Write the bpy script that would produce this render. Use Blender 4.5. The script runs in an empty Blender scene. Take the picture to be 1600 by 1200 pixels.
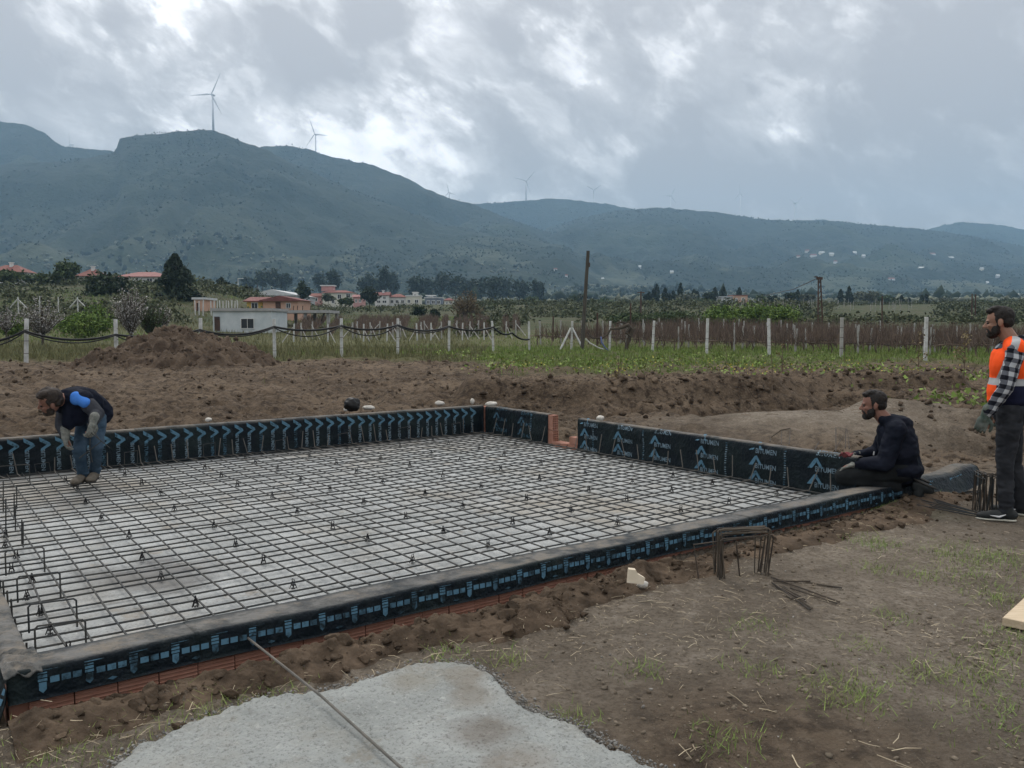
import bpy, bmesh, math, random
import numpy as np
from mathutils import Matrix, Vector
D = bpy.data
S = bpy.context.scene
COL = S.collection
rng = np.random.default_rng(11)
random.seed(5)
R = math.radians

# ------------------------------------------------------------------ camera, sky, sun, exposure
EYE = 1.6
FPX, HY = 1320.0, 505.5                      # focal length and horizon in photo pixels (1600 x 1200)
PITCH = math.atan((600 - HY) / FPX)
cam = D.cameras.new('camera')
cam.sensor_fit = 'HORIZONTAL'
cam.sensor_width = 36
cam.lens = 36 * FPX / 1600
cam.clip_start = 0.05
cam.clip_end = 20000
cam_ob = D.objects.new('camera', cam)
cam_ob.location = (0, 0, EYE)
cam_ob.rotation_euler = (R(90) - PITCH, 0, 0)
COL.objects.link(cam_ob)
S.camera = cam_ob

SUN_EL, SUN_AZ = R(48), R(-25)               # behind the clouds, ahead and to the left
sun = D.lights.new('sun', 'SUN')
sun.energy = 1.5
sun.angle = R(16)
sun.color = (1.0, 0.96, 0.9)
sun_ob = D.objects.new('sun', sun)
sd = Vector((math.sin(SUN_AZ) * math.cos(SUN_EL), math.cos(SUN_AZ) * math.cos(SUN_EL), math.sin(SUN_EL)))
sun_ob.rotation_euler = sd.to_track_quat('Z', 'Y').to_euler()
sun_ob.location = (0, 0, 50)
COL.objects.link(sun_ob)

W = D.worlds.new('World')
S.world = W
W.use_nodes = True
def build_world():
    nt = W.node_tree
    N, L = nt.nodes, nt.links
    N.clear()
    out = N.new('ShaderNodeOutputWorld')
    bg = N.new('ShaderNodeBackground')
    bg.inputs['Strength'].default_value = 0.15
    L.new(bg.outputs[0], out.inputs['Surface'])
    sky = N.new('ShaderNodeTexSky')
    sky.sky_type = 'NISHITA'
    sky.sun_disc = False
    sky.sun_elevation = SUN_EL
    sky.sun_rotation = SUN_AZ
    tc = N.new('ShaderNodeTexCoord')
    sep = N.new('ShaderNodeSeparateXYZ')
    L.new(tc.outputs['Generated'], sep.inputs[0])
    def m(op, a, b=None, c=None, clamp=False):
        n = N.new('ShaderNodeMath'); n.operation = op; n.use_clamp = clamp
        for i, v in enumerate((a, b, c)):
            if v is None: continue
            if isinstance(v, (int, float)): n.inputs[i].default_value = v
            else: L.new(v, n.inputs[i])
        return n.outputs[0]
    def mapr(v, a, b, c=0.0, d=1.0, smooth=True):
        n = N.new('ShaderNodeMapRange'); n.interpolation_type = 'SMOOTHSTEP' if smooth else 'LINEAR'
        L.new(v, n.inputs[0])
        for i, q in enumerate((a, b, c, d)): n.inputs[1 + i].default_value = q
        return n.outputs[0]
    def noise(scale, detail, rough, dist, off, sx=1.0):
        # cloud banks lean from upper left to lower right
        m1 = N.new('ShaderNodeMapping'); L.new(tc.outputs['Generated'], m1.inputs[0])
        m1.inputs['Rotation'].default_value = (0, R(-30), 0)
        mp = N.new('ShaderNodeMapping'); L.new(m1.outputs[0], mp.inputs[0])
        mp.inputs['Location'].default_value = off
        mp.inputs['Scale'].default_value = (sx, 1, 1.35)
        n = N.new('ShaderNodeTexNoise')
        L.new(mp.outputs[0], n.inputs['Vector'])
        n.inputs['Scale'].default_value = scale
        n.inputs['Detail'].default_value = detail
        n.inputs['Roughness'].default_value = rough
        n.inputs['Distortion'].default_value = dist
        return n.outputs['Fac']
    big = noise(3.0, 4, .5, .4, SKY_OFF[0], .7)
    mid = noise(7.5, 10, .58, .5, SKY_OFF[1], .75)
    fine = noise(22, 8, .6, .6, SKY_OFF[2], .8)
    # brighter breaks where the photograph has them, as directions in the sky
    def blob(az, el, rad, amp):
        d = Vector((math.sin(R(az)) * math.cos(R(el)), math.cos(R(az)) * math.cos(R(el)), math.sin(R(el))))
        vm = N.new('ShaderNodeVectorMath'); vm.operation = 'DOT_PRODUCT'
        L.new(tc.outputs['Generated'], vm.inputs[0]); vm.inputs[1].default_value = d
        return m('MULTIPLY', mapr(vm.outputs['Value'], math.cos(R(rad)), 1.0), amp)
    acc = None
    for b in SKY_BLOBS:
        v = blob(*b)
        acc = v if acc is None else m('ADD', acc, v)
    puff = noise(6.0, 12, .56, .15, SKY_OFF[3], .8)
    puff2 = noise(12.0, 10, .56, .15, SKY_OFF[4], .85)
    t = m('ADD', m('MULTIPLY', big, .55), m('MULTIPLY', mid, .62))
    t = m('ADD', t, m('MULTIPLY', fine, .22))
    t = m('ADD', t, m('MULTIPLY', mapr(puff, .46, .57), .13))
    t = m('ADD', t, m('MULTIPLY', mapr(puff2, .48, .57), .08))
    t = m('ADD', t, acc)
    val = mapr(t, SKY_RANGE[0], SKY_RANGE[1])
    ramp = N.new('ShaderNodeValToRGB')
    L.new(val, ramp.inputs[0])
    el = ramp.color_ramp.elements
    stops = SKY_STOPS
    el[0].position, el[0].color = stops[0][0], (*stops[0][1], 1)
    el[1].position, el[1].color = stops[-1][0], (*stops[-1][1], 1)
    for p, c in stops[1:-1]:
        e = el.new(p); e.color = (*c, 1)
    # an overcast sky grows brighter towards the zenith
    gain = mapr(sep.outputs[2], 0.1, 1.0, 1.0, SKY_ZENITH, False)
    sc = N.new('ShaderNodeVectorMath'); sc.operation = 'SCALE'
    L.new(ramp.outputs[0], sc.inputs[0]); L.new(m('MULTIPLY', gain, SKY_GAIN), sc.inputs['Scale'])
    mix = N.new('ShaderNodeMix'); mix.data_type = 'RGBA'
    mix.inputs[0].default_value = 0.94
    L.new(sky.outputs[0], mix.inputs[6]); L.new(sc.outputs[0], mix.inputs[7])
    L.new(mix.outputs[2], bg.inputs['Color'])
SKY_OFF = ((0.3, 1.1, 0), (2.1, .4, 1.5), (4.2, 1.3, 3.0), (1.2, 2.4, .7), (3.3, .2, 5.1))
# (azimuth, elevation, radius in degrees, amount)
SKY_BLOBS = [(-29, 14, 12, .06), (-15, 10, 6, .12), (-9, 8.5, 6, .14), (-3, 7.5, 6, .13), (-4, 14, 7, .05), (18, 19, 7, .02), (-24, 20, 7, .02),
             (16, 10, 13, -.05), (-12, 19, 6, -.06), (4, 17, 8, -.06), (11, 20, 8, -.05), (27, 9, 11, -.05)]
SKY_RANGE = (0.625, 1.04)
SKY_GAIN = 11.0
SKY_STOPS = [(0.0, (.225, .222, .225)), (.28, (.29, .288, .29)), (.50, (.375, .372, .374)), (.66, (.47, .466, .466)), (.82, (.575, .57, .568)), (1.0, (.69, .685, .68))]
SKY_ZENITH = 3.0
build_world()
S.view_settings.view_transform = 'Standard'
S.view_settings.look = 'None'
S.view_settings.gamma = 1
S.view_settings.exposure = 0
S.view_settings.use_curve_mapping = False
S.cycles.use_denoising = True
S.cycles.max_bounces = 5
S.cycles.diffuse_bounces = 3
S.cycles.volume_bounces = 1
S.cycles.volume_step_rate = 4

# ------------------------------------------------------------------ geometry helpers
YAW = R(53.75)
UX, UY = math.sin(YAW), math.cos(YAW)        # slab direction u; v is square to it
def slab(u, v, z): return (u * UX - v * UY, u * UY + v * UX, z)
def to_uv(x, y): return x * UX + y * UY, -x * UY + y * UX
_cp, _sp = math.cos(PITCH), math.sin(PITCH)
def ray(px, py):
    a, b = (px - 800) / FPX, (600 - py) / FPX
    return (a, _cp + b * _sp, -_sp + b * _cp)
def at_z(px, py, z):
    d = ray(px, py); t = (z - EYE) / d[2]
    return (d[0] * t, d[1] * t, z)
def at_y(px, py, Y):
    d = ray(px, py); t = Y / d[1]
    return (d[0] * t, Y, EYE + d[2] * t)

def _h(ix, iy, iz, seed):
    h = (ix.astype(np.int64) * 374761393 + iy.astype(np.int64) * 668265263 + iz.astype(np.int64) * 2147483647 + seed * 1274126177) & 0xffffffff
    h = ((h ^ (h >> 13)) * 1274126177) & 0xffffffff
    return ((h ^ (h >> 16)) & 0xffff) / 65535.0
def vn2(x, y, seed=0):
    x = np.asarray(x, float); y = np.asarray(y, float)
    ix, iy = np.floor(x), np.floor(y)
    fx, fy = x - ix, y - iy
    fx = fx * fx * (3 - 2 * fx); fy = fy * fy * (3 - 2 * fy)
    z = np.zeros_like(ix)
    a = _h(ix, iy, z, seed); b = _h(ix + 1, iy, z, seed); c = _h(ix, iy + 1, z, seed); d = _h(ix + 1, iy + 1, z, seed)
    return (a + (b - a) * fx) * (1 - fy) + (c + (d - c) * fx) * fy
def fbm2(x, y, seed=0, octv=4, gain=.5):
    s = 0; a = 1; t = 0
    for o in range(octv):
        s = s + a * vn2(x, y, seed + o * 17); t += a
        x = x * 2.03 + 3.1; y = y * 2.03 + 1.7; a *= gain
    return s / t - .5
def billow2(x, y, seed=0, octv=4, gain=.5):
    s = 0; a = 1; t = 0
    for o in range(octv):
        s = s + a * np.abs(vn2(x, y, seed + o * 17) * 2 - 1); t += a
        x = x * 2.07 + 3.1; y = y * 2.07 + 1.7; a *= gain
    return s / t
def vn3(P, seed=0):
    I = np.floor(P); F = P - I; F = F * F * (3 - 2 * F)
    r = 0
    for dx in (0, 1):
        for dy in (0, 1):
            for dz in (0, 1):
                w = (F[:, 0] if dx else 1 - F[:, 0]) * (F[:, 1] if dy else 1 - F[:, 1]) * (F[:, 2] if dz else 1 - F[:, 2])
                r = r + w * _h(I[:, 0] + dx, I[:, 1] + dy, I[:, 2] + dz, seed)
    return r
def fbm3(P, seed=0, octv=3):
    s = 0; a = 1; t = 0
    for o in range(octv):
        s = s + a * vn3(P, seed + 13 * o); t += a; P = P * 2.03 + 1.3; a *= .5
    return s / t - .5
def sstep(x, a, b):
    t = np.clip((np.asarray(x, float) - a) / (b - a), 0, 1)
    return t * t * (3 - 2 * t)

def raw_mesh(name, V, F, mats=None, midx=None, smooth=False):
    """V (n,3); F (m,k) array of one face size, or a list of faces"""
    me = D.meshes.new(name)
    V = np.asarray(V, np.float32)
    if isinstance(F, np.ndarray):
        k = F.shape[1]; m = F.shape[0]
        me.vertices.add(len(V)); me.vertices.foreach_set('co', V.ravel())
        me.loops.add(m * k); me.loops.foreach_set('vertex_index', F.astype(np.int32).ravel())
        me.polygons.add(m); me.polygons.foreach_set('loop_start', np.arange(0, m * k, k, dtype=np.int32))
        me.polygons.foreach_set('loop_total', np.full(m, k, np.int32))
        me.update(calc_edges=True)
    else:
        me.from_pydata([tuple(map(float, v)) for v in V], [], F)
        me.update()
    for mt in (mats or []): me.materials.append(mt)
    if midx is not None: me.polygons.foreach_set('material_index', np.asarray(midx, np.int32))
    if smooth: me.polygons.foreach_set('use_smooth', np.ones(len(me.polygons), bool))
    return me
def link(name, me, parent=None, label=None, cat=None, group=None, kind=None):
    o = D.objects.new(name, me)
    COL.objects.link(o)
    if parent is not None: o.parent = parent
    if label: o['label'] = label
    if cat: o['category'] = cat
    if group: o['group'] = group
    if kind: o['kind'] = kind
    return o
def thing(name, label, cat, loc=(0, 0, 0), group=None, rz=0.0):
    o = D.objects.new(name, None)
    o.empty_display_size = .2
    COL.objects.link(o)
    o.location = loc; o.rotation_euler = (0, 0, rz)
    o['label'] = label; o['category'] = cat
    if group: o['group'] = group
    return o
def wpos(o):
    p = Vector((0, 0, 0))
    while o is not None: p = p + o.location; o = o.parent
    return p

class MB:
    """collects shapes (world coordinates) and links them as one mesh"""
    def __init__(s): s.v = []; s.f = []; s.m = []
    def add(s, V, F, mi=0):
        b = len(s.v); s.v.extend(map(tuple, V)); s.f.extend([tuple(i + b for i in f) for f in F]); s.m.extend([mi] * len(F)); return s
    def box(s, c, d, rz=0.0, mi=0, rot=None):
        M = rot if rot is not None else Matrix.Rotation(rz, 3, 'Z')
        V = []
        for dz in (-.5, .5):
            for dx, dy in ((-.5, -.5), (.5, -.5), (.5, .5), (-.5, .5)):
                V.append(Vector(c) + M @ Vector((dx * d[0], dy * d[1], dz * d[2])))
        return s.add(V, [(3, 2, 1, 0), (4, 5, 6, 7), (0, 1, 5, 4), (1, 2, 6, 5), (2, 3, 7, 6), (3, 0, 4, 7)], mi)
    def tube(s, pts, r, n=6, mi=0, cap=True):
        pts = [Vector(p) for p in pts]
        rs = r if isinstance(r, (list, tuple)) else [r] * len(pts)
        V = []; F = []
        t0 = (pts[1] - pts[0]).normalized()
        ref = Vector((0, 0, 1)) if abs(t0.z) < .9 else Vector((1, 0, 0))
        a = t0.cross(ref).normalized()
        for i, p in enumerate(pts):
            if i == 0: t = t0
            elif i == len(pts) - 1: t = (pts[i] - pts[i - 1]).normalized()
            else:
                t = ((pts[i] - pts[i - 1]).normalized() + (pts[i + 1] - pts[i]).normalized())
                t = t.normalized() if t.length > 1e-6 else (pts[i] - pts[i - 1]).normalized()
            a = (a - t * a.dot(t))
            if a.length < 1e-6: a = t.orthogonal()
            a.normalize(); b = t.cross(a)
            for k in range(n):
                an = 2 * math.pi * k / n
                V.append(p + (a * math.cos(an) + b * math.sin(an)) * rs[i])
        for i in range(len(pts) - 1):
            for k in range(n):
                F.append((i * n + k, i * n + (k + 1) % n, (i + 1) * n + (k + 1) % n, (i + 1) * n + k))
        if cap:
            F.append(tuple(reversed(range(n)))); F.append(tuple((len(pts) - 1) * n + k for k in range(n)))
        return s.add(V, F, mi)
    def prism(s, poly, h0, h1, fn, mi=0):
        """poly of (a,b) extruded from h0 to h1; fn(a,b,h)->xyz"""
        n = len(poly)
        V = [fn(a, b, h0) for a, b in poly] + [fn(a, b, h1) for a, b in poly]
        F = [tuple(reversed(range(n))), tuple(range(n, 2 * n))] + [(i, (i + 1) % n, n + (i + 1) % n, n + i) for i in range(n)]
        return s.add(V, F, mi)
    def build(s, name, mat, parent=None, smooth=False, **kw):
        o0 = wpos(parent) if parent is not None else Vector((0, 0, 0))
        mats = mat if isinstance(mat, list) else [mat]
        V = np.array(s.v, float) - np.array(o0)
        me = raw_mesh(name, V, s.f, mats, s.m, smooth)
        return link(name, me, parent, **kw)

# ------------------------------------------------------------------ materials
def newmat(name):
    m = D.materials.new(name); m.use_nodes = True
    nt = m.node_tree
    b = nt.nodes['Principled BSDF']
    return m, nt, b
LANDMARKS = [(10, 'far left red roof'), (103, 'open pine'), (137, 'steep red hip roof'), (218, 'long pink roofed house'), (278, 'big conifer'), (378, 'white shed'), (440, 'peach gabled hut'), (527, 'cream village house'), (620, 'white row of houses'), (677, 'slate grey house'), (729, 'golden brown bush'), (870, 'braced corner post'), (918, 'tall leaning pole'), (1001, 'pole with the crossarm'), (1030, 'cypress row'), (1063, 'single tall cypress'), (1148, 'peach farmhouse'), (1203, 'green thicket'), (1282, 'lattice pole'), (1327, 'thick dark cypress'), (1448, 'rightmost fence post'), (1520, 'twin thin poles'), (1570, 'head of the standing man')]
ORD = ['first', 'second', 'third', 'fourth', 'fifth', 'sixth', 'seventh', 'eighth', 'ninth', 'tenth', 'eleventh', 'twelfth']
def sited(pxs, noun, rel='above'):
    """one label each, by the nearest thing a viewer can find"""
    near = [min(LANDMARKS, key=lambda l: abs(l[0] - p))[1] for p in pxs]
    out = []
    for p, n in zip(pxs, near):
        same = sorted(q for q, m_ in zip(pxs, near) if m_ == n)
        o = '' if len(same) == 1 else (', leftmost there' if p == same[0] else ', rightmost there' if p == same[-1] else ', %s from the left there' % ORD[same.index(p)])
        out.append('%s %s the %s%s' % (noun, rel, n, o))
    return out
def mat(name, c1, c2=None, scale=4.0, detail=5.0, rough=.85, spec=.25, bump=0.0, bscale=None, metal=0.0, island=0.0, lo=.35, hi=.65, dist=.002, coord='Object', stretch=None):
    m, nt, b = newmat(name)
    N, L = nt.nodes, nt.links
    b.inputs['Roughness'].default_value = rough
    b.inputs['Specular IOR Level'].default_value = spec
    b.inputs['Metallic'].default_value = metal
    tc = N.new('ShaderNodeTexCoord')
    vec = tc.outputs[coord]
    if stretch:
        mp = N.new('ShaderNodeMapping'); mp.inputs['Scale'].default_value = stretch
        L.new(vec, mp.inputs[0]); vec = mp.outputs[0]
    col = None
    if c2 is not None:
        n = N.new('ShaderNodeTexNoise'); n.inputs['Scale'].default_value = scale; n.inputs['Detail'].default_value = detail
        n.inputs['Roughness'].default_value = .62
        L.new(vec, n.inputs['Vector'])
        mr = N.new('ShaderNodeMapRange'); L.new(n.outputs['Fac'], mr.inputs[0]); mr.inputs[1].default_value = lo; mr.inputs[2].default_value = hi
        mx = N.new('ShaderNodeMix'); mx.data_type = 'RGBA'
        L.new(mr.outputs[0], mx.inputs[0]); mx.inputs[6].default_value = (*c1, 1); mx.inputs[7].default_value = (*c2, 1)
        col = mx.outputs[2]
    if island:
        g = N.new('ShaderNodeNewGeometry')
        mr2 = N.new('ShaderNodeMapRange'); L.new(g.outputs['Random Per Island'], mr2.inputs[0])
        mr2.inputs[3].default_value = 1 - island; mr2.inputs[4].default_value = 1 + island
        vm = N.new('ShaderNodeVectorMath'); vm.operation = 'SCALE'
        if col is None: vm.inputs[0].default_value = c1
        else: L.new(col, vm.inputs[0])
        L.new(mr2.outputs[0], vm.inputs['Scale'])
        col = vm.outputs[0]
    if col is None: b.inputs['Base Color'].default_value = (*c1, 1)
    else: L.new(col, b.inputs['Base Color'])
    if bump:
        n = N.new('ShaderNodeTexNoise'); n.inputs['Scale'].default_value = bscale or scale * 4; n.inputs['Detail'].default_value = 6
        L.new(vec, n.inputs['Vector'])
        bp = N.new('ShaderNodeBump'); bp.inputs['Strength'].default_value = bump; bp.inputs['Distance'].default_value = dist
        L.new(n.outputs['Fac'], bp.inputs['Height']); L.new(bp.outputs[0], b.inputs['Normal'])
    return m
M = {}
M['steel'] = mat('rebar_steel', (.030, .034, .036), (.060, .057, .050), 6, rough=.6, spec=.2, bump=.4, bscale=220)
M['rust_light'] = mat('dusty_rebar', (.105, .10, .09), (.17, .155, .135), 8, rough=.85, spec=.1, bump=.4, bscale=200)
M['rust'] = mat('rusty_rebar', (.038, .034, .030), (.085, .066, .050), 8, rough=.75, spec=.15, bump=.4, bscale=200)
M['plastic'] = mat('black_plastic', (.012, .012, .013), rough=.5)
M['brick'] = mat('red_hollow_brick', (.27, .125, .085), (.34, .18, .13), 9, rough=.9, bump=.4, bscale=60, island=.15)
M['blueprint'] = mat('pale_blue_print', (.085, .18, .25), (.020, .034, .042), 26, 8, rough=.6, spec=.15, lo=.50, hi=.68)
M['blueprint_worn'] = mat('worn_blue_print', (.060, .125, .175), (.015, .025, .030), 22, 8, rough=.65, spec=.15, lo=.42, hi=.60)
M['whiteprint'] = mat('grey_letter_print', (.15, .21, .25), (.03, .045, .05), 26, 8, rough=.65, spec=.15, lo=.50, hi=.70)
M['pebble'] = mat('dull_pebble', (.20, .18, .155), (.34, .32, .28), 9, rough=.9, island=.3)
M['stone'] = mat('pale_stone', (.44, .41, .35), (.58, .55, .50), 9, rough=.9, bump=.5, bscale=30)
M['concrete_post'] = mat('white_concrete', (.40, .40, .375), (.62, .62, .60), 5, rough=.9, bump=.4)
M['old_post'] = mat('weathered_concrete', (.26, .25, .23), (.40, .39, .36), 3, rough=.9)
M['wood'] = mat('grey_weathered_wood', (.050, .045, .036), (.095, .085, .068), 2, rough=.9, stretch=(8, 8, .6))
M['plank'] = mat('fresh_pine', (.46, .36, .24), (.58, .47, .33), 3, rough=.8, stretch=(2, 18, 18))
M['hose'] = mat('black_hose', (.012, .012, .012), rough=.5)
M['bluehose'] = mat('blue_hose', (.10, .13, .28), rough=.4)
M['iron'] = mat('rusty_iron', (.05, .035, .03), (.09, .05, .035), 2, rough=.8)
M['turbine'] = mat('turbine_white', (.60, .62, .64), rough=.5)
M['glass'] = mat('dark_window_glass', (.02, .025, .03), rough=.15, spec=.5)
M['white_wall'] = mat('white_plaster', (.55, .55, .53), (.66, .66, .64), 1.2, rough=.9)
M['blue_wall'] = mat('pale_blue_plaster', (.42, .46, .47), (.55, .58, .58), 1.0, rough=.9)
M['cream_wall'] = mat('cream_plaster', (.52, .50, .42), (.60, .58, .49), .6, rough=.9)
M['peach_wall'] = mat('peach_plaster', (.46, .28, .20), (.52, .33, .24), .8, rough=.9)
M['pink_wall'] = mat('pink_plaster', (.46, .25, .23), (.54, .31, .29), .8, rough=.9)
M['yellow_wall'] = mat('ochre_plaster', (.50, .34, .08), (.58, .40, .12), .8, rough=.9)
M['slate_wall'] = mat('slate_plaster', (.14, .17, .21), (.19, .22, .26), .8, rough=.9)
M['grey_wall'] = mat('grey_plaster', (.34, .35, .35), (.42, .43, .43), .8, rough=.9)
M['red_roof'] = mat('red_tile_roof', (.15, .062, .050), (.23, .10, .082), 1.5, rough=.85, bump=.5, bscale=12, dist=.05)
M['pink_roof'] = mat('faded_red_roof', (.23, .11, .10), (.29, .145, .13), 1.5, rough=.85, bump=.5, bscale=12, dist=.05)
M['dark_roof'] = mat('dark_red_roof', (.14, .055, .05), (.20, .085, .075), 1.5, rough=.85)
M['grey_roof'] = mat('grey_sheet_roof', (.45, .46, .46), (.55, .56, .56), 1.5, rough=.7)
M['raw_concrete'] = mat('raw_concrete', (.26, .26, .25), (.36, .35, .34), 2, rough=.9)
M['bark'] = mat('bark', (.05, .04, .03), (.085, .068, .05), 5, rough=.95)
M['vine_wood'] = mat('vine_wood', (.085, .060, .046), (.165, .122, .095), 1.5, rough=.9, island=.35)
M['twig'] = mat('dry_twig', (.10, .072, .05), (.16, .12, .085), 2, rough=.9, island=.3)
M['straw'] = mat('dry_straw', (.30, .24, .16), (.46, .39, .27), 3, rough=.9, island=.35)
def leafmat(name, c1, c2, scale=.8, island=.4):
    return mat(name, c1, c2, scale, rough=.75, spec=.2, island=island)
M['grass'] = leafmat('grass_green', (.125, .20, .038), (.17, .20, .06), .7)
M['grass_dry'] = leafmat('grass_olive', (.12, .125, .05), (.17, .155, .08), .5)
M['weed'] = leafmat('weed_green', (.14, .22, .045), (.20, .24, .07), 2)
M['flower'] = leafmat('yellow_flower', (.42, .34, .05), (.5, .42, .08), 2, .2)
M['conifer'] = leafmat('dark_conifer_needles', (.018, .030, .018), (.034, .048, .026), .5)
M['dark_leaf'] = leafmat('dark_evergreen_leaves', (.018, .030, .014), (.036, .052, .022), .5)
M['mid_leaf'] = leafmat('mid_green_leaves', (.045, .068, .026), (.075, .10, .04), .4)
M['bright_leaf'] = leafmat('spring_green_leaves', (.080, .135, .024), (.13, .185, .038), .3)
M['olive_leaf'] = leafmat('olive_grey_leaves', (.075, .088, .06), (.12, .13, .092), .3)
M['blossom'] = leafmat('grey_white_blossom', (.26, .245, .23), (.38, .36, .34), .8)
M['brown_leaf'] = leafmat('bare_brown_twigs', (.11, .085, .05), (.17, .13, .075), .4)
# ------------------------------------------------------------------ the ground
RAMP_R = np.array([-1e4, 0, 50, 60, 75, 100, 150, 240, 300, 450, 600, 800, 1200])
RAMP_Z = np.array([0, 0, 0, .25, .8, 1.7, 3.2, 6.6, 8.0, 12, 17, 25, 40.])
LEFT_R = np.array([-1e4, 50, 75, 100, 150, 200, 300, 450, 1e4])
LEFT_Z = np.array([0, 0, .3, 1.7, 5.2, 7, 6, 0, 0.])
def base_h(x, y):
    yy = np.maximum(y, 1.0)
    s = x / yy
    z = np.interp(yy, RAMP_R, RAMP_Z)
    z = z + sstep(-s, .20, .43) * np.interp(yy, LEFT_R, LEFT_Z)
    far = sstep(yy, 60, 160)
    return z + far * (fbm2(x / 45, yy / 45, 3, 3) * 3.0)
def seg_dist(x, y, pts):
    d = np.full(np.shape(x), 1e9)
    for (ax, ay), (bx, by) in zip(pts[:-1], pts[1:]):
        dx, dy = bx - ax, by - ay
        t = np.clip(((x - ax) * dx + (y - ay) * dy) / (dx * dx + dy * dy), 0, 1)
        d = np.minimum(d, np.hypot(x - ax - t * dx, y - ay - t * dy))
    return d
TRENCH = [(.2, 16.0), (1.6, 15.2), (3.0, 15.6), (5.2, 16.6), (7.5, 18.2)]
BANK = [(-.6, 18.3), (1.5, 17.4), (3.2, 17.8), (5.2, 18.8), (7.8, 20.6), (11, 21.5)]
HOLLOW = [(-14, 15.6), (-10.5, 15.2), (-7.6, 15.6)]
HOLLOW2 = [(5.6, 11.2), (7.4, 10.4), (9.4, 10.2)]
BANK2 = [(5.8, 13.0), (7.6, 12.0), (9.8, 11.9)]
def damp_green(x, y):
    """damp: churned dark soil; green: where grass and weeds grow"""
    u, v = to_uv(x, y)
    front = sstep(v, 3.9, 3.6) * sstep(y, 13, 8)
    yard = np.clip(sstep(3.9 - v, -.2, .05) + sstep(u, 6.75, 6.95), 0, 1) * sstep(y, 10.5, 8.0)
    mound = np.exp(-(((x - 4.6) / 3.0) ** 2 + ((y - 12.6) / 1.9) ** 2) * 1.4)
    light = np.clip(np.maximum(yard, mound * 1.1), 0, 1)
    heap = heap_w(u, v)
    damp = np.clip(1 - light + heap * .95, 0, 1)
    corner = sstep(np.hypot(x - .95, y - 3.0), 1.0, .3)
    damp = np.clip(damp + corner * .8, 0, 1)
    n = fbm2(x * .35, y * .35, 9, 4)
    green = sstep(y + n * 10 - x * .15 * sstep(x, -2, 4) * 2.2, 25, 31) * sstep(x, -3, 3)
    green = np.maximum(green, sstep(y + n * 7, 33, 36) * sstep(np.abs(x), 60, 40))
    green = np.maximum(green, sstep(y, 60, 75))
    patch = sstep(fbm2(x * 1.3, y * 1.3, 21, 3), .17, .3) * sstep(x, 2.2, 3.2) * sstep(y, 9, 5) * .6
    return damp, np.clip(green, 0, 1), patch
def heap_w(u, v):
    d = 3.84 - v
    wid = .34 + .55 * fbm2(u * 1.9, d * 2.2 + 4.2, 31, 4)
    along = (.45 * sstep(u, .1, .4) + .55 * sstep(u, .9, 1.7)) * sstep(u, 4.3, 3.4) * .9 + .35 * sstep(u, 0, .4) * sstep(u, 8.6, 7.6)
    return np.clip(sstep(d, .0, .12) * sstep(d, wid + .22, wid - .12), 0, 1) * np.clip(along, 0, 1)
def gh(x, y):
    x = np.asarray(x, float); y = np.asarray(y, float)
    u, v = to_uv(x, y)
    z = base_h(x, y)
    near = sstep(y, 70, 40)
    # the yard in front rises a little along the wall to the right
    z = z + .05 * sstep(u, 2.5, 4.5) * sstep(u, 7.0, 6.2) * sstep(y, 9, 6) * sstep(v, 1.5, 3.4)
    damp, green, patch = damp_green(x, y)
    amp = .012 + .20 * damp * sstep(y, 7.5, 11) + .02 * damp
    z = z + near * amp * (billow2(x * 1.15, y * 1.5, 41, 6, .6) - .42) * 1.9
    z = z + near * .05 * fbm2(x * .5, y * .5, 43, 3) * sstep(y, 3, 9)
    z = z + near * .25 * fbm2(x * .16, y * .22, 45, 3) * sstep(y, 11, 20) * sstep(y, 44, 36)
    z = z + near * (.007 + .03 * damp * sstep(y, 7, 12)) * fbm2(x * 7, y * 7, 47, 4)
    z = z + near * .10 * damp * sstep(y, 8, 12) * (np.abs(fbm2(x * 2.2, y * 2.8, 49, 4)) * -2.2 + .25)
    # soil thrown up beside the near wall
    hw = heap_w(u, v)
    d_ = 3.84 - v
    z = z - .055 * (.6 + .4 * sstep(fbm2(u * 2.3, u * 0 + 1.5, 33, 3), -.12, .12)) * sstep(d_, -.02, .02) * sstep(d_, .20, .08) * sstep(u, .2, .5) * sstep(u, 6.6, 6.2)
    z = z + hw * (.035 + .08 * billow2(x * 4.2, y * 4.2, 51, 4, .6))
    # the wet churned corner at the bottom right of the pad
    wob = fbm2(x * .9, y * .9, 61, 3) * .9
    d = seg_dist(x, y + wob * .5, TRENCH); z = z - .60 * sstep(d, .95, .45)
    d = seg_dist(x, y + wob * .4, BANK); z = z + .42 * sstep(d, .8, .25)
    d = seg_dist(x, y + wob * .4, HOLLOW); z = z - .40 * sstep(d, .9, .2)
    d = seg_dist(x, y + wob * .3, HOLLOW2); z = z - .38 * sstep(d, .75, .3) * sstep(x, 5.2, 6.2)
    d = seg_dist(x, y + wob * .3, BANK2); z = z + .26 * sstep(d, .9, .2)
    z = z + .30 * np.exp(-(((x - 4.4) / 2.7) ** 2 + ((y - 12.4) / 1.5) ** 2) * 1.3)
    # ground level along the kneeling man's corner of the wall
    z = z + .09 * np.exp(-(((u - 7.1) / .55) ** 2 + ((v - 3.75) / .3) ** 2))
    # the pit under the slab
    inside = sstep(u, .20, .27) * sstep(u, 6.86, 6.79) * sstep(v, 3.865, 3.93) * sstep(v, 9.93, 9.86)
    z = z * (1 - inside) + inside * (-.12)
    return z
def gz(x, y): return float(gh(np.array([x]), np.array([y]))[0])

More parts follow.
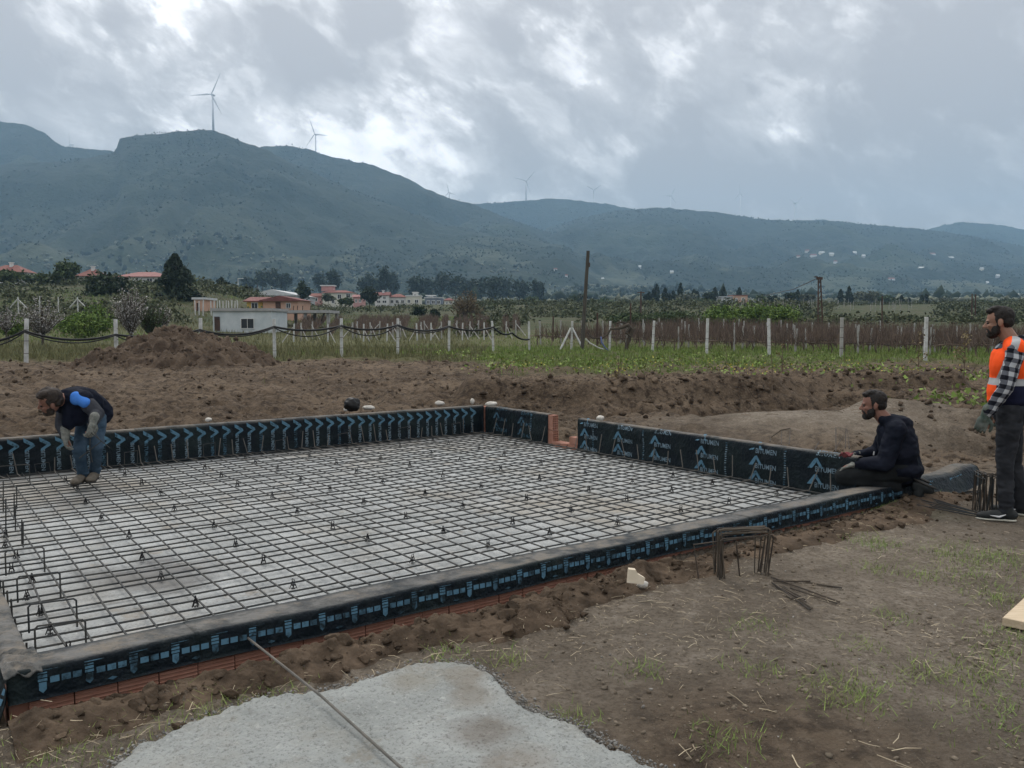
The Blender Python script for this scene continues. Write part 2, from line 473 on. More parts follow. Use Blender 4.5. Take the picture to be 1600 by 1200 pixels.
def soil_material():
    m, nt, b = newmat('soil')
    N, L = nt.nodes, nt.links
    b.inputs['Roughness'].default_value = .95
    b.inputs['Specular IOR Level'].default_value = .12
    tc = N.new('ShaderNodeTexCoord')
    at = N.new('ShaderNodeAttribute'); at.attribute_name = 'zone'
    sp = N.new('ShaderNodeSeparateColor'); L.new(at.outputs['Color'], sp.inputs[0])
    def nz(scale, det=6, ro=.6):
        n = N.new('ShaderNodeTexNoise'); n.inputs['Scale'].default_value = scale; n.inputs['Detail'].default_value = det
        n.inputs['Roughness'].default_value = ro; L.new(tc.outputs['Object'], n.inputs['Vector']); return n.outputs['Fac']
    def mr(v, a, b_, c=0., d=1.):
        n = N.new('ShaderNodeMapRange'); L.new(v, n.inputs[0])
        for i, q in enumerate((a, b_, c, d)): n.inputs[1 + i].default_value = q
        return n.outputs[0]
    def mx(f, a, b_):
        n = N.new('ShaderNodeMix'); n.data_type = 'RGBA'
        if isinstance(f, float): n.inputs[0].default_value = f
        else: L.new(f, n.inputs[0])
        for i, q in ((6, a), (7, b_)):
            if isinstance(q, tuple): n.inputs[i].default_value = (*q, 1)
            else: L.new(q, n.inputs[i])
        return n.outputs[2]
    n6 = nz(.55, 6, .65); n1 = nz(1.3, 8, .65); n2 = nz(11, 6, .65); n3 = nz(.32, 4)
    trod = mx(mr(n1, .35, .65), SOIL[0], SOIL[1])
    trod = mx(mr(n2, .50, .72), trod, SOIL[2])
    n4 = nz(38, 6, .7); n5 = nz(5, 7, .7)
    trod = mx(mr(n4, .52, .38, 0, .75), trod, (.095, .076, .057))  # shade of small cavities put into the colour, here and in the next mix
    trod = mx(mr(n5, .50, .36, 0, .6), trod, (.120, .097, .073))
    trod = mx(mr(n6, .55, .42, 0, .5), trod, (.100, .080, .060))
    churn = mx(mr(n2, .35, .65), SOIL[3], SOIL[4])
    churn = mx(mr(n3, .42, .62, 0, .8), churn, SOIL[5])
    churn = mx(mr(n5, .52, .40, 0, .85), churn, (.034, .024, .017))  # crevice shade painted into the churned soil colour
    churn = mx(mr(nz(17, 7, .7), .55, .66, 0, .7), churn, (.185, .145, .105))
    c = mx(sp.outputs[0], trod, churn)
    gcol = mx(mr(n1, .35, .65), (.070, .090, .028), (.11, .105, .05))
    far = mx(mr(n3, .40, .58), (.045, .058, .024), (.078, .074, .044))
    gm = N.new('ShaderNodeMath'); gm.operation = 'MULTIPLY'; L.new(sp.outputs[1], gm.inputs[0]); L.new(mr(n1, .25, .55), gm.inputs[1])
    c = mx(gm.outputs[0], c, gcol)
    c = mx(sp.outputs[2], c, far)
    # pale crumbs, stones and straw dust
    v = N.new('ShaderNodeTexVoronoi'); v.inputs['Scale'].default_value = 42; L.new(tc.outputs['Object'], v.inputs['Vector'])
    sv = N.new('ShaderNodeSeparateColor'); L.new(v.outputs['Color'], sv.inputs[0])
    a1 = N.new('ShaderNodeMath'); a1.operation = 'MULTIPLY'
    L.new(mr(v.outputs['Distance'], .22, .12), a1.inputs[0]); L.new(mr(sv.outputs[0], .90, .93), a1.inputs[1])
    a2 = N.new('ShaderNodeMath'); a2.operation = 'MULTIPLY'; L.new(a1.outputs[0], a2.inputs[0]); a2.inputs[1].default_value = .7
    c = mx(a2.outputs[0], c, (.22, .19, .15))
    L.new(c, b.inputs['Base Color'])
    h1 = nz(24, 8, .7); h2 = nz(120, 4, .6)
    ad = N.new('ShaderNodeMath'); ad.operation = 'MULTIPLY_ADD'; L.new(h2, ad.inputs[0]); ad.inputs[1].default_value = .25; L.new(h1, ad.inputs[2])
    bp = N.new('ShaderNodeBump'); bp.inputs['Strength'].default_value = 1.0; bp.inputs['Distance'].default_value = .05
    L.new(ad.outputs[0], bp.inputs['Height']); L.new(bp.outputs[0], b.inputs['Normal'])
    return m
SOIL = [(.180, .147, .112), (.27, .228, .178), (.33, .285, .23), (.052, .037, .025), (.132, .095, .063), (.178, .132, .091)]
M['soil'] = soil_material()

def build_ground():
    ang = np.concatenate([np.arange(-180, -46, 6), np.arange(-46, 46.01, .2), np.arange(50, 180, 6)])
    rad = np.concatenate([[.05, .6], 1.2 * 1.0081 ** np.arange(0, 806)])
    rad = rad[rad < 760]
    A, Rr = np.meshgrid(np.radians(ang), rad, indexing='ij')
    X = Rr * np.sin(A); Y = Rr * np.cos(A)
    Z = gh(X.ravel(), Y.ravel()).reshape(X.shape)
    V = np.stack([X, Y, Z], -1).reshape(-1, 3)
    na, nr = X.shape
    i, j = np.meshgrid(np.arange(na), np.arange(nr - 1), indexing='ij')
    i2 = (i + 1) % na
    F = np.stack([i * nr + j, i2 * nr + j, i2 * nr + j + 1, i * nr + j + 1], -1).reshape(-1, 4)[:, ::-1]
    me = raw_mesh('ground', V, np.ascontiguousarray(F), [M['soil']], smooth=True)
    damp, green, patch = damp_green(V[:, 0], V[:, 1])
    c = np.ones((len(V), 4), np.float32)
    c[:, 0] = damp; c[:, 1] = np.maximum(green, patch); c[:, 2] = sstep(V[:, 1], 60, 90)
    at = me.color_attributes.new('zone', 'FLOAT_COLOR', 'POINT')
    at.data.foreach_set('color', c.ravel())
    link('ground', me, kind='structure')
build_ground()

# ------------------------------------------------------------------ hills
def prof(pts):
    px = np.array([p[0] for p in pts], float); py = np.array([p[1] for p in pts], float)
    return (px - 800) / FPX, (HY - py) / FPX
RIDGES = [  # depth, front width, back width, crest as (photo x, photo y)
    (1700, 820, 700, [(-500, 260), (-200, 215), (0, 262), (100, 256), (170, 247), (191, 240), (198, 223), (225, 217), (260, 213), (310, 208), (345, 210), (400, 232), (430, 242), (470, 262), (520, 285), (600, 318), (690, 352), (800, 372), (880, 385), (940, 420), (1000, 440), (1200, 470), (2200, 480)]),
    (2150, 900, 900, [(-700, 190), (-200, 180), (0, 195), (50, 200), (85, 215), (110, 234), (150, 238), (190, 241), (240, 243), (350, 240), (430, 234), (465, 232), (520, 249), (590, 262), (640, 284), (690, 309), (740, 321), (800, 346), (860, 366), (895, 385), (960, 425), (1050, 455), (2200, 470)]),
    (2500, 1250, 800, [(-500, 470), (500, 440), (700, 420), (860, 357), (900, 345), (960, 332), (1030, 327), (1100, 333), (1200, 346), (1300, 348), (1400, 357), (1450, 362), (1520, 372), (1600, 388), (1750, 405), (2100, 420)]),
    (3000, 700, 700, [(-500, 470), (500, 420), (640, 340), (700, 325), (752, 321), (800, 318), (860, 313), (930, 319), (990, 329), (1060, 345), (1150, 352), (1240, 349), (1275, 345), (1310, 350), (1400, 372), (2200, 440)]),
    (3300, 1100, 700, [(-500, 470), (1200, 430), (1330, 385), (1440, 362), (1470, 353), (1500, 349), (1560, 354), (1600, 362), (1700, 380), (1900, 350), (2200, 380)]),
]
def hill_h(x, y):
    s = x / y
    b = np.interp(y, RAMP_R, RAMP_Z) + np.clip(y - 1200, 0, None) * .012
    z = b.copy()
    for k, (d, wf, wb, pts) in enumerate(RIDGES):
        ps, pt = prof(pts)
        top = EYE + np.interp(s, ps, pt) * d
        t = np.where(y < d, np.clip((y - (d - wf)) / wf, 0, 1), np.clip(1 - (y - d) / wb, 0, 1))
        f = np.where(y < d, t ** 1.25, t * t * (3 - 2 * t))
        gul = (billow2(x / 210 + k * 9, y / 260, 71 + k, 4) - .45) * 135 * np.sin(np.pi * np.clip(t, 0, 1)) ** 1.0 * (y < d)
        zz = b + (top - b) * f + gul * np.clip((top - b) / 250, 0, 1)
        z = np.maximum(z, zz)
    return z
def hills_material():
    m, nt, b = newmat('hill_scrub')
    N, L = nt.nodes, nt.links
    b.inputs['Roughness'].default_value = .95; b.inputs['Specular IOR Level'].default_value = .1
    tc = N.new('ShaderNodeTexCoord')
    def nz(scale, det, ro=.6):
        n = N.new('ShaderNodeTexNoise'); n.inputs['Scale'].default_value = scale; n.inputs['Detail'].default_value = det; n.inputs['Roughness'].default_value = ro
        L.new(tc.outputs['Object'], n.inputs['Vector']); return n.outputs['Fac']
    def ramp(v, st):
        r = N.new('ShaderNodeValToRGB'); L.new(v, r.inputs[0]); e = r.color_ramp.elements
        e[0].position, e[0].color = st[0][0], (*st[0][1], 1); e[1].position, e[1].color = st[-1][0], (*st[-1][1], 1)
        for p, c in st[1:-1]: q = e.new(p); q.color = (*c, 1)
        return r.outputs[0]
    c1 = ramp(nz(.0042, 8, .62), [(.36, (.014, .023, .015)), (.50, (.014, .023, .015)), (.60, (.020, .030, .018)), (.72, (.034, .038, .026))])
    c2 = ramp(nz(.045, 5, .7), [(.35, (.013, .021, .013)), (.55, (.022, .032, .019)), (.72, (.048, .050, .035))])
    mx = N.new('ShaderNodeMix'); mx.data_type = 'RGBA'; mx.inputs[0].default_value = .4
    L.new(c1, mx.inputs[6]); L.new(c2, mx.inputs[7])
    # open fields and olive terraces low down, forest above
    sp = N.new('ShaderNodeSeparateXYZ'); L.new(tc.outputs['Object'], sp.inputs[0])
    def mr(v, a, b_, c=0., d=1.):
        n = N.new('ShaderNodeMapRange'); L.new(v, n.inputs[0])
        for i, q in enumerate((a, b_, c, d)): n.inputs[1 + i].default_value = q
        return n.outputs[0]
    lo = N.new('ShaderNodeMath'); lo.operation = 'MULTIPLY'; L.new(mr(sp.outputs[2], 210, 60), lo.inputs[0]); L.new(mr(nz(.0075, 5, .65), .50, .60), lo.inputs[1])
    m2 = N.new('ShaderNodeMix'); m2.data_type = 'RGBA'; L.new(lo.outputs[0], m2.inputs[0]); L.new(mx.outputs[2], m2.inputs[6]); m2.inputs[7].default_value = (.075, .085, .055, 1)
    hi = N.new('ShaderNodeMath'); hi.operation = 'MULTIPLY'; L.new(mr(nz(.0026, 4, .55), .54, .66), hi.inputs[0]); hi.inputs[1].default_value = .6
    m3 = N.new('ShaderNodeMix'); m3.data_type = 'RGBA'; L.new(hi.outputs[0], m3.inputs[0]); L.new(m2.outputs[2], m3.inputs[6]); m3.inputs[7].default_value = (.038, .052, .027, 1)
    L.new(m3.outputs[2], b.inputs['Base Color'])
    bp = N.new('ShaderNodeBump'); bp.inputs['Strength'].default_value = 1; bp.inputs['Distance'].default_value = 9
    L.new(nz(.06, 4, .7), bp.inputs['Height']); L.new(bp.outputs[0], b.inputs['Normal'])
    return m
M['hill'] = hills_material()
def build_hills():
    s = np.linspace(-1.0, 1.0, 560)
    y = np.concatenate([np.arange(640, 1400, 14), np.arange(1400, 2300, 11), np.arange(2300, 3640, 20)])
    Sg, Yg = np.meshgrid(s, y, indexing='ij')
    X = Sg * Yg
    Z = hill_h(X.ravel(), Yg.ravel()) + fbm2(X.ravel() / 22, Yg.ravel() / 22, 81, 3) * 9 * sstep(Yg.ravel(), 900, 1200) 
    Z = Z - 6 * sstep(Yg.ravel(), 760, 640)
    V = np.stack([X.ravel(), Yg.ravel(), Z], -1)
    na, nr = X.shape
    i, j = np.meshgrid(np.arange(na - 1), np.arange(nr - 1), indexing='ij')
    F = np.stack([i * nr + j, (i + 1) * nr + j, (i + 1) * nr + j + 1, i * nr + j + 1], -1).reshape(-1, 4)[:, ::-1]
    me = raw_mesh('hills', V, np.ascontiguousarray(F), [M['hill']], smooth=True)
    link('hills', me, kind='structure')
build_hills()

def build_haze():
    mb = MB(); mb.box((0, 1450, 280), (7600, 4700, 566))
    m = D.materials.new('haze'); m.use_nodes = True
    nt = m.node_tree; nt.nodes.clear()
    o = nt.nodes.new('ShaderNodeOutputMaterial'); v = nt.nodes.new('ShaderNodeVolumePrincipled')
    v.inputs['Color'].default_value = (.46, .73, 1.0, 1)
    v.inputs['Density'].default_value = HAZE
    v.inputs['Anisotropy'].default_value = .2
    nt.links.new(v.outputs[0], o.inputs['Volume'])
    mb.build('haze', m, kind='stuff')
HAZE = .00018
build_haze()

# scattering helpers ------------------------------------------------
ICO = {}
def ico(sub):
    if sub not in ICO:
        bm = bmesh.new(); bmesh.ops.create_icosphere(bm, subdivisions=sub, radius=1)
        ICO[sub] = (np.array([v.co[:] for v in bm.verts]), np.array([[v.index for v in f.verts] for f in bm.faces])); bm.free()
    return ICO[sub]
def lumps(P, size, sub=1, rough=.35, seed=1, squash=(1, 1, .8), freq=1.6, chisel=True):
    """joined mesh arrays of rough lumps at points P with radii size"""
    v0, f0 = ico(sub)
    g = np.random.default_rng(seed)
    T = []
    for k in range(10):
        n = 1 + rough * 2 * fbm3(v0 * freq + k * 7.7 + 20, seed + k, 3)
        p = v0.copy()
        for _ in range(11):
            d = g.normal(size=3); d /= np.linalg.norm(d); h = g.uniform(.36, .78)
            o_ = np.clip(p @ d - h, 0, None); p = p - o_[:, None] * d
        T.append((p * n[:, None]) if chisel else v0 * n[:, None])
    T = np.array(T)
    n = len(P)
    k = g.integers(0, 10, n)
    a = g.uniform(0, 2 * np.pi, n); c, s_ = np.cos(a), np.sin(a)
    V = T[k] * np.asarray(size)[:, None, None] * (np.array(squash) * g.uniform(.75, 1.25, (n, 3)))[:, None, :]
    X = V[:, :, 0] * c[:, None] - V[:, :, 1] * s_[:, None]; Y = V[:, :, 0] * s_[:, None] + V[:, :, 1] * c[:, None]
    V = np.stack([X, Y, V[:, :, 2]], -1) + np.asarray(P)[:, None, :]
    F = f0[None] + (np.arange(n) * len(v0))[:, None, None]
    return V.reshape(-1, 3), F.reshape(-1, 3)
def leaves(P, size, g, aspect=.6, up=.0):
    """joined random quads (leaf clumps) at points P"""
    n = len(P)
    a = g.normal(size=(n, 3)); a[:, 2] *= .8; a /= np.linalg.norm(a, axis=1)[:, None]
    b = g.normal(size=(n, 3)); b[:, 2] += up; b -= a * (a * b).sum(1)[:, None]; b /= np.linalg.norm(b, axis=1)[:, None]
    s = np.asarray(size).reshape(-1, 1) * g.uniform(.6, 1.4, (n, 1))
    a = a * s * aspect; b = b * s
    V = np.stack([P - a * .9 - b * .6, P + a - b * .8, P + a * .7 + b, P - a * .8 + b * .7], 1).reshape(-1, 3)
    F = np.arange(n * 4).reshape(-1, 4)
    return V, F
def blades(P, h, w, g, lean=.35):
    """joined grass blades (triangles) standing at P"""
    n = len(P)
    a = g.uniform(0, 2 * np.pi, n); d = np.stack([np.cos(a), np.sin(a), np.zeros(n)], 1)
    e = np.stack([-np.sin(a), np.cos(a), np.zeros(n)], 1)
    hh = (np.asarray(h) * g.uniform(.5, 1.3, n))[:, None]
    ww = np.asarray(w).reshape(-1, 1) * .5
    tip = P + np.array([0, 0, 1]) * hh + d * hh * g.uniform(0, lean * 2, (n, 1))
    V = np.stack([P - e * ww, P + e * ww, tip], 1).reshape(-1, 3)
    return V, np.arange(n * 3).reshape(-1, 3)
# ------------------------------------------------------------------ slab floor, concrete pad
def lean_material(name, stains, k=1.0, bump=.006, tint=(1, 1, 1)):
    m, nt, b = newmat(name)
    N, L = nt.nodes, nt.links
    b.inputs['Roughness'].default_value = .9; b.inputs['Specular IOR Level'].default_value = .2
    tc = N.new('ShaderNodeTexCoord')
    def nz(scale, det=6, ro=.6):
        n = N.new('ShaderNodeTexNoise'); n.inputs['Scale'].default_value = scale; n.inputs['Detail'].default_value = det; n.inputs['Roughness'].default_value = ro
        L.new(tc.outputs['Object'], n.inputs['Vector']); return n.outputs['Fac']
    def mr(v, a, b_, c=0., d=1.):
        n = N.new('ShaderNodeMapRange'); L.new(v, n.inputs[0])
        for i, q in enumerate((a, b_, c, d)): n.inputs[1 + i].default_value = q
        return n.outputs[0]
    def mx(f, a, b_):
        n = N.new('ShaderNodeMix'); n.data_type = 'RGBA'; L.new(f, n.inputs[0])
        for i, q in ((6, a), (7, b_)):
            if isinstance(q, tuple): n.inputs[i].default_value = (*q, 1)
            else: L.new(q, n.inputs[i])
        return n.outputs[2]
    c = mx(mr(nz(2.2, 8, .65), .35, .65), (.33, .34, .33), (.46, .47, .46))
    c = mx(mr(nz(70, 5, .75), .52, .64, 0, .8), c, (.17, .17, .165))
    c = mx(mr(nz(26, 6, .75), .56, .68, 0, .7), c, (.60, .60, .58))
    c = mx(mr(nz(14, 6, .75), .58, .66, 0, .55), c, (.25, .245, .23))
    c = mx(mr(nz(.9, 6, .7), .52, .66, 0, .5), c, (.33, .29, .23))
    c = mx(mr(nz(3.3, 8, .75), .57, .66, 0, .55), c, (.27, .225, .17))
    for (x, y, r, col, amt) in stains:
        vm = N.new('ShaderNodeVectorMath'); vm.operation = 'DISTANCE'
        L.new(tc.outputs['Object'], vm.inputs[0]); vm.inputs[1].default_value = (x, y, .05)
        ad = N.new('ShaderNodeMath'); ad.operation = 'MULTIPLY_ADD'; L.new(nz(3.1, 5), ad.inputs[0]); ad.inputs[1].default_value = r * 3.2; L.new(vm.outputs['Value'], ad.inputs[2])
        c = mx(mr(ad.outputs[0], r * 2.9, r * 2.0, 0, amt), c, col)
    sc = N.new('ShaderNodeVectorMath'); sc.operation = 'MULTIPLY'; L.new(c, sc.inputs[0]); sc.inputs[1].default_value = tuple(k * q for q in tint)
    L.new(sc.outputs[0], b.inputs['Base Color'])
    bp = N.new('ShaderNodeBump'); bp.inputs['Strength'].default_value = .9; bp.inputs['Distance'].default_value = bump
    L.new(nz(45, 6, .75), bp.inputs['Height']); L.new(bp.outputs[0], b.inputs['Normal'])
    return m
def uvst(px, py):
    p = at_z(px, py, .05); return p[0], p[1]
FLOOR_STAINS = [(*uvst(235, 905), .42, (.16, .155, .15), .8), (*uvst(60, 770), .9, (.30, .25, .19), .45), (*uvst(880, 790), .6, (.33, .27, .19), .35),
                (*uvst(1040, 800), .5, (.34, .28, .20), .3), (*uvst(560, 700), .9, (.32, .27, .21), .3), (*uvst(740, 690), .8, (.27, .25, .22), .4), (*uvst(150, 930), .4, (.24, .23, .21), .5)]
PAD_STAINS = [(*at_z(735, 1060, .03)[:2], .10, (.24, .18, .12), .45), (*at_z(740, 1090, .03)[:2], .12, (.22, .17, .12), .45), (*at_z(760, 1150, .03)[:2], .16, (.15, .11, .08), .55),
              (*at_z(650, 1065, .03)[:2], .12, (.26, .21, .14), .4), (*at_z(820, 1185, .03)[:2], .12, (.22, .16, .11), .45)]
M['lean'] = lean_material('lean_concrete', FLOOR_STAINS, .90)
M['pad'] = lean_material('rough_pour_concrete', PAD_STAINS, .88, .022, (.99, 1.0, .97))
def build_floor():
    nu, nv = 130, 120
    us = np.linspace(.36, 6.72, nu); vs = np.linspace(3.98, 9.78, nv)
    Ug, Vg = np.meshgrid(us, vs, indexing='ij')
    u, v = Ug.ravel(), Vg.ravel()
    z = .060 + .016 * fbm2(u * 2.2, v * 2.2, 91, 4)
    P = np.stack([u * UX - v * UY, u * UY + v * UX, z], -1)
    i, j = np.meshgrid(np.arange(nu - 1), np.arange(nv - 1), indexing='ij')
    F = np.stack([i * nv + j, (i + 1) * nv + j, (i + 1) * nv + j + 1, i * nv + j + 1], -1).reshape(-1, 4)
    link('concrete_floor', raw_mesh('concrete_floor', P, F, [M['lean']], smooth=True), kind='structure')
build_floor()
PAD_POLY = None
def build_pad():
    global PAD_POLY
    out = [(120, 1235), (170, 1200), (210, 1165), (300, 1127), (400, 1090), (500, 1077), (560, 1062), (640, 1037), (700, 1031), (745, 1035), (772, 1054), (795, 1078), (830, 1110), (868, 1121), (903, 1131), (960, 1161), (1040, 1202), (1100, 1240)]
    poly = [at_z(px, py, .03)[:2] for px, py in out] + [(.9, 2.2), (.2, 1.9), (-1.5, 1.9), (-1.9, 2.3)]
    poly = np.array(poly); PAD_POLY = poly
    g = .011
    xs = np.arange(-2.0, 1.2, g); ys = np.arange(1.8, 4.1, g)
    X, Y = np.meshgrid(xs, ys, indexing='ij')
    x, y = X.ravel(), Y.ravel()
    wx = x + .05 * fbm2(x * 9, y * 9, 5, 4) + .03 * fbm2(x * 34, y * 34, 15, 3); wy = y + .05 * fbm2(x * 9, y * 9, 6, 4) + .03 * fbm2(x * 34, y * 34, 16, 3)
    inside = np.zeros(len(x), bool); d = np.full(len(x), 9.)
    n = len(poly)
    for k in range(n):
        (ax, ay), (bx, by) = poly[k], poly[(k + 1) % n]
        c = ((ay > wy) != (by > wy)) & (wx < (bx - ax) * (wy - ay) / (by - ay + 1e-9) + ax)
        inside ^= c
        dx, dy = bx - ax, by - ay
        t = np.clip(((wx - ax) * dx + (wy - ay) * dy) / (dx * dx + dy * dy), 0, 1)
        d = np.minimum(d, np.hypot(wx - ax - t * dx, wy - ay - t * dy))
    sd = np.where(inside, d, -d)
    z = gh(x, y) * .4 + sstep(sd, -.012, .045) * (.042 + .022 * billow2(x * 16, y * 16, 7, 5, .6) + .014 * fbm2(x * 4, y * 4, 8, 3)) - .012 - sstep(sd, .0, -.02) * .05
    z = z + .010 * sstep(.09 - sd, 0, .06) * sstep(sd, 0, .03) * (vn2(x * 55, y * 55, 12) - .3)
    ok = (sd > -.02).reshape(X.shape)
    nx, ny = X.shape
    i, j = np.meshgrid(np.arange(nx - 1), np.arange(ny - 1), indexing='ij')
    keep = ok[:-1, :-1] & ok[1:, :-1] & ok[1:, 1:] & ok[:-1, 1:]
    F = np.stack([i * ny + j, (i + 1) * ny + j, (i + 1) * ny + j + 1, i * ny + j + 1], -1)[keep]
    used = np.unique(F); rm = np.full(len(x), -1); rm[used] = np.arange(len(used))
    P = np.stack([x, y, z], -1)[used]
    link('concrete_pad', raw_mesh('concrete_pad', P, rm[F], [M['pad']], smooth=True), kind='structure')
build_pad()

# ------------------------------------------------------------------ foundation walls wrapped in bitumen sheet
def membrane_material():
    m, nt, b = newmat('bitumen_sheet')
    N, L = nt.nodes, nt.links
    b.inputs['Roughness'].default_value = .5; b.inputs['Specular IOR Level'].default_value = .14
    tc = N.new('ShaderNodeTexCoord'); g = N.new('ShaderNodeNewGeometry')
    at = N.new('ShaderNodeAttribute'); at.attribute_name = 'dust'
    def nz(scale, det=6, ro=.62):
        n = N.new('ShaderNodeTexNoise'); n.inputs['Scale'].default_value = scale; n.inputs['Detail'].default_value = det; n.inputs['Roughness'].default_value = ro
        L.new(tc.outputs['Object'], n.inputs['Vector']); return n.outputs['Fac']
    def mr(v, a, b_, c=0., d=1.):
        n = N.new('ShaderNodeMapRange'); L.new(v, n.inputs[0])
        for i, q in enumerate((a, b_, c, d)): n.inputs[1 + i].default_value = q
        return n.outputs[0]
    def mx(f, a, b_):
        n = N.new('ShaderNodeMix'); n.data_type = 'RGBA'; L.new(f, n.inputs[0])
        for i, q in ((6, a), (7, b_)):
            if isinstance(q, tuple): n.inputs[i].default_value = (*q, 1)
            else: L.new(q, n.inputs[i])
        return n.outputs[2]
    c = mx(mr(nz(3, 6), .4, .65), (.006, .010, .014), (.013, .021, .021))
    c = mx(mr(nz(7, 7, .7), .56, .72, 0, .55), c, (.035, .04, .04))
    ad = N.new('ShaderNodeMath'); ad.operation = 'MULTIPLY'; L.new(at.outputs['Fac'], ad.inputs[0]); L.new(mr(nz(5, 8, .7), .36, .56, .10, .95), ad.inputs[1])
    c = mx(ad.outputs[0], c, (.15, .145, .136))
    c2 = N.new('ShaderNodeMath'); c2.operation = 'MULTIPLY'; L.new(at.outputs['Fac'], c2.inputs[0]); L.new(mr(nz(2.6, 8, .75), .46, .58, 0, .9), c2.inputs[1])
    c = mx(c2.outputs[0], c, (.18, .155, .125))
    L.new(c, b.inputs['Base Color'])
    L.new(mr(ad.outputs[0], 0, .6, .50, .9), b.inputs['Roughness'])
    bp = N.new('ShaderNodeBump'); bp.inputs['Strength'].default_value = .8; bp.inputs['Distance'].default_value = .014
    hm = N.new('ShaderNodeMath'); hm.operation = 'MULTIPLY_ADD'; L.new(nz(5, 4), hm.inputs[0]); hm.inputs[1].default_value = 2.5; L.new(nz(20, 6), hm.inputs[2]); L.new(hm.outputs[0], bp.inputs['Height']); L.new(bp.outputs[0], b.inputs['Normal'])
    return m
M['membrane'] = membrane_material()

def dens(prof, step=.014):
    out = []
    for (a0, b0), (a1, b1) in zip(prof[:-1], prof[1:]):
        n = max(1, int(math.hypot(a1 - a0, b1 - b0) / step))
        for k in range(n): out.append((a0 + (a1 - a0) * k / n, b0 + (b1 - b0) * k / n))
    out.append(prof[-1]); return np.array(out)
def sheet(name, parent, prof, t0, t1, fn, und, dust, th=.004, step=.04, label=None, sg=1):
    """membrane sheet: profile (a,z) swept along t; fn(t,a,z)->world; und(t,a,z)->offset along the profile normal"""
    pr = dens(prof)
    d = np.gradient(pr, axis=0); d /= np.linalg.norm(d, axis=1)[:, None]
    nrm = sg * np.stack([-d[:, 1], d[:, 0]], 1)       # pointing out of the wall
    nt_ = max(2, int((t1 - t0) / step)); ts = np.linspace(t0, t1, nt_)
    T, K = np.meshgrid(ts, np.arange(len(pr)), indexing='ij')
    a, z = pr[K, 0], pr[K, 1]
    off = und(T, a, z)
    Vs = []
    for o in (0, -th):
        aa = a + nrm[K, 0] * (off + o); zz = z + nrm[K, 1] * (off + o)
        x, y, z2 = fn(T, aa, zz)
        Vs.append(np.stack([x, y, z2], -1).reshape(-1, 3))
    V = np.concatenate(Vs); nk = len(pr); n1 = nt_ * nk
    F = []
    idx = lambda i, k, s=0: s * n1 + i * nk + k
    for i in range(nt_ - 1):
        for k in range(nk - 1):
            F.append((idx(i, k), idx(i + 1, k), idx(i + 1, k + 1), idx(i, k + 1)))
            F.append((idx(i, k, 1), idx(i, k + 1, 1), idx(i + 1, k + 1, 1), idx(i + 1, k, 1)))
        for k in (0, nk - 1): F.append((idx(i, k), idx(i, k, 1), idx(i + 1, k, 1), idx(i + 1, k)))
    for i in (0, nt_ - 1):
        for k in range(nk - 1): F.append((idx(i, k), idx(i, k + 1), idx(i, k + 1, 1), idx(i, k, 1)))
    o0 = np.array(wpos(parent))
    me = raw_mesh(name, V - o0, np.array(F), [M['membrane']], smooth=True)
    at = me.attributes.new('dust', 'FLOAT', 'POINT')
    dd = dust(np.concatenate([a.ravel(), a.ravel()]), np.concatenate([z.ravel(), z.ravel()]))
    at.data.foreach_set('value', dd.astype(np.float32))
    return link(name, me, parent, label=label)

def text_mesh(s):
    c = D.curves.new('letters', 'FONT'); c.body = s; c.size = 1; c.align_x = 'LEFT'; c.resolution_u = 2; c.offset = .018
    o = D.objects.new('letters', c); COL.objects.link(o)
    bpy.context.view_layer.update()
    me = D.meshes.new_from_object(o.evaluated_get(bpy.context.evaluated_depsgraph_get()))
    V = np.array([v.co[:] for v in me.vertices]); F = [tuple(p.vertices) for p in me.polygons]
    D.objects.remove(o); D.curves.remove(c); D.meshes.remove(me)
    V = V - V.min(0); V[:, :2] /= V[:, 0].max()      # width 1
    return V[:, :2], F
WORD_V, WORD_F = text_mesh('BITUMEN')
CHEV = [(-.5, 0), (-.06, .92), (.10, 1.0), (.36, .42), (.5, .10), (.30, .12), (.06, .62), (-.20, .04)]
CHEV_F = [(0, 7, 6, 1), (1, 6, 2), (2, 6, 5, 3), (3, 5, 4)]

def lay_print(name, parent, V2, F, place, matl):
    """flat print: V2 in print coordinates; place(a,b)->world on the sheet"""
    o0 = np.array(wpos(parent))
    x, y, z = place(V2[:, 0], V2[:, 1])
    me = raw_mesh(name, np.stack([x, y, z], -1) - o0, F, [matl])
    return link(name, me, parent)

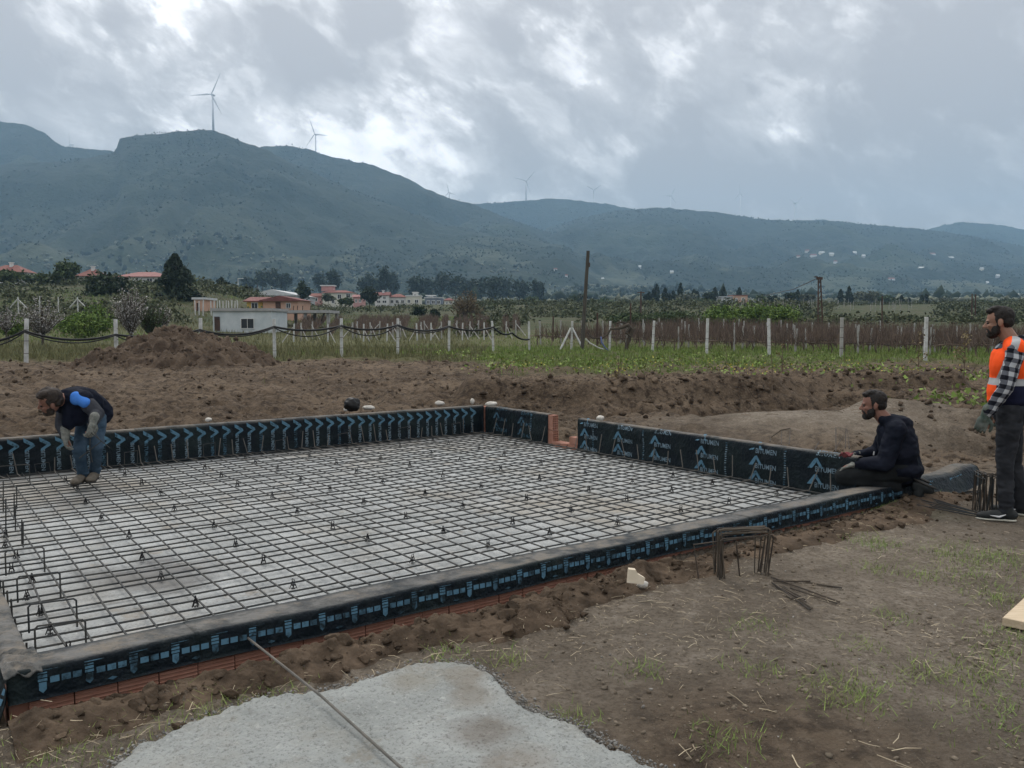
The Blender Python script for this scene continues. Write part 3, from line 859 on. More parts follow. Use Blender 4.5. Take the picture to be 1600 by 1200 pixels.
BRICK_L = .165
def brick_mesh(L=.163, H=.085, T=.10, holes=False):
    mb = MB()
    n = 5
    # ribbed long face: profile in (depth, height) swept along the length
    pr = [(0, 0)]
    for k in range(n):
        z0 = H * (k + .12) / n; z1 = H * (k + .62) / n
        pr += [(0, z0), (-.004, z0 + .003), (-.004, z1 - .003), (0, z1)]
    pr += [(0, H), (T, H), (T, 0)]
    mb.prism(pr, 0, L, lambda a, b, h: (h, a, b))
    return raw_mesh('brick', mb.v, mb.f, [M['brick']])
def hollow_brick(name, parent, c, rz, size=(.19, .19, .13), nx=3, nz=4):
    """clay block seen from its hollow end: real holes"""
    W_, L_, H_ = size
    mb = MB(); th = .009
    def put(cx, cz, w, h):
        V = []
        Mx = Matrix.Rotation(rz, 3, 'Z')
        mb.box(Vector(c) + Mx @ Vector((cx, 0, cz)), (w, L_, h), rz)
    for i in range(nx + 1): put(-W_ / 2 + th / 2 + i * (W_ - th) / nx, 0, th, H_)
    cw = (W_ - th) / nx - th
    for j in range(nz + 1):
        for i in range(nx): put(-W_ / 2 + th + cw / 2 + i * (W_ - th) / nx, -H_ / 2 + th / 2 + j * (H_ - th) / nz, cw - .0006, th)
    Mx = Matrix.Rotation(rz, 3, 'Z')
    mb.box(Vector(c) + Mx @ Vector((0, 0, 0)), (W_ - 2 * th - .001, L_ * .4, H_ - 2 * th - .001), rz)
    return mb.build(name, M['brick'], parent)

def und_soft(seed, amp):
    def f(t, a, z):
        return amp * (fbm2(t * 2.2 + seed, z * 5 + a * 3, 100 + seed, 3) * 1.6 + .5 * fbm2(t * 9, z * 9 + a * 9, 130 + seed, 2))
    return f
dust_top = lambda zt, lo: (lambda a, z: np.clip(sstep(z, zt - lo, zt - .004), 0, 1))

# near wall -------------------------------------------------------
nw = thing('foundation_wall', 'low brick wall along the near edge, topped by dusty bitumen sheet with a blue dashed border', 'wall', slab(3.5, 3.93, 0))
NEAR_PROF = [(3.836, .068), (3.838, .15), (3.8395, .192), (3.846, .2), (3.9, .202), (3.99, .2), (4.034, .199), (4.038, .185), (4.04, .04)]
NEAR_PROF = list(reversed(NEAR_PROF))
fn_u = lambda t, a, z: slab(t, a, z)
und_n = und_soft(1, .007)
def nearfn(t, a, z):
    z = z + .003 * np.sin(t * 2.3) + .003 * np.sin(t * 6.1 + 1)
    return slab(t, a, z)
NEAR_SEGS = [(.312, 1.06), (1.045, 3.01), (2.995, 4.96), (4.945, 7.05)]
near_sheets = []
for k, (t0, t1) in enumerate(NEAR_SEGS):
    kk = .0025 * (k % 2)
    s = sheet('membrane_sheet', nw, NEAR_PROF, t0, t1, nearfn, (lambda kk: lambda t, a, z: und_n(t, a, z) * sstep(z, .03, .2) * .7 + kk)(kk), lambda a, z: sstep(z, .188, .2) * sstep(a, 3.842, 3.875) * sstep(a, 4.036, 3.99), sg=-1)
    near_sheets.append((t0, t1, s))
def near_place(u0, z0):
    def f(a, b):
        t = u0 + a; z = z0 + b
        aa = np.interp(z, [.068, .15, .186, .2], [3.836, 3.838, 3.842, 3.856])
        off = und_n(t, aa, z) * sstep(z, .03, .2) * .7 + .0055
        return nearfn(t, aa - off, z)
    return f
RECT = (np.array([(0, 0), (.034, 0), (.034, .026), (0, .026)]), [(0, 1, 2, 3)])
SHLD = (np.array([(.003, .024), (.017, .010), (.031, .024), (.031, .055), (.003, .055)]), [(0, 1, 2, 3, 4)])
BAR = (np.array([(0, 0), (.034, 0), (.034, .011), (0, .011)]), [(0, 1, 2, 3)])
DIA = (np.array([(-.02, .008), (0, 0), (.02, .008), (0, .016)]), [(0, 1, 2, 3)])
LINE = (np.array([(0, 0), (.075, 0), (.075, .0035), (0, .0035)]), [(0, 1, 2, 3)])
u0 = .42
k = 0
while u0 < 6.95:
    for t0, t1, s in near_sheets:
        if t0 <= u0 < t1: host = s
    dz = .004 * math.sin(u0 * 5)
    worn = M['blueprint'] if random.random() < .8 else M['blueprint_worn']
    lay_print('shield_print', host, *SHLD, near_place(u0, .082 + dz), M['blueprint_worn'] if k % 3 else worn)
    for q in (.141, .156): lay_print('bar_print', host, *BAR, near_place(u0, q + dz), worn)
    lay_print('bar_print', host, BAR[0] * (1, .5), BAR[1], near_place(u0, .172 + dz), worn)
    for q in range(3):
        lay_print('dash_print', host, *RECT, near_place(u0 + .044 + q * .042, .129 + dz), M['blueprint'] if random.random() < .75 else M['blueprint_worn'])
    if k % 2: lay_print('diamond_print', host, *DIA, near_place(u0 + .105, .086), M['blueprint_worn'])
    lay_print('line_print', host, *LINE, near_place(u0 + .0, .184 + dz), M['blueprint_worn'])
    u0 += .1735; k += 1
# its bricks: two courses, the lower mostly under the soil
bm_ = brick_mesh()
def lay_brick(parent, u, v, z, du=0, tilt=0):
    o = link('brick', bm_, parent)
    p = Vector(slab(u, v, z)) - wpos(parent)
    o.location = p; o.rotation_euler = (0, tilt, math.pi / 2 - YAW + du)
    return o
for c in range(2):
    u0 = .31 + (.08 if c else 0)
    while u0 < 7.55:
        lay_brick(nw, u0, 3.862 + random.uniform(-.004, .004), .07 - .012 * (u0 < 1.6) - c * .09 + .002, random.uniform(-.015, .015))
        u0 += BRICK_L + .003
# solid body under the sheet
def core(parent, u0, u1, v0, v1, z0, z1):
    mb = MB(); mb.prism([(u0, v0), (u1, v0), (u1, v1), (u0, v1)], z0, z1, lambda a, b, h: slab(a, b, h)); mb.build('wall_core', M['brick'], parent)
core(nw, .32, 7.55, 3.89, 4.015, -.1, .165)
# the end beyond the kneeling man: torn sheet folded over the last bricks
END_PROF = [(4.06, .06), (4.05, .20), (4.0, .245), (3.90, .25), (3.85, .225), (3.80, .12), (3.77, .07)]
def endfn(t, a, z):
    f = sstep(t, 6.9, 7.9)
    z = z - .055 * (1 - f) * sstep(z, .05, .2) + .05 * f * np.sin((a - 3.77) * 9) * 0
    return slab(t, a - .03 * f, z + .02 * np.sin(t * 7 + a * 5) * f)
s = sheet('membrane_sheet', nw, END_PROF, 6.95, 8.32, endfn, und_soft(9, .022), dust_top(.27, .05), sg=-1, label='loose end of the bitumen sheet folded over beyond the kneeling man')
u0 = 7.3
while u0 < 8.2:
    lay_print('dash_print', s, RECT[0] * 1.3, RECT[1], (lambda u0: lambda a, b: endfn(u0 + a, 3.855 - (b * .45) - .012, .205 - b * 0.9))(u0), M['blueprint'])
    u0 += .06
for u0 in (7.62, 7.80, 7.98, 8.14): lay_brick(nw, u0, 3.86, .07)
for u0 in (7.95, 8.12): lay_brick(nw, u0, 3.90, .135)

# left wall -------------------------------------------------------
lw = thing('foundation_wall', 'low wall at the left picture edge with a broad dusty bitumen top', 'wall', slab(.33, 6.5, 0))
LEFT_PROF = [(.312, .02), (.313, .17), (.318, .192), (.332, .2), (.40, .2), (.414, .195), (.420, .178), (.421, .04)]
fn_v = lambda t, a, z: slab(a, t, z + .006 * np.sin(t * 3) + .004 * np.sin(t * 8))
for t0, t1, kk in ((4.05, 5.6, 0), (5.585, 7.6, .003), (7.585, 9.70, 0)):
    sheet('membrane_sheet', lw, LEFT_PROF, t0, t1, fn_v, (lambda kk: lambda t, a, z: und_soft(4, .010)(t, a, z) * sstep(z, .03, .2) + kk)(kk), dust_top(.2, .06))
core(lw, .325, .405, 3.9, 9.72, -.1, .17)
# crumpled corner fold where the two sheets meet
def fold():
    n = 26
    g = np.linspace(-1, 1, n)
    A, B = np.meshgrid(g, g, indexing='ij'); a, b = A.ravel(), B.ravel()
    u = .372 + a * .066; v = 3.955 + b * .125
    z = .2095 + .012 * billow2(a * 3 + b * 2, b * 3, 201, 3) + .010 * np.sin(a * 5 + b * 9) * (1 - a * a) 
    z = z - .022 * sstep(np.maximum(-b, -a), .75, 1.0)
    u = u - .004 * sstep(-a, .8, 1); v = v - .004 * sstep(-b, .8, 1)
    V = np.stack(slab(u, v, z), -1)
    i, j = np.meshgrid(np.arange(n - 1), np.arange(n - 1), indexing='ij')
    F = np.stack([i * n + j, (i + 1) * n + j, (i + 1) * n + j + 1, i * n + j + 1], -1).reshape(-1, 4)
    V2 = np.concatenate([V, V - (0, 0, .004)]); F2 = np.concatenate([F, F[:, ::-1] + n * n])
    me = raw_mesh('corner_fold', V2 - np.array(wpos(nw)), F2, [M['membrane']], smooth=True)
    at = me.attributes.new('dust', 'FLOAT', 'POINT'); at.data.foreach_set('value', np.concatenate([sstep(z, .1, .2)] * 2).astype(np.float32))
    link('corner_fold', me, nw)
fold()
# flap hanging down the end of the wall
def flap():
    n, mth = 12, 12
    a, b = np.meshgrid(np.linspace(0, 1, n), np.linspace(0, 1, mth), indexing='ij'); a, b = a.ravel(), b.ravel()
    def place(a, b): return slab(.310 - .055 * b ** 1.4 + .008 * np.sin(a * 7 + b * 4), 3.838 - .03 * b * (1 - a) + .30 * a, .192 - .235 * b - .01 * a)
    V = np.stack(place(a, b), -1)
    i, j = np.meshgrid(np.arange(n - 1), np.arange(mth - 1), indexing='ij')
    F = np.stack([i * mth + j, (i + 1) * mth + j, (i + 1) * mth + j + 1, i * mth + j + 1], -1).reshape(-1, 4)
    V2 = np.concatenate([V, V + np.array(slab(.004, 0, 0))]); F2 = np.concatenate([F, F[:, ::-1] + n * mth])
    me = raw_mesh('corner_flap', V2 - np.array(wpos(nw)), F2, [M['membrane']], smooth=True)
    o = link('corner_flap', me, nw)
    for k in range(4):
        sq = np.array([(0, 0), (.14, .03), (.16, .14), (.02, .11)])
        lay_print('dash_print', o, sq, [(0, 1, 2, 3)], (lambda k: lambda a, b: tuple(np.array(place(a + .04 + k * .03, b + .22 + k * .17)) - np.array(slab(.004, 0, 0))[:, None]))(k), M['blueprint'])
flap()

# far wall: sheet rolled out along it, arrows pointing right ----------
fw = thing('foundation_wall', 'long bitumen covered wall along the far left side with blue arrows pointing right', 'wall', slab(3.4, 9.8, 0))
FAR_PROF = [(9.83, .10), (9.828, .42), (9.82, .452), (9.805, .46), (9.745, .46), (9.728, .452), (9.718, .43), (9.715, .05)]
FAR_PROF = list(reversed(FAR_PROF))
und_f = und_soft(17, .018)
def farund(t, a, z): return und_f(t, a, z) * sstep(z, .05, .12) * sstep(z, .46, .30)
fs = None
far_sheets = []
for t0, t1, kk in ((.2, 2.1, 0), (2.085, 4.5, .003), (4.485, 6.64, 0)):
    far_sheets.append((t0, t1, sheet('membrane_sheet', fw, FAR_PROF, t0, t1, fn_u, (lambda kk: lambda t, a, z: farund(t, a, z) + kk)(kk), dust_top(.46, .012))))
def far_place(u0, z0):
    def f(a, b):
        t = u0 + a; z = z0 + b
        off = farund(t, np.full_like(t, 9.715), z) + .007
        return slab(t, 9.715 - off, z)
    return f
core(fw, .22, 6.74, 9.735, 9.815, -.1, .44)
u0 = .42
while u0 < 6.52:
    host = [s for t0, t1, s in far_sheets if t0 <= u0 - .05 < t1][0]
    cv = np.array(CHEV); cv = np.stack([cv[:, 1] * .105, -cv[:, 0] * .15], 1)         # turned a quarter right
    zz = .372 + .006 * math.sin(u0 * 2)
    lay_print('arrow_print', host, cv, CHEV_F, far_place(u0 - .105, zz), M['blueprint'])
    w = WORD_V * np.array([.215, .215]); w = np.stack([w[:, 1], -w[:, 0]], 1)
    lay_print('word_print', host, w, WORD_F, far_place(u0 - .095, zz - .055), M['whiteprint'] if random.random() < .75 else M['blueprint_worn'])
    u0 += .1415

# right wall: separate sheets laid across it, arrows pointing up ------
rw = thing('foundation_wall', 'bitumen wrapped wall on the right with upright blue arrows and BITUMEN lettering, ending at the kneeling man', 'wall', slab(6.72, 6, 0))
rw2 = thing('foundation_wall', 'short bitumen wrapped wall piece between the far corner and the gap with hollow bricks', 'wall', slab(6.72, 9, 0))
RIGHT_PROF = [(6.648, .05), (6.65, .40), (6.656, .44), (6.675, .455), (6.725, .455), (6.743, .445), (6.748, .42), (6.75, .08)]
und_r = und_soft(27, .016)
def rund(t, a, z): return und_r(t, a, z) * sstep(z, .05, .12) * sstep(z, .46, .34)
fnr = lambda t, a, z: slab(a, t, z)
def right_place(v0, z0):
    def f(a, b):
        t = v0 - a; z = z0 + b                      # reading direction runs towards the camera side
        aa = np.interp(z, [.05, .40, .44, .455, .5], [6.648, 6.65, 6.656, 6.68, 6.725])
        zc = np.minimum(z, .4635)
        off = rund(t, np.full_like(t, 6.65), z) + .008
        return slab(aa - off * sstep(z, .47, .44), t, zc)
    return f
RSEGS = [(rw, 7.05, 7.73, 6.99), (rw, 6.38, 7.065, 6.94), (rw, 5.70, 6.395, 6.26), (rw, 5.03, 5.715, 5.57), (rw, 4.36, 5.045, 4.90), (rw, 4.05, 4.375, 4.3),
         (rw2, 9.02, 9.70, 9.3), (rw2, 8.30, 9.035, 8.9)]
CHV = {7.05: (7.62, .345), 6.38: (6.44 + .66, .388), 5.70: (6.441 - .0, .392), 5.03: (5.792, .352), 4.36: (5.104, .338), 9.02: (9.58, .37), 8.30: (8.93, .40)}
ARROWS = [(7.60, .35), (7.02, .375), (6.44, .388), (5.79, .352), (5.10, .34), (4.45, .399), (9.42, .40), (8.86, .38)]
rsheets = []
for k, (par, t0, t1, _) in enumerate(RSEGS):
    rsheets.append((t0, t1, sheet('membrane_sheet', par, RIGHT_PROF, t0, t1, fnr, (lambda kk: lambda t, a, z: rund(t, a, z) + kk)(.003 * (k % 2)), dust_top(.455, .015))))
core(rw, 6.67, 6.73, 4.30, 7.715, -.1, .43)
core(rw2, 6.67, 6.73, 8.33, 9.88, -.1, .43)
for vv, zz in ARROWS:
    host = [s for t0, t1, s in rsheets if t0 <= vv - .06 < t1 or t0 <= vv < t1]
    if not host: continue
    host = host[0]
    for r in (1, 0, -1, -2):
        za = zz + r * .145 - .10
        if za < .055: continue
        faded = vv > 8
        mt = M['blueprint_worn'] if faded else M['blueprint']
        if za < .42:
            lay_print('arrow_print', host, np.array(CHEV) * (.16, .10), CHEV_F, right_place(vv, za), mt)
        zw = za + .012 - .035
        if zw > .06 and zw < .45:
            lay_print('word_print', host, WORD_V * (.235, .27), WORD_F, right_place(vv - .0, zw), M['blueprint_worn'] if faded else M['whiteprint'])
# dotted overlap marks beside the seams
for vs in (7.45, 6.62, 5.47, 4.78, 8.66):
    host = [s for t0, t1, s in rsheets if t0 <= vs < t1]
    if host:
        z = .08
        while z < .43:
            lay_print('dash_print', host[0], np.array([(0, 0), (.022, .003), (.022, .012), (0, .012)]), [(0, 1, 2, 3)], right_place(vs + random.uniform(-.004, .004), z), M['whiteprint'] if random.random() < .5 else M['blueprint_worn'])
            z += .022
# the gap: hollow clay blocks
for j, (vv, zz) in enumerate(((8.262, .355), (8.255, .163))):
    hollow_brick('hollow_brick', rw2, slab(6.70, vv, zz), math.pi / 2 - YAW, (.088, .10, .185), 3, 6)
gb = thing('brick_pile', 'red hollow clay bricks left lying low in the gap of the wall', 'bricks', slab(6.73, 7.95, .1))
for j, (uu, vv, zz, s_) in enumerate(((6.75, 7.83, .165, (.15, .16, .088)), (6.73, 7.83, .07, (.15, .17, .088)), (6.72, 8.02, .072, (.15, .17, .088)), (6.72, 8.17, .072, (.15, .10, .088)))):
    hollow_brick('hollow_brick', gb, slab(uu, vv, zz), math.pi / 2 - YAW + (.02 * j), s_, 5, 3)

# ------------------------------------------------------------------ reinforcement
mesh_t = thing('rebar_mesh', 'steel reinforcement mesh tied over the pale concrete floor of the slab', 'rebar mesh', slab(3.5, 6.9, .1))
ZM = .090
g = np.random.default_rng(3)
us = np.arange(.56, 6.62, .1462); vs = np.arange(4.09, 9.7, .1465)
def wob(n, a): return g.normal(0, a, n)
for u_ in us:
    n = 9; vv = np.linspace(4.045, 9.70, n); uu = u_ + wob(n, .006) + wob(1, .010)
    zz = ZM + .012 + wob(n, .003)
    MB().tube([slab(a, b, c) for a, b, c in zip(uu, vv, zz)], .0057, 5).build('rebar', M['steel'], mesh_t)
for v_ in vs:
    n = 9; uu = np.linspace(.43, 6.64, n); vv = v_ + wob(n, .006) + wob(1, .011)
    zz = ZM + wob(n, .005)
    MB().tube([slab(a, b, c) for a, b, c in zip(uu, vv, zz)], .0057, 5).build('rebar', M['steel'], mesh_t)
# plastic bar chairs: a forked clip on four splayed feet
def spacer_mesh():
    mb = MB()
    for sx in (-1, 1):
        for sy in (-1, 1):
            mb.tube([(sx * .024, sy * .024, -.05), (sx * .012, sy * .012, -.005), (sx * .011, sy * .004, .02)], .005, 4)
        mb.tube([(sx * .011, 0, .012), (sx * .015, 0, .036), (sx * .007, 0, .048)], .005, 4)
    mb.box((0, 0, -.012), (.034, .034, .012))
    mb.box((0, 0, -.048), (.052, .010, .005)); mb.box((0, 0, -.0475), (.010, .052, .0045))
    return raw_mesh('bar_spacer', mb.v, mb.f, [M['plastic']])
sm = spacer_mesh()
ROWS_U = [.56, 1.275, 1.85, 2.58, 3.17, 3.78, 4.40, 5.05, 5.65, 6.25]
ROWS_V = [9.40, 9.08, 8.46, 7.85, 7.13, 6.45, 5.75, 5.22, 4.64]
o0 = wpos(mesh_t)
for iu, u_ in enumerate(ROWS_U):
    for iv, v_ in enumerate(ROWS_V):
        if iv == 0 and iu % 2: continue
        o = link('bar_spacer', sm, mesh_t); o.scale = (.62, .62, .60)
        uu, vv = u_ + g.normal(0, .025), v_ + g.normal(0, .035)
        if iu == 0: vv = 4.30 + iv * .33
        o.location = Vector(slab(uu, vv, ZM + .012)) - o0
        o.rotation_euler = (0, 0, g.uniform(0, 3))
# starter bars bent up along the walls
def starter(pts, name='starter_bar', r=.005): MB().tube(pts, r, 5).build(name, M['rust_light'] if name == 'starter_bar' and pts[0][1] > 7 or pts[0][0] > .5 and name == 'starter_bar' else M['steel'], mesh_t)
for k, u_ in enumerate(np.arange(.62, 6.5, .165)):
    h = g.uniform(.17, .27); lean = g.normal(0, .02)
    if k % 5 == 3:
        starter([slab(u_, 9.62, .1), slab(u_ + lean, 9.62, h), slab(u_ + .13 + lean, 9.62, h + .01), slab(u_ + .13, 9.62, .1)], 'stirrup')
    else:
        starter([slab(u_ + g.normal(0, .02), 9.40, ZM + .02), slab(u_, 9.62, ZM + .02), slab(u_ + lean, 9.635 + g.normal(0, .01), h + .06)])
for k, v_ in enumerate(np.arange(4.25, 9.6, .215)):
    if 7.72 < v_ < 8.3: continue
    h = g.uniform(.17, .25)
    starter([slab(6.38, v_ + g.normal(0, .02), ZM + .02), slab(6.58, v_, ZM + .02), slab(6.60 + g.normal(0, .01), v_ + g.normal(0, .035), h + .08)])
# stirrups standing along the left wall
for (v_, ul, ur, h) in ((4.28, .468, .672, .135), (4.59, .478, .684, .15), (5.14, .488, .69, .15), (5.74, .49, .69, .16), (9.1, .75, 1.0, .18)):
    starter([slab(ul, v_ + .03, ZM + .01), slab(ul, v_ + .03, ZM + h - .012), slab(ul + .012, v_ + .03, ZM + h), slab(ur - .012, v_, ZM + h), slab(ur, v_, ZM + h - .012), slab(ur, v_, ZM + .005)], 'stirrup')
for v_ in np.arange(4.15, 6.4, .19):
    starter([slab(.436, v_, ZM - .02), slab(.434 + g.normal(0, .004), v_, ZM + g.uniform(.04, .11))])
for px, py0, py1 in ((9, 838, 779), (22, 810, 772), (24, 828, 790), (34, 850, 812), (26, 794, 760), (5, 800, 752), (36, 852, 815)):
    p = at_z(px, py0, ZM); q = at_y(px, py1, p[1])
    starter([(p[0] + .06, p[1] - .1, ZM + .015), p, q])
# ------------------------------------------------------------------ turbines on the ridges
def hz(x, y): return float(hill_h(np.array([x]), np.array([y]))[0])
def turbine(hub, d, label, phase, blade=44, yaw=0.0, tilt=0.0):
    hx, hy_, hzv = at_y(hub[0], hub[1], d)
    base = hz(hx, hy_) - 3
    t = thing('wind_turbine', label, 'wind turbine', (hx, hy_, base), 'white wind turbines on the ridges')
    H = hzv - base
    MB().tube([(hx, hy_, base), (hx, hy_, base + H * .5), (hx, hy_, hzv - 1.5)], [2.3, 1.9, 1.35], 14).build('tower', M['turbine'], t, smooth=True)
    f = Vector((-math.sin(yaw), -math.cos(yaw), 0)); sdir = Vector((f.y, -f.x, 0)) * -1
    c = Vector((hx, hy_, hzv))
    mb = MB()
    mb.tube([c - f * 7, c - f * 6.5, c + f * 2.5, c + f * 3], [1.2, 2.0, 2.0, 1.5], 8); mb.build('nacelle', M['turbine'], t)
    hb = c + f * 4.4
    MB().tube([hb - f * 1.4, hb, hb + f * 1.2, hb + f * 2.0], [1.6, 1.6, 1.0, .2], 8).build('hub', M['turbine'], t)
    for k in range(3):
        a = phase + k * 2 * math.pi / 3
        dr = sdir * math.sin(a) + Vector((0, 0, 1)) * math.cos(a)
        ch = dr.cross(f).normalized()
        mb = MB(); V = []
        st = [(.0, .9, .9), (.06, 1.0, .8), (.2, 1.9, .55), (.5, 1.25, .32), (.8, .75, .2), (1.0, .22, .08)]
        for q, w, th in st:
            p = hb + dr * (blade * q) + f * (1.6 * q * q)
            V += [p - ch * w * .7, p + f * th, p + ch * w * 1.1, p - f * th]
        F = []
        for i in range(len(st) - 1):
            for j in range(4): F.append((i * 4 + j, i * 4 + (j + 1) % 4, i * 4 + 4 + (j + 1) % 4, i * 4 + 4 + j))
        F += [(3, 2, 1, 0), tuple(len(V) - 4 + j for j in range(4))]
        mb.add(V, F); mb.build('blade', M['turbine'], t)
turbine((332, 148), 1700, 'largest white wind turbine, standing on the highest hump of the left mountain', R(30), 46, .25)
turbine((493, 210), 2330, 'second largest white wind turbine, on the shoulder of the left mountain', R(-20), 42, .35)
turbine((111, 226), 2650, 'very faint turbine in the saddle at the far left of the mountain', R(5), 42, .9)
turbine((702, 301), 3000, 'small turbine half hidden where the left mountain slope runs down', R(-12), 34, .5)
turbine((822, 283), 3000, 'pale turbine on the low middle hill, right of the mountain slope', R(42), 46, -.2)
turbine((1048, 306), 3300, 'ghostly pale turbine blades in the cloud above the middle of the right ridge', R(25), 44, -.4)
turbine((1157, 303), 3300, 'faint turbine mast above the right ridge, left of the one on the small back knoll', R(0), 40, 1.2)
turbine((1242, 318), 3200, 'faint pale turbine beside the small knoll of the right ridge', R(50), 40, -.5)
turbine((928, 297), 3300, 'tiny faint turbine just right of the tree topped middle hill', R(60), 34, .3)

# ------------------------------------------------------------------ vegetation
def crown_points(g, c, rad, n, clumps, shell=.55, sig=.22):
    c = np.array(c); rad = np.array(rad)
    d = g.normal(size=(clumps, 3)); d /= np.linalg.norm(d, axis=1)[:, None]
    cc = d * (shell + (1 - shell) * g.random((clumps, 1)) ** .6)
    k = g.integers(0, clumps, n)
    w = g.uniform(.6, 1.3, clumps)[k][:, None]
    return c + rad * (cc[k] * .82 + g.normal(0, sig, (n, 3)) * w)
TREES = 0
def tree(name, label, cat, px, base_py, top_py, width_px, Y, leaf='mid_leaf', n=1600, shape='round', group=None, z0=None, clumps=30, trunk_frac=.25, leaf_px=2.4, bark='bark', limbs=6, crown='crown'):
    """tree standing at photo column px, depth Y"""
    global TREES; TREES += 1
    g = np.random.default_rng(100 + TREES)
    x, y, zb = at_y(px, base_py, Y); zt = at_y(px, top_py, Y)[2]
    ground = gz(x, y) if Y < 740 else hz(x, y)
    base = min(zb, ground) if z0 is None else z0
    H = zt - zb; wr = width_px * Y / FPX / 2
    t = thing(name, label, cat, (x, y, base), group)
    leaf_s = leaf_px * Y / FPX
    crown0 = zb + H * trunk_frac
    mb = MB()
    lean = g.normal(0, .03)
    mb.tube([(x, y, base - .2), (x + lean * H * .5, y, zb + H * .35), (x + lean * H, y, zb + H * .85)], [H * .035, H * .024, H * .006], 7)
    for k in range(limbs):
        a = g.uniform(0, 6.28); q = g.uniform(.25, .6); L = wr * g.uniform(.5, .9)
        p0 = Vector((x + lean * H * q, y, zb + H * q))
        p1 = p0 + Vector((math.cos(a) * L * .6, math.sin(a) * L * .6, H * .1)); p2 = p0 + Vector((math.cos(a) * L, math.sin(a) * L, H * .28))
        mb.tube([p0, p1, p2], [H * .014, H * .009, H * .004], 5)
    mb.build('trunk', M[bark], t)
    if shape == 'cone':
        q = g.random(n) ** .75
        k = g.integers(0, clumps, n); ca = g.uniform(0, 6.28, clumps); cq = np.sort(g.random(clumps))
        hq = np.clip(cq[k] + g.normal(0, .05, n), 0, 1)
        prof_ = np.interp(hq, [0, .12, .3, .6, .85, 1], [.70, 1.05, 1.05, .88, .52, .12])
        rr = wr * prof_ * np.sqrt(g.random(n)) * (.75 + .5 * g.random(clumps)[k])
        aa = ca[k] + g.normal(0, .75, n)
        rr = rr * (.55 + .9 * vn2(hq * 6 + TREES, np.cos(aa) * 1.6 + np.sin(aa) * 1.1 + 5, TREES)) 
        P = np.stack([x + rr * np.cos(aa) + wr * .16 * np.sin(hq * 5 + 1), y + rr * np.sin(aa), crown0 + (zt - crown0) * hq - rr * .16], -1)
    elif shape == 'column':
        hq = g.random(n)
        prof_ = np.interp(hq, [0, .1, .4, .75, 1], [.6, .95, 1, .7, .05])
        rr = wr * prof_ * (.55 + .45 * g.random(n)) * (1 + .25 * np.sin(hq * 23 + g.random(n)))
        aa = g.uniform(0, 6.28, n)
        P = np.stack([x + rr * np.cos(aa), y + rr * np.sin(aa), crown0 + (zt - crown0) * hq], -1)
    elif shape == 'wispy':
        k = g.integers(0, clumps, n); a = g.uniform(0, 6.28, clumps); sp = wr * np.sqrt(g.random(clumps)); hh = g.uniform(.6, 1.05, clumps)
        q = g.random(n)
        rr = sp[k] * (q ** .8)
        P = np.stack([x + rr * np.cos(a[k]) + g.normal(0, wr * .05, n), y + rr * np.sin(a[k]) + g.normal(0, wr * .05, n), zb + H * .05 + H * hh[k] * (q ** .9) * (1 - .35 * (sp[k] / wr) ** 2) + g.normal(0, H * .015, n)], -1)
        mb2 = MB()
        for i in range(clumps):
            pts = [(x + sp[i] * f * math.cos(a[i]), y + sp[i] * f * math.sin(a[i]), zb + H * .02 + H * hh[i] * f ** 1.1 * (1 - .35 * (sp[i] / wr) ** 2)) for f in (0, .35, .7, 1)]
            mb2.tube(pts, [H * .009, H * .007, H * .005, H * .003], 3, cap=False)
        mb2.build('branches', M['twig'] if leaf == 'brown_leaf' else M['bark'], t)
    else:
        cz = (crown0 + zt) / 2
        P = crown_points(g, (x + lean * H * .6, y, cz), (wr, wr, (zt - crown0) / 2), n, clumps)
    V, F = leaves(P, np.full(len(P), leaf_s), g)
    o0 = np.array((x, y, base))
    link(crown, raw_mesh(crown, V - o0, F, [M[leaf]]), t)
    return t
tree('pine_tree', 'tall ragged dark conifer left of the white shed, biggest tree in view', 'tree', 278, 476, 398, 52, 112, 'conifer', 5200, 'cone', clumps=46, trunk_frac=.06, leaf_px=2.6)
tree('pine_tree', 'grey green open pine with a bare trunk on the left slope, between the red roofs', 'tree', 103, 449, 405, 40, 150, 'mid_leaf', 1500, 'round', clumps=22, trunk_frac=.34, leaf_px=2.2)
tree('evergreen_tree', 'broad low dark evergreen in front of the long pink roofed house', 'tree', 167, 478, 428, 66, 118, 'dark_leaf', 3600, 'round', clumps=34, trunk_frac=.05, leaf_px=2.4)
tree('evergreen_tree', 'small dark round tree right of the big conifer, near the lamp post', 'tree', 348, 458, 434, 28, 190, 'conifer', 1000, 'cone', clumps=20, trunk_frac=.1, leaf_px=2.0)
tree('evergreen_tree', 'dark bushy tree between the peach hut and the cream village house', 'tree', 474, 470, 440, 24, 210, 'dark_leaf', 900, 'round', clumps=16, trunk_frac=.1, leaf_px=2.0)
tree('evergreen_tree', 'dark round tree between the pink house and the white village houses', 'tree', 577, 476, 450, 26, 215, 'conifer', 1000, 'round', clumps=18, trunk_frac=.08, leaf_px=2.0)
tree('olive_tree', 'small grey olive beside the cream village house wall', 'tree', 513, 474, 460, 20, 205, 'olive_leaf', 600, 'round', clumps=14, trunk_frac=.1, leaf_px=1.9)
tree('evergreen_bush', 'dark green bush below the cream village house', 'bush', 540, 477, 465, 24, 200, 'mid_leaf', 600, 'round', clumps=14, trunk_frac=.05, leaf_px=1.9)
tree('willow_bush', 'large bare golden brown bush in the middle distance, behind the fence', 'bush', 729, 508, 455, 58, 110, 'brown_leaf', 2600, 'wispy', clumps=90, leaf_px=1.3, crown='twigs')
tree('evergreen_bush', 'small dark bush just left of the golden brown bush', 'bush', 680, 496, 484, 15, 120, 'dark_leaf', 500, 'round', clumps=12, trunk_frac=.02, leaf_px=2)
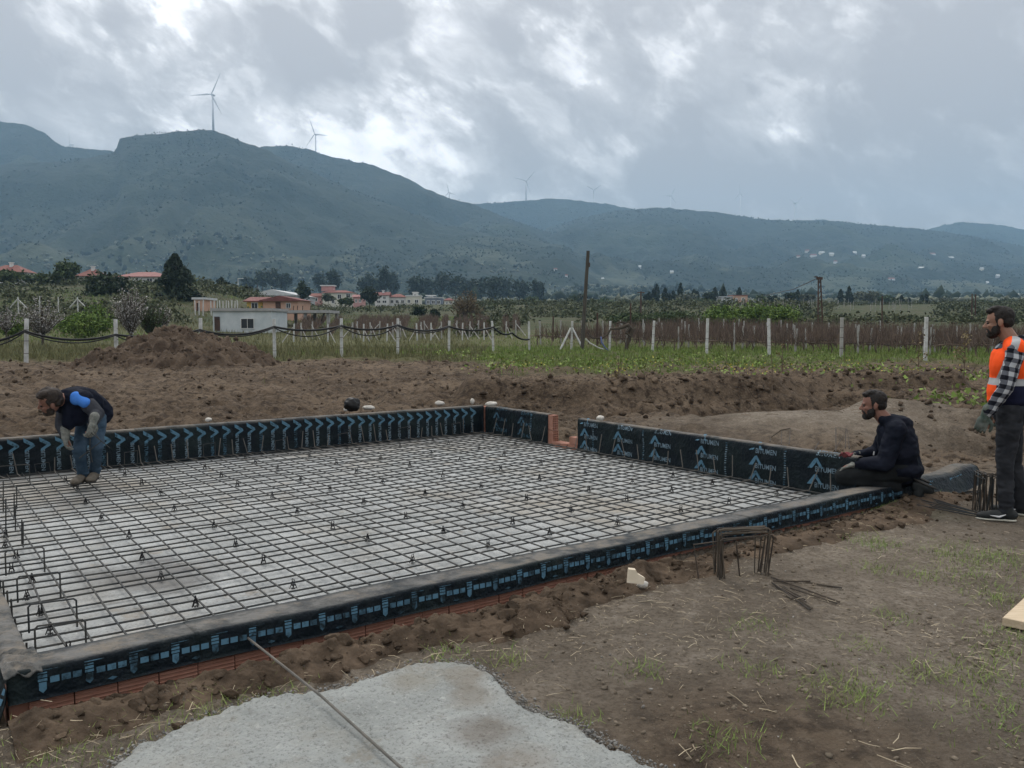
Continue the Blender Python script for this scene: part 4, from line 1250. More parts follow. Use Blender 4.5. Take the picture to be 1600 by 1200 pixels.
tree('evergreen_bush', 'dark rounded bush below the white village houses', 'bush', 655, 494, 480, 22, 122, 'dark_leaf', 600, 'round', clumps=12, trunk_frac=.02, leaf_px=2)
tree('blossom_tree', 'tall blossoming shrub of grey white twigs behind the dirt heap', 'shrub', 205, 525, 447, 62, 56, 'blossom', 2300, 'wispy', clumps=80, leaf_px=1.25, crown='blossom')
tree('blossom_tree', 'pale blossoming shrub at the far left behind the fence', 'shrub', 66, 527, 468, 74, 54, 'blossom', 1900, 'wispy', clumps=90, leaf_px=1.2, crown='blossom')
tree('blossom_tree', 'low pale blossom shrub at the left picture edge', 'shrub', 10, 520, 478, 44, 58, 'blossom', 900, 'wispy', clumps=50, leaf_px=1.3, crown='blossom')
tree('blossom_tree', 'sparse pale shrub just right of the tall blossoming shrub', 'shrub', 256, 522, 472, 36, 60, 'blossom', 700, 'wispy', clumps=46, leaf_px=1.1, crown='blossom')
tree('leafy_bush', 'bright green bush between the two blossoming shrubs', 'bush', 133, 528, 488, 84, 62, 'bright_leaf', 3200, 'round', clumps=40, trunk_frac=.02, leaf_px=1.7)
tree('leafy_bush', 'olive green bush directly above the top of the dirt heap', 'bush', 236, 526, 468, 50, 58, 'mid_leaf', 1500, 'wispy', clumps=70, leaf_px=1.6)
tree('leafy_bush', 'yellow green bush at the foot of the left slope', 'bush', 150, 510, 470, 40, 78, 'bright_leaf', 1300, 'wispy', clumps=50, leaf_px=1.7)
tree('leafy_bush', 'green bush at the left edge between pale shrubs', 'bush', 14, 528, 492, 50, 60, 'bright_leaf', 1400, 'round', clumps=24, trunk_frac=.02, leaf_px=1.7)
for px, w, top, lab in ((1130, 60, 479, 'long fresh green thicket left half, behind the vineyard'), (1185, 66, 477, 'long fresh green thicket right half, behind the vineyard'), (1222, 50, 480, 'right tail of the fresh green thicket behind the vineyard'), (1052, 64, 487, 'olive green thicket left of the fresh green one'), (985, 60, 488, 'dull green scrub behind the twisted vine')):
    tree('thicket', lab, 'bush', px, 512, top, w * 1.15, 92, 'bright_leaf' if px > 1100 else 'mid_leaf', 3600, 'round', clumps=60, trunk_frac=.0, leaf_px=1.7, limbs=12)
tree('evergreen_bush', 'dark scrub bush hiding the wall of the far left red roofed house', 'bush', 16, 440, 423, 60, 150, 'mid_leaf', 1500, 'round', clumps=24, trunk_frac=.0, leaf_px=2)
tree('evergreen_bush', 'low scrub bush on the crest left of the open pine', 'bush', 62, 442, 428, 50, 150, 'mid_leaf', 1200, 'round', clumps=24, trunk_frac=.0, leaf_px=2)
tree('evergreen_bush', 'low green bush below the long pink roofed house', 'bush', 226, 452, 441, 56, 146, 'mid_leaf', 1200, 'round', clumps=24, trunk_frac=.0, leaf_px=2)
# cypresses by the far right house
cyp = [(1009, 461, 470), (1014, 457, 470), (1021, 452, 470), (1026, 444, 470), (1039, 450, 470), (1046, 459, 470), (1052, 455, 470), (1063, 443, 468), (1084, 452, 468), (1089, 456, 468), (1117, 449, 466), (1130, 448, 464), (1155, 450, 462), (1246, 454, 470), (1313, 453, 476), (1326, 448, 470), (1330, 460, 474), (1440, 462, 478), (1447, 460, 478), (1408, 462, 478), (1420, 466, 479)]
cl = ['slim dark cypress, leftmost of the cypress row', 'slim cypress, second of the row by the far house', 'tall cypress third in the row', 'tallest cypress of the left row', 'cypress right of the tallest one in the row', 'short cypress in the middle of the row', 'cypress closing the left row', 'single very tall cypress standing apart, right of the row', 'small cypress between the tall single one and the peach house', 'short cypress beside another, left of the peach house', 'cypress just left of the peach house', 'cypress rising behind the peach house', 'cypress behind the right end of the peach house roof', 'lone dark cypress between the peach house and the lattice pole', 'left of two cypresses right of the lattice pole', 'thick dark cypress right of the lattice pole', 'short cypress tucked beside the thick dark one', 'left one of two small cypresses far right of the lattice pole', 'right one of two small cypresses far right of the lattice pole', 'small cypress above the ploughed field on the right', 'shortest cypress above the ploughed field on the right']
for (px, top, bot), lab in zip(cyp, cl):
    tree('cypress_tree', lab, 'tree', px, bot + 2, top, 7.5 if bot - top < 20 else 9, 320, 'conifer', 420, 'column', group='cypresses in the valley', trunk_frac=.0, leaf_px=1.7, limbs=0)
# individual broad trees of the valley
vt = [(1235, 470, 458, 26, 300), (1262, 470, 460, 24, 300), (1190, 474, 462, 16, 285), (1208, 474, 463, 16, 285), (1352, 470, 455, 44, 330), (1383, 474, 462, 30, 330), (1110, 471, 457, 20, 305), (1075, 474, 458, 34, 300), (1100, 478, 466, 30, 290), (1055, 484, 470, 36, 260), (1010, 484, 471, 34, 250), (940, 482, 468, 34, 280), (900, 478, 462, 30, 300), (868, 484, 470, 26, 260), (830, 482, 466, 28, 280), (800, 486, 472, 40, 240), (1478, 478, 466, 30, 330), (1535, 486, 470, 40, 300), (1576, 484, 468, 36, 300), (980, 480, 468, 30, 290), (770, 488, 474, 36, 230), (1440, 486, 476, 30, 260)]
for i, ((px, b, tpx, w, Y), lab) in enumerate(zip(vt, sited([q[0] for q in vt], 'broad valley tree', 'behind and near'))):
    tree('valley_tree', lab, 'tree', px, b, tpx, w, Y, ['dark_leaf', 'olive_leaf', 'mid_leaf'][i % 3], 700, 'round', group='scattered valley trees', clumps=16, trunk_frac=.06, leaf_px=2.0, limbs=3)
pines = [(600, 448, 424), (615, 450, 428), (590, 450, 430), (572, 452, 432), (650, 455, 430), (668, 452, 432), (690, 456, 428), (712, 457, 430), (735, 458, 431), (520, 446, 424), (500, 446, 426), (430, 440, 424), (410, 440, 426), (748, 458, 430), (770, 460, 436), (790, 460, 432), (812, 462, 434), (840, 462, 438), (446, 442, 424), (388, 442, 428)]
for i, ((px, b, tpx), lab) in enumerate(zip(pines, sited([q[0] for q in pines], 'dark mountain foot pine'))):
    tree('pine_tree', lab, 'tree', px, b + 10, tpx + (i * 37 % 11) - 4, 18 + (i * 53 % 17), 480 + (i * 71 % 90), 'conifer', 800, 'round', group='pines at the mountain foot', clumps=18, trunk_frac=.1, leaf_px=2.2, limbs=3)

def scatter_forest():
    """shrubs and woods too far and too many to count"""
    g = np.random.default_rng(77)
    def emit(name, P, size, sub, matl, squash, label):
        V, F = lumps(P, size, sub, .45, 5, squash)
        o = link(name, raw_mesh(name, V, F, [M[matl]], smooth=False), label=label, cat='woodland', kind='stuff')
    # mountain woods
    n = 74000
    y = g.uniform(820, 3400, n); s = g.uniform(-.8, .8, n); x = s * y
    dn = fbm2(x / 160, y / 160, 301, 4)
    z = hill_h(x, y)
    keep = (dn + g.normal(0, .05, n) > -.02)
    x, y, z = x[keep], y[keep], z[keep]
    sz = g.uniform(.9, 2.7, len(x)) * (1 + .25 * (y > 2300))
    emit('mountain_woodland', np.stack([x, y, z + sz * .45], -1), sz, 0, 'far_wood', (1, 1, 1.05), 'dark maquis and pine woodland covering the mountain slopes')
    # foothill olive groves and hedges
    n = 9000
    y = 330 + 900 * g.random(n) ** 1.2; s = g.uniform(-.75, .75, n); x = s * y
    z = np.where(y < 700, gh(x, np.minimum(y, 755)), hill_h(x, y))
    rowx = np.round(x / 9) * 9 + g.normal(0, 1.2, n); 
    dn = fbm2(x / 90, y / 60, 303, 3)
    keep = (dn > .0) & ~((s < -.30) & (y < 420))
    x, y, z = x[keep], y[keep], z[keep]
    sz = g.uniform(1.3, 2.9, len(x)) * (1 + (y > 600) * .4)
    emit('olive_groves', np.stack([x, y, z + sz * .5], -1), sz, 0, 'olive_leaf', (1, 1, .8), 'grey green olive groves spread over the foothills')
    n = 5200
    y = 420 + 800 * g.random(n); s = g.uniform(-.75, .75, n); x = s * y
    dn = fbm2(x / 120 + 9, y / 35, 305, 3)
    keep = dn > .13
    x, y = x[keep], y[keep]
    z = np.where(y < 700, gh(x, np.minimum(y, 755)), hill_h(x, y))
    sz = g.uniform(3, 6, len(x))
    emit('valley_woods', np.stack([x, y, z + sz * .5], -1), sz, 1, 'far_wood', (1, 1, 1.0), 'dark belts of woodland across the foothills')
    # scrub on the nearer left slope and the valley floor
    n = 8200
    y = g.uniform(68, 380, n); s = g.uniform(-.7, .7, n); x = s * y
    dn = fbm2(x / 24, y / 24, 307, 3)
    keep = (dn > np.where(s > -.12, -.22, np.where(s < -.3, -.14, .03))) & ~((s > -.30) & (s < -.06) & ((y < 125) | (y > 215) | (dn < .02))) & ~((s > .20) & (s < .31) & (y > 190)) & ~((s > 0) & (y < 92)) & ~((s > .38) & (s < .5) & (y < 220) & (y > 120))
    x, y = x[keep], y[keep]; z = gh(x, y)
    P = []; 
    sz = g.uniform(.5, 1.3, len(x)) * (.6 + np.minimum(y, 190) / 240) * np.where(y > 210, .75, 1) * np.where((x / y > -.30) & (x / y < -.06), .6, 1)
    pk = np.repeat(np.arange(len(x)), 34)
    Pp = np.stack([x, y, z + sz * .35], -1)[pk] + g.normal(0, .42, (len(pk), 3)) * sz[pk][:, None] * (1.3, 1.3, .7)
    V, F = leaves(Pp, sz[pk] * .17, g)
    link('slope_scrub', raw_mesh('slope_scrub', V, F, [M['scrub']]), label='low olive green scrub on the slope and valley floor', cat='scrub', kind='stuff')
M['far_wood'] = mat('far_woodland', (.013, .022, .014), (.024, .035, .020), .01, rough=.9, spec=.1, island=.3)
M['scrub'] = leafmat('olive_scrub', (.045, .058, .024), (.085, .090, .045), .08)
scatter_forest()

# ------------------------------------------------------------------ buildings
def house(name, label, px0, px1, base_py, eave_py, Y, wall, roof=None, ridge_py=None, depth=None, rz=0.0, windows=(), doors=(), style='hip', over=.35, group=None, chimney=False, cat='house', frame='white_wall'):
    """house fronting the camera between photo columns px0..px1"""
    xa, _, zb = at_y(px0, base_py, Y); xb, _, ze = at_y(px1, eave_py, Y)
    zr = at_y(px0, ridge_py, Y)[2] if ridge_py else ze
    w = xb - xa; dpt = depth or max(4, w * .7); h = ze - zb
    cx, cy = (xa + xb) / 2, Y + dpt / 2
    gnd = min(zb, (gz(cx, cy) if Y < 740 else hz(cx, cy)), (gz(cx, Y) if Y < 740 else hz(cx, Y))) - .5
    t = thing(name, label, cat, (cx, cy, gnd), group)
    mb = MB(); mb.box((cx, cy, (gnd + ze) / 2), (w, dpt, ze - gnd)); mb.build('wall', M[wall], t)
    if roof:
        mb = MB()
        o = over
        if style == 'flat':
            mb.box((cx, cy, ze + .12), (w + o, dpt + o, .24))
        else:
            V = [(xa - o, Y - o, ze), (xb + o, Y - o, ze), (xb + o, Y + dpt + o, ze), (xa - o, Y + dpt + o, ze)]
            if style == 'hip':
                ins = min(w, dpt) * .45
                V += [(xa + ins, cy, zr), (xb - ins, cy, zr)]
                F = [(0, 1, 5, 4), (1, 2, 5), (2, 3, 4, 5), (3, 0, 4), (3, 2, 1, 0)]
            elif style == 'gable':        # gable end faces the camera
                V += [(cx, Y - o, zr), (cx, Y + dpt + o, zr)]
                F = [(0, 1, 4), (1, 2, 5, 4), (2, 3, 5), (3, 0, 4, 5), (3, 2, 1, 0)]
            else:                          # ridge along the front
                V += [(xa - o, cy, zr), (xb + o, cy, zr)]
                F = [(0, 1, 5, 4), (1, 2, 5), (2, 3, 4, 5), (3, 0, 4), (3, 2, 1, 0)]
            V2 = V[:4]; 
            mb.add(V, F)
            mb.box((cx, Y - o + .06, ze - .06), (w + 2 * o, .12, .115))
        r = mb.build('roof', M[roof], t)
        if chimney:
            mb = MB(); mb.box((xa + w * .55, cy - dpt * .1, zr - .1), (.55, .55, 1.0)); mb.box((xa + w * .55, cy - dpt * .1, zr + .45), (.75, .75, .14)); mb.build('chimney', M['white_wall'], r)
    for (a, b, c, d) in windows:          # fractions: left, right of the width; bottom, top of the height
        mb = MB(); ww = (b - a) * w; hh = (d - c) * h; X = xa + (a + b) / 2 * w; Zc = zb + (c + d) / 2 * h
        th = max(.05, .012 * Y / 20)
        mb.box((X, Y - .02, Zc + hh / 2), (ww + th, .12, th)); mb.box((X, Y - .02, Zc - hh / 2), (ww + th, .12, th))
        for q in (-1, 0, 1): mb.box((X + q * ww / 2, Y - .02, Zc), (th if q else th * .6, .10, hh - th))
        f = mb.build('window', M[frame], t)
        mb = MB(); mb.box((X, Y - .012, Zc), (ww - .01, .05, hh - .01)); mb.build('pane', M['glass'], f)
    for (a, b, top) in doors:
        mb = MB(); mb.box((xa + (a + b) / 2 * w, Y - .02, zb + top * h / 2), ((b - a) * w, .10, top * h)); mb.build('door', M['iron'], t)
    return t
house('house', 'red roofed house mostly hidden behind the crest at the far left', -20, 34, 434, 425, 165, 'white_wall', 'red_roof', 413, style='hip', chimney=True)
house('house', 'small white house with a steep red hip roof, left of the broad dark evergreen', 121, 155, 441, 431, 165, 'white_wall', 'red_roof', 419, style='hip', windows=[(.25, .75, .2, .7)], chimney=True)
house('house', 'long low white house with a faded pink red roof on the left slope', 182, 256, 446, 432, 152, 'white_wall', 'pink_roof', 423.5, style='hip', windows=[(.16, .24, .2, .8), (.40, .46, .2, .85), (.64, .76, .3, .8), (.88, .95, .3, .8)])
house('terrace', 'white terrace parapet right of the big conifer', 298, 320, 458, 446, 165, 'white_wall', None, depth=6, cat='terrace', windows=[(.1, .9, .15, .5)])
house('shed', 'tiny peach coloured hut with a flat roof between conifer and white shed', 303, 318, 486, 468, 98, 'peach_wall', 'grey_roof', style='flat', cat='hut', doors=[(.3, .6, .7)])
house('shed', 'pale whitewashed flat roofed shed with a dark double window, nearest building', 333, 424, 517, 486, 72, 'blue_wall', 'raw_concrete', style='flat', over=.3, cat='shed', depth=5, windows=[(.48, .70, .12, .62)], doors=[(.03, .12, .72)], frame='white_wall')
house('house', 'peach gabled hut with a dark red roof, right behind the white shed', 411, 466, 488, 469, 98, 'peach_wall', 'dark_roof', 462, style='gable', cat='hut', depth=6, doors=[(.36, .50, .85)], windows=[(.66, .78, .35, .75)])
house('house', 'ochre yellow side room under the dark red roof, left of the peach gable', 386, 410, 486, 470, 98.5, 'yellow_wall', 'dark_roof', 463, style='ridge', cat='hut', depth=5, windows=[(.3, .7, .2, .8)])
house('warehouse', 'long low pale grey warehouse roof behind the peach hut', 388, 462, 468, 461, 205, 'grey_wall', 'grey_roof', 452, style='gable', depth=20, cat='warehouse', windows=[(.1, .3, .2, .8), (.6, .8, .2, .8)])
house('house', 'small house with a red tiled roof left of the cream house', 484, 504, 473, 463, 235, 'pink_wall', 'red_roof', 458, style='ridge', windows=[(.3, .6, .25, .75)])
t = house('house', 'cream two storey village house with a red terrace turret', 504, 551, 477, 457, 232, 'cream_wall', 'red_roof', 453, style='hip', windows=[(.06, .16, .62, .92), (.50, .62, .5, .85), (.78, .92, .12, .5), (.78, .92, .6, .9), (.3, .4, .15, .5)])
xa, _, z1 = at_y(504, 455, 236); xb, _, z2 = at_y(522, 447.5, 236)
mb = MB(); mb.box(((xa + xb) / 2, 236, (z1 + z2) / 2), (xb - xa, 3, z2 - z1)); mb.build('turret', M['pink_wall'], t)
mb = MB(); mb.box(((xa + xb) / 2, 236, z2 + .15), (xb - xa + .6, 3.6, .3)); mb.build('turret_roof', M['white_wall'], t)
house('house', 'pink plastered house tucked between the cream house and a dark tree', 552, 567, 476, 464, 228, 'pink_wall', 'pink_roof', 460, style='ridge', windows=[(.2, .4, .3, .7), (.6, .8, .3, .7)])
house('house', 'white village house with brown roof, leftmost of the white row', 586, 607, 475, 461, 236, 'white_wall', 'dark_roof', 456, style='ridge', windows=[(.15, .4, .1, .4), (.55, .85, .1, .4), (.2, .4, .55, .85), (.6, .8, .55, .85)], chimney=True)
house('house', 'white house with a stepped flat roof in the middle of the white row', 607.5, 634, 476, 464, 238, 'white_wall', 'red_roof', 459, style='hip', windows=[(.1, .28, .2, .6), (.4, .58, .2, .6), (.72, .9, .2, .6)])
house('house', 'white house with a small roof tower at the right end of the white row', 634.5, 657, 476, 463, 234, 'cream_wall', 'white_wall', style='flat', windows=[(.1, .3, .2, .6), (.6, .85, .2, .6)])
house('house', 'small white house between the warehouse and the dark bushy tree', 462, 474, 470, 462, 240, 'white_wall', 'red_roof', 458, style='ridge', windows=[(.2, .4, .3, .7), (.6, .8, .3, .7)])
house('house', 'small cream house half hidden left of the golden brown bush', 694, 708, 478, 469, 260, 'cream_wall', 'dark_roof', 465, style='hip', windows=[(.2, .4, .3, .7), (.6, .8, .3, .7)])
house('house', 'little white house peeping out right of the big conifer foot', 322, 338, 462, 454, 200, 'white_wall', 'grey_roof', 451, style='ridge', windows=[(.2, .4, .3, .7), (.6, .8, .3, .7)])
house('tower_room', 'narrow white roof tower on the white row of houses', 645, 652, 470, 457.5, 240, 'white_wall', 'white_wall', style='flat', depth=3, cat='tower', windows=[(.3, .7, .6, .85)])
house('house', 'slate grey modern house with three white framed windows', 664, 691, 478, 466, 225, 'slate_wall', 'grey_roof', style='flat', windows=[(.12, .28, .25, .7), (.40, .58, .25, .7), (.70, .88, .25, .7)])
house('roof_pavilion', 'small grey room on the roof of the slate house', 666, 679, 466, 462.5, 228, 'slate_wall', 'white_wall', style='flat', depth=4, cat='roof room', windows=[(.2, .8, .2, .8)])
house('house', 'peach flat roofed farmhouse on the rise among cypresses on the right', 1146, 1168, 476, 462, 300, 'peach_wall', 'red_roof', style='flat', depth=8, windows=[(.58, .80, .45, .75), (.15, .3, .4, .7)])
house('house', 'grey wing attached left of the peach farmhouse', 1127, 1145.5, 474, 464, 301, 'grey_wall', 'grey_roof', style='flat', depth=7, windows=[(.1, .35, .2, .6), (.5, .8, .2, .6)])
# white farmhouses dotted over the far slopes
spots = [(868, 422, 5, 820), (942, 437, 4, 760), (1000, 418, 4, 900), (1272, 400, 9, 1300), (1300, 398, 7, 1300), (1350, 401, 5, 1250), (1458, 398, 8, 1350), (1486, 404, 10, 1350), (1441, 420, 8, 1150), (1394, 437, 9, 900), (1500, 468, 9, 520), (1545, 443, 6, 850), (1248, 402, 5, 1300), (1320, 392, 6, 1400), (1590, 462, 4, 560), (1262, 393, 6, 1), (1285, 396, 8, 1), (1336, 396, 6, 1), (1306, 410, 5, 1), (1535, 421, 5, 1), (1560, 432, 5, 1), (885, 432, 4, 1), (1050, 426, 5, 1)]
def hill_hit(px, py):
    Y = 780.0
    while Y < 3500:
        x, y, z = at_y(px, py, Y)
        if z < hz(x, y): return Y
        Y += 12
    return None
fl = sited([q[0] for q in spots], 'tiny far white farmhouse', 'over')
for i, (px, py, w, Y) in enumerate(spots):
    Y = hill_hit(px, py + 2) if py < 455 else Y
    if Y is None: continue
    house('far_farmhouse', fl[i], px - w / 2, px + w / 2, py + 2, py - 1.5, Y, ['white_wall', 'cream_wall', 'grey_wall'][i % 3], ['red_roof', 'grey_roof', 'white_wall'][i % 3], py - 3.5, style='ridge', group='white farmhouses on the far slopes', over=.2, depth=w * Y / FPX * .8)

# open concrete frame beside the white shed
t = thing('concrete_frame', 'unfinished concrete canopy on posts beside the white shed', 'canopy', (*at_y(465, 512, 84)[:2], gz(*at_y(465, 512, 84)[:2])))
xa, _, zt = at_y(413, 487, 84); xb = at_y(516, 487, 84)[0]
mb = MB(); mb.box(((xa + xb) / 2, 86, zt), (xb - xa, 5, .28)); mb.build('roof_slab', M['raw_concrete'], t)
for f in (.04, .32, .62, .97):
    for yy in (84, 88):
        X = xa + (xb - xa) * f; mb = MB(); mb.box((X, yy, zt / 2 - .1), (.28, .28, zt - .1)); mb.build('post', M['raw_concrete'], t)
for f in (.42, .48, .56, .68, .8):
    X = xa + (xb - xa) * f; MB().tube([(X, 84.5, zt + .1), (X + .05, 84.5, zt + .6)], .04, 4).build('starter_bar', M['rust'], t)
for f in (.12, .9):
    X = xa + (xb - xa) * f; MB().tube([(X, 84.3, zt - .15), (X + (1 if f < .5 else -1) * .9, 84.3, .6)], .08, 5).build('brace', M['wood'], t)

# ------------------------------------------------------------------ fence posts, poles, vineyard
posts = [(38, 498, 34), (180, 499, 35.5), (312, 497, 37), (428, 498, 38.5), (533, 497.5, 41), (621, 497.5, 43), (701, 501, 45.5), (771, 501.5, 47.5), (827, 502, 49), (893, 502, 50.5), (953, 501.5, 50), (1020, 501, 48), (1105, 497.5, 44), (1203, 497.5, 42), (1316, 496, 39), (1448, 495.5, 36.5)]
pl = ['white concrete fence post nearest the left picture edge', 'white fence post whose foot is hidden by the left end of the dirt heap', 'white fence post peeping over the right end of the dirt heap', 'white fence post just right of the dirt heap, in front of the concrete canopy', 'white fence post left of the middle, standing below the cream village house', 'white fence post below the white row of houses', 'white fence post just left of the golden brown bush', 'white fence post just right of the golden brown bush', 'white fence post left of the braced post and the leaning pole', 'white braced corner post beside the tall leaning wooden pole', 'white fence post beside the twisted vine trunk and blue hose', 'white fence post right of the twisted vine, left of the green thicket', 'white fence post in front of the left end of the green thicket', 'white fence post in front of the right end of the green thicket', 'weathered white fence post right of the lattice pole', 'white fence post closest to the man in the orange vest']
post_xyz = []
for (px, top, Y), lab in zip(posts, pl):
    x, y, zt = at_y(px, top, Y)
    zb = gz(x, y)
    t = thing('fence_post', lab, 'fence post', (x, y, zb), 'white concrete posts of the boundary fence')
    g = np.random.default_rng(int(px)); w = .125
    lean = (g.normal(0, .032), g.normal(0, .02))
    mb = MB(); V = []
    for q, s_ in ((-.3, 1), (0, 1), ((zt - zb) * .5, .98), (zt - zb - .02, .96), (zt - zb, .82)):
        for dx, dy in ((-.5, -.5), (.5, -.5), (.5, .5), (-.5, .5)): V.append((x + dx * w * s_ + lean[0] * q, y + dy * w * s_ + lean[1] * q, zb + q))
    F = [(3, 2, 1, 0), (16, 17, 18, 19)] + [(i * 4 + j, i * 4 + (j + 1) % 4, i * 4 + 4 + (j + 1) % 4, i * 4 + 4 + j) for i in range(4) for j in range(4)]
    mb.add(V, F); mb.build('shaft', M['old_post'] if px == 1316 else M['concrete_post'], t)
    for q in (.45, .95, 1.4):
        mb = MB(); mb.box((x + lean[0] * q, y - .0, zb + q), (w * 1.12, w * 1.12, .02)); mb.build('wire_tie', M['iron'], t)
    if px == 893:
        for s_ in (-1, 1): MB().tube([(x + s_ * .05, y - .08, zt - .4), (x + s_ * .75, y - .5, zb - .1)], .06, 5).build('brace', M['concrete_post'], t)
    post_xyz.append((x, y, zb, zt))
# black hose hung from post to post
def hang(name, label, pts, sag, r, matl, cat, n=10, seed=0):
    g = np.random.default_rng(seed); out = []
    for k in range(len(pts) - 1):
        a, b = Vector(pts[k]), Vector(pts[k + 1]); s_ = sag * g.uniform(.7, 1.3)
        for i in range(n):
            q = i / n; p = a.lerp(b, q); p.z -= s_ * 4 * q * (1 - q); out.append(p)
    out.append(Vector(pts[-1]))
    link_o = MB().tube(out, r, 6).build(name, M[matl], None, smooth=True, label=label, cat=cat)
    return link_o
hp = [at_y(px, py, Y - .25) for px, py, Y in ((-60, 533, 33), (38, 517, 34), (180, 523, 35.5), (312, 515.5, 37), (428, 510.5, 38.5), (533, 509, 41), (621, 508, 43), (701, 510, 45.5), (771, 511, 47.5), (800, 520, 48), (827, 530, 49))]
hang('black_hose', 'thick black hose drooping from post to post along the left fence', hp, .22, .055, 'hose', 'hose', seed=1)
hp2 = [at_y(px, py, Y - .38) for px, py, Y in ((-60, 534, 33), (38, 519, 34), (180, 524, 35.5), (312, 517, 37), (428, 512, 38.5), (533, 509.5, 41), (621, 509, 43), (701, 511, 45.5))]
hang('black_hose', 'second thinner black hose sagging lower beneath the thick one', hp2, .42, .03, 'hose', 'hose', seed=2)
# tall leaning pole
def tilted(name, label, cat, b, t_, Y, r0, r1, matl, square=False):
    p0 = at_y(b[0], b[1], Y); p1 = at_y(t_[0], t_[1], Y)
    t = thing(name, label, cat, p0)
    MB().tube([Vector(p0) - Vector((0, 0, .6)), Vector(p0).lerp(Vector(p1), .5), p1], [r0, (r0 + r1) / 2, r1], 8).build('pole', M[matl], t)
    return t, Vector(p0), Vector(p1)
t, p0, p1 = tilted('wooden_pole', 'tall leaning grey wooden pole in the middle of the fence', 'pole', (909, 546), (919, 392), 49.3, .115, .095, 'wood')
mb = MB(); q = p0.lerp(p1, .86); mb.box(q + Vector((.125, 0, 0)), (.06, .10, .25)); mb.build('bracket', M['iron'], t)
for px, b, tp, Y, lab in ((985, 520, 474, 60, 'short dark post left of the twisted vine, behind the fence'), (933, 540, 489, 53, 'thin dark stake right beside the tall leaning pole'), (864, 520, 494, 60, 'short dark stump like stake left of the tall leaning pole'), (1378, 525, 462, 70, 'thin faint pole above the vineyard, right of the lattice pole')):
    tilted('post', lab, 'post', (px, b), (px + .5, tp), Y, .06, .05, 'iron')
t, p0, p1 = tilted('utility_pole', 'dark utility pole with a short crossarm left of the cypress row', 'utility pole', (1001, 500), (1001.5, 455.5), 130, .14, .12, 'iron')
mb = MB(); mb.box(p1 - Vector((0, 0, .15)), (1.1, .12, .14)); mb.build('crossarm', M['iron'], t)
for px, tp, lab in ((1518, 459, 'left one of the twin thin poles behind the man in the vest'), (1523.5, 460, 'right one of the twin thin poles behind the man in the vest')):
    tilted('utility_pole', lab, 'utility pole', (px, 515), (px + 1, tp), 110, .1, .08, 'iron')
t, p0, p1 = tilted('street_lamp', 'thin pale street lamp between the conifer and the peach hut', 'street lamp', (372, 462), (372, 435.5), 170, .1, .07, 'concrete_post')
mb = MB(); mb.box(p1 + Vector((.5, 0, .05)), (1.1, .16, .12)); mb.build('lamp_arm', M['concrete_post'], t)
t, p0, p1 = tilted('utility_pole', 'thin pale pole above the roof of the grey warehouse', 'utility pole', (402, 462), (402, 444), 200, .1, .08, 'iron')
t = thing('lattice_pole', 'rusty lattice power pole with a box on top, above the right vineyard', 'utility pole', at_y(1282, 530, 70))
b0, b1, tp = Vector(at_y(1278, 532, 70)), Vector(at_y(1286.5, 532, 70)), Vector(at_y(1280.5, 435, 70))
MB().tube([b0, tp + Vector((-.09, 0, 0))], .06, 5).build('leg', M['iron'], t); MB().tube([b1, tp + Vector((.09, 0, 0))], .06, 5).build('leg', M['iron'], t)
for q in np.linspace(.08, .92, 11):
    MB().tube([b0.lerp(tp, q), b1.lerp(tp, q + .05)], .03, 4).build('strut', M['iron'], t)
mb = MB(); mb.box(tp + Vector((0, 0, .0)), (.42, .3, .22)); mb.box(tp + Vector((-.3, 0, .12)), (.25, .2, .08)); mb.build('top_box', M['iron'], t)
MB().tube([tp + Vector((0, 0, .1)), Vector(at_y(1240, 452, 90)), Vector(at_y(1195, 462, 120))], .03, 4).build('cable', M['iron'], t)

# vineyard posts and vines
A0, A1 = np.array(at_y(835, 540, 55.)[:2]), np.array(at_y(1620, 540, 37.5)[:2])
dirv = (A1 - A0) / np.linalg.norm(A1 - A0); nrmv = np.array([-dirv[1], dirv[0]])
VP = []; VT = []; TR = []
g = np.random.default_rng(8)
Lr = np.linalg.norm(A1 - A0)
npst = 0
for row in range(9):
    off = 1.6 + row * 2.6
    q = -1.0 + g.uniform(0, 1)
    st = A0 + nrmv * off
    while q < Lr + 6 + row * 2:
        p = st + dirv * q
        if npst < 150 and row < 7:
            x, y = p; z = gz(x, y)
            o = None
            t = thing('vineyard_post', 'weathered grey concrete post standing among the bare vines right of the leaning pole', 'vineyard post', (x, y, z), 'grey posts in the right vineyard')
            hh = g.uniform(1.35, 1.62)
            mb = MB(); mb.tube([(x, y, z - .2), (x + g.normal(0, .06), y, z + hh)], [.055, .05], 4); mb.build('shaft', M['old_post'], t)
            npst += 1
        q += 3.4 + g.normal(0, .15)
    # cordon and canes
    nq = int((Lr + 8) / .11)
    qs = np.linspace(-1, Lr + 7, nq) + g.normal(0, .05, nq)
    P = st[None] + dirv[None] * qs[:, None] + nrmv[None] * g.normal(0, .14, (nq, 1))
    z = gh(P[:, 0], P[:, 1])
    VP.append(np.column_stack([P, z]))
    qt = np.arange(-1, Lr + 7, 1.15) + g.normal(0, .08, len(np.arange(-1, Lr + 7, 1.15)))
    Pt = st[None] + dirv[None] * qt[:, None]; TR.append(np.column_stack([Pt, gh(Pt[:, 0], Pt[:, 1])]))
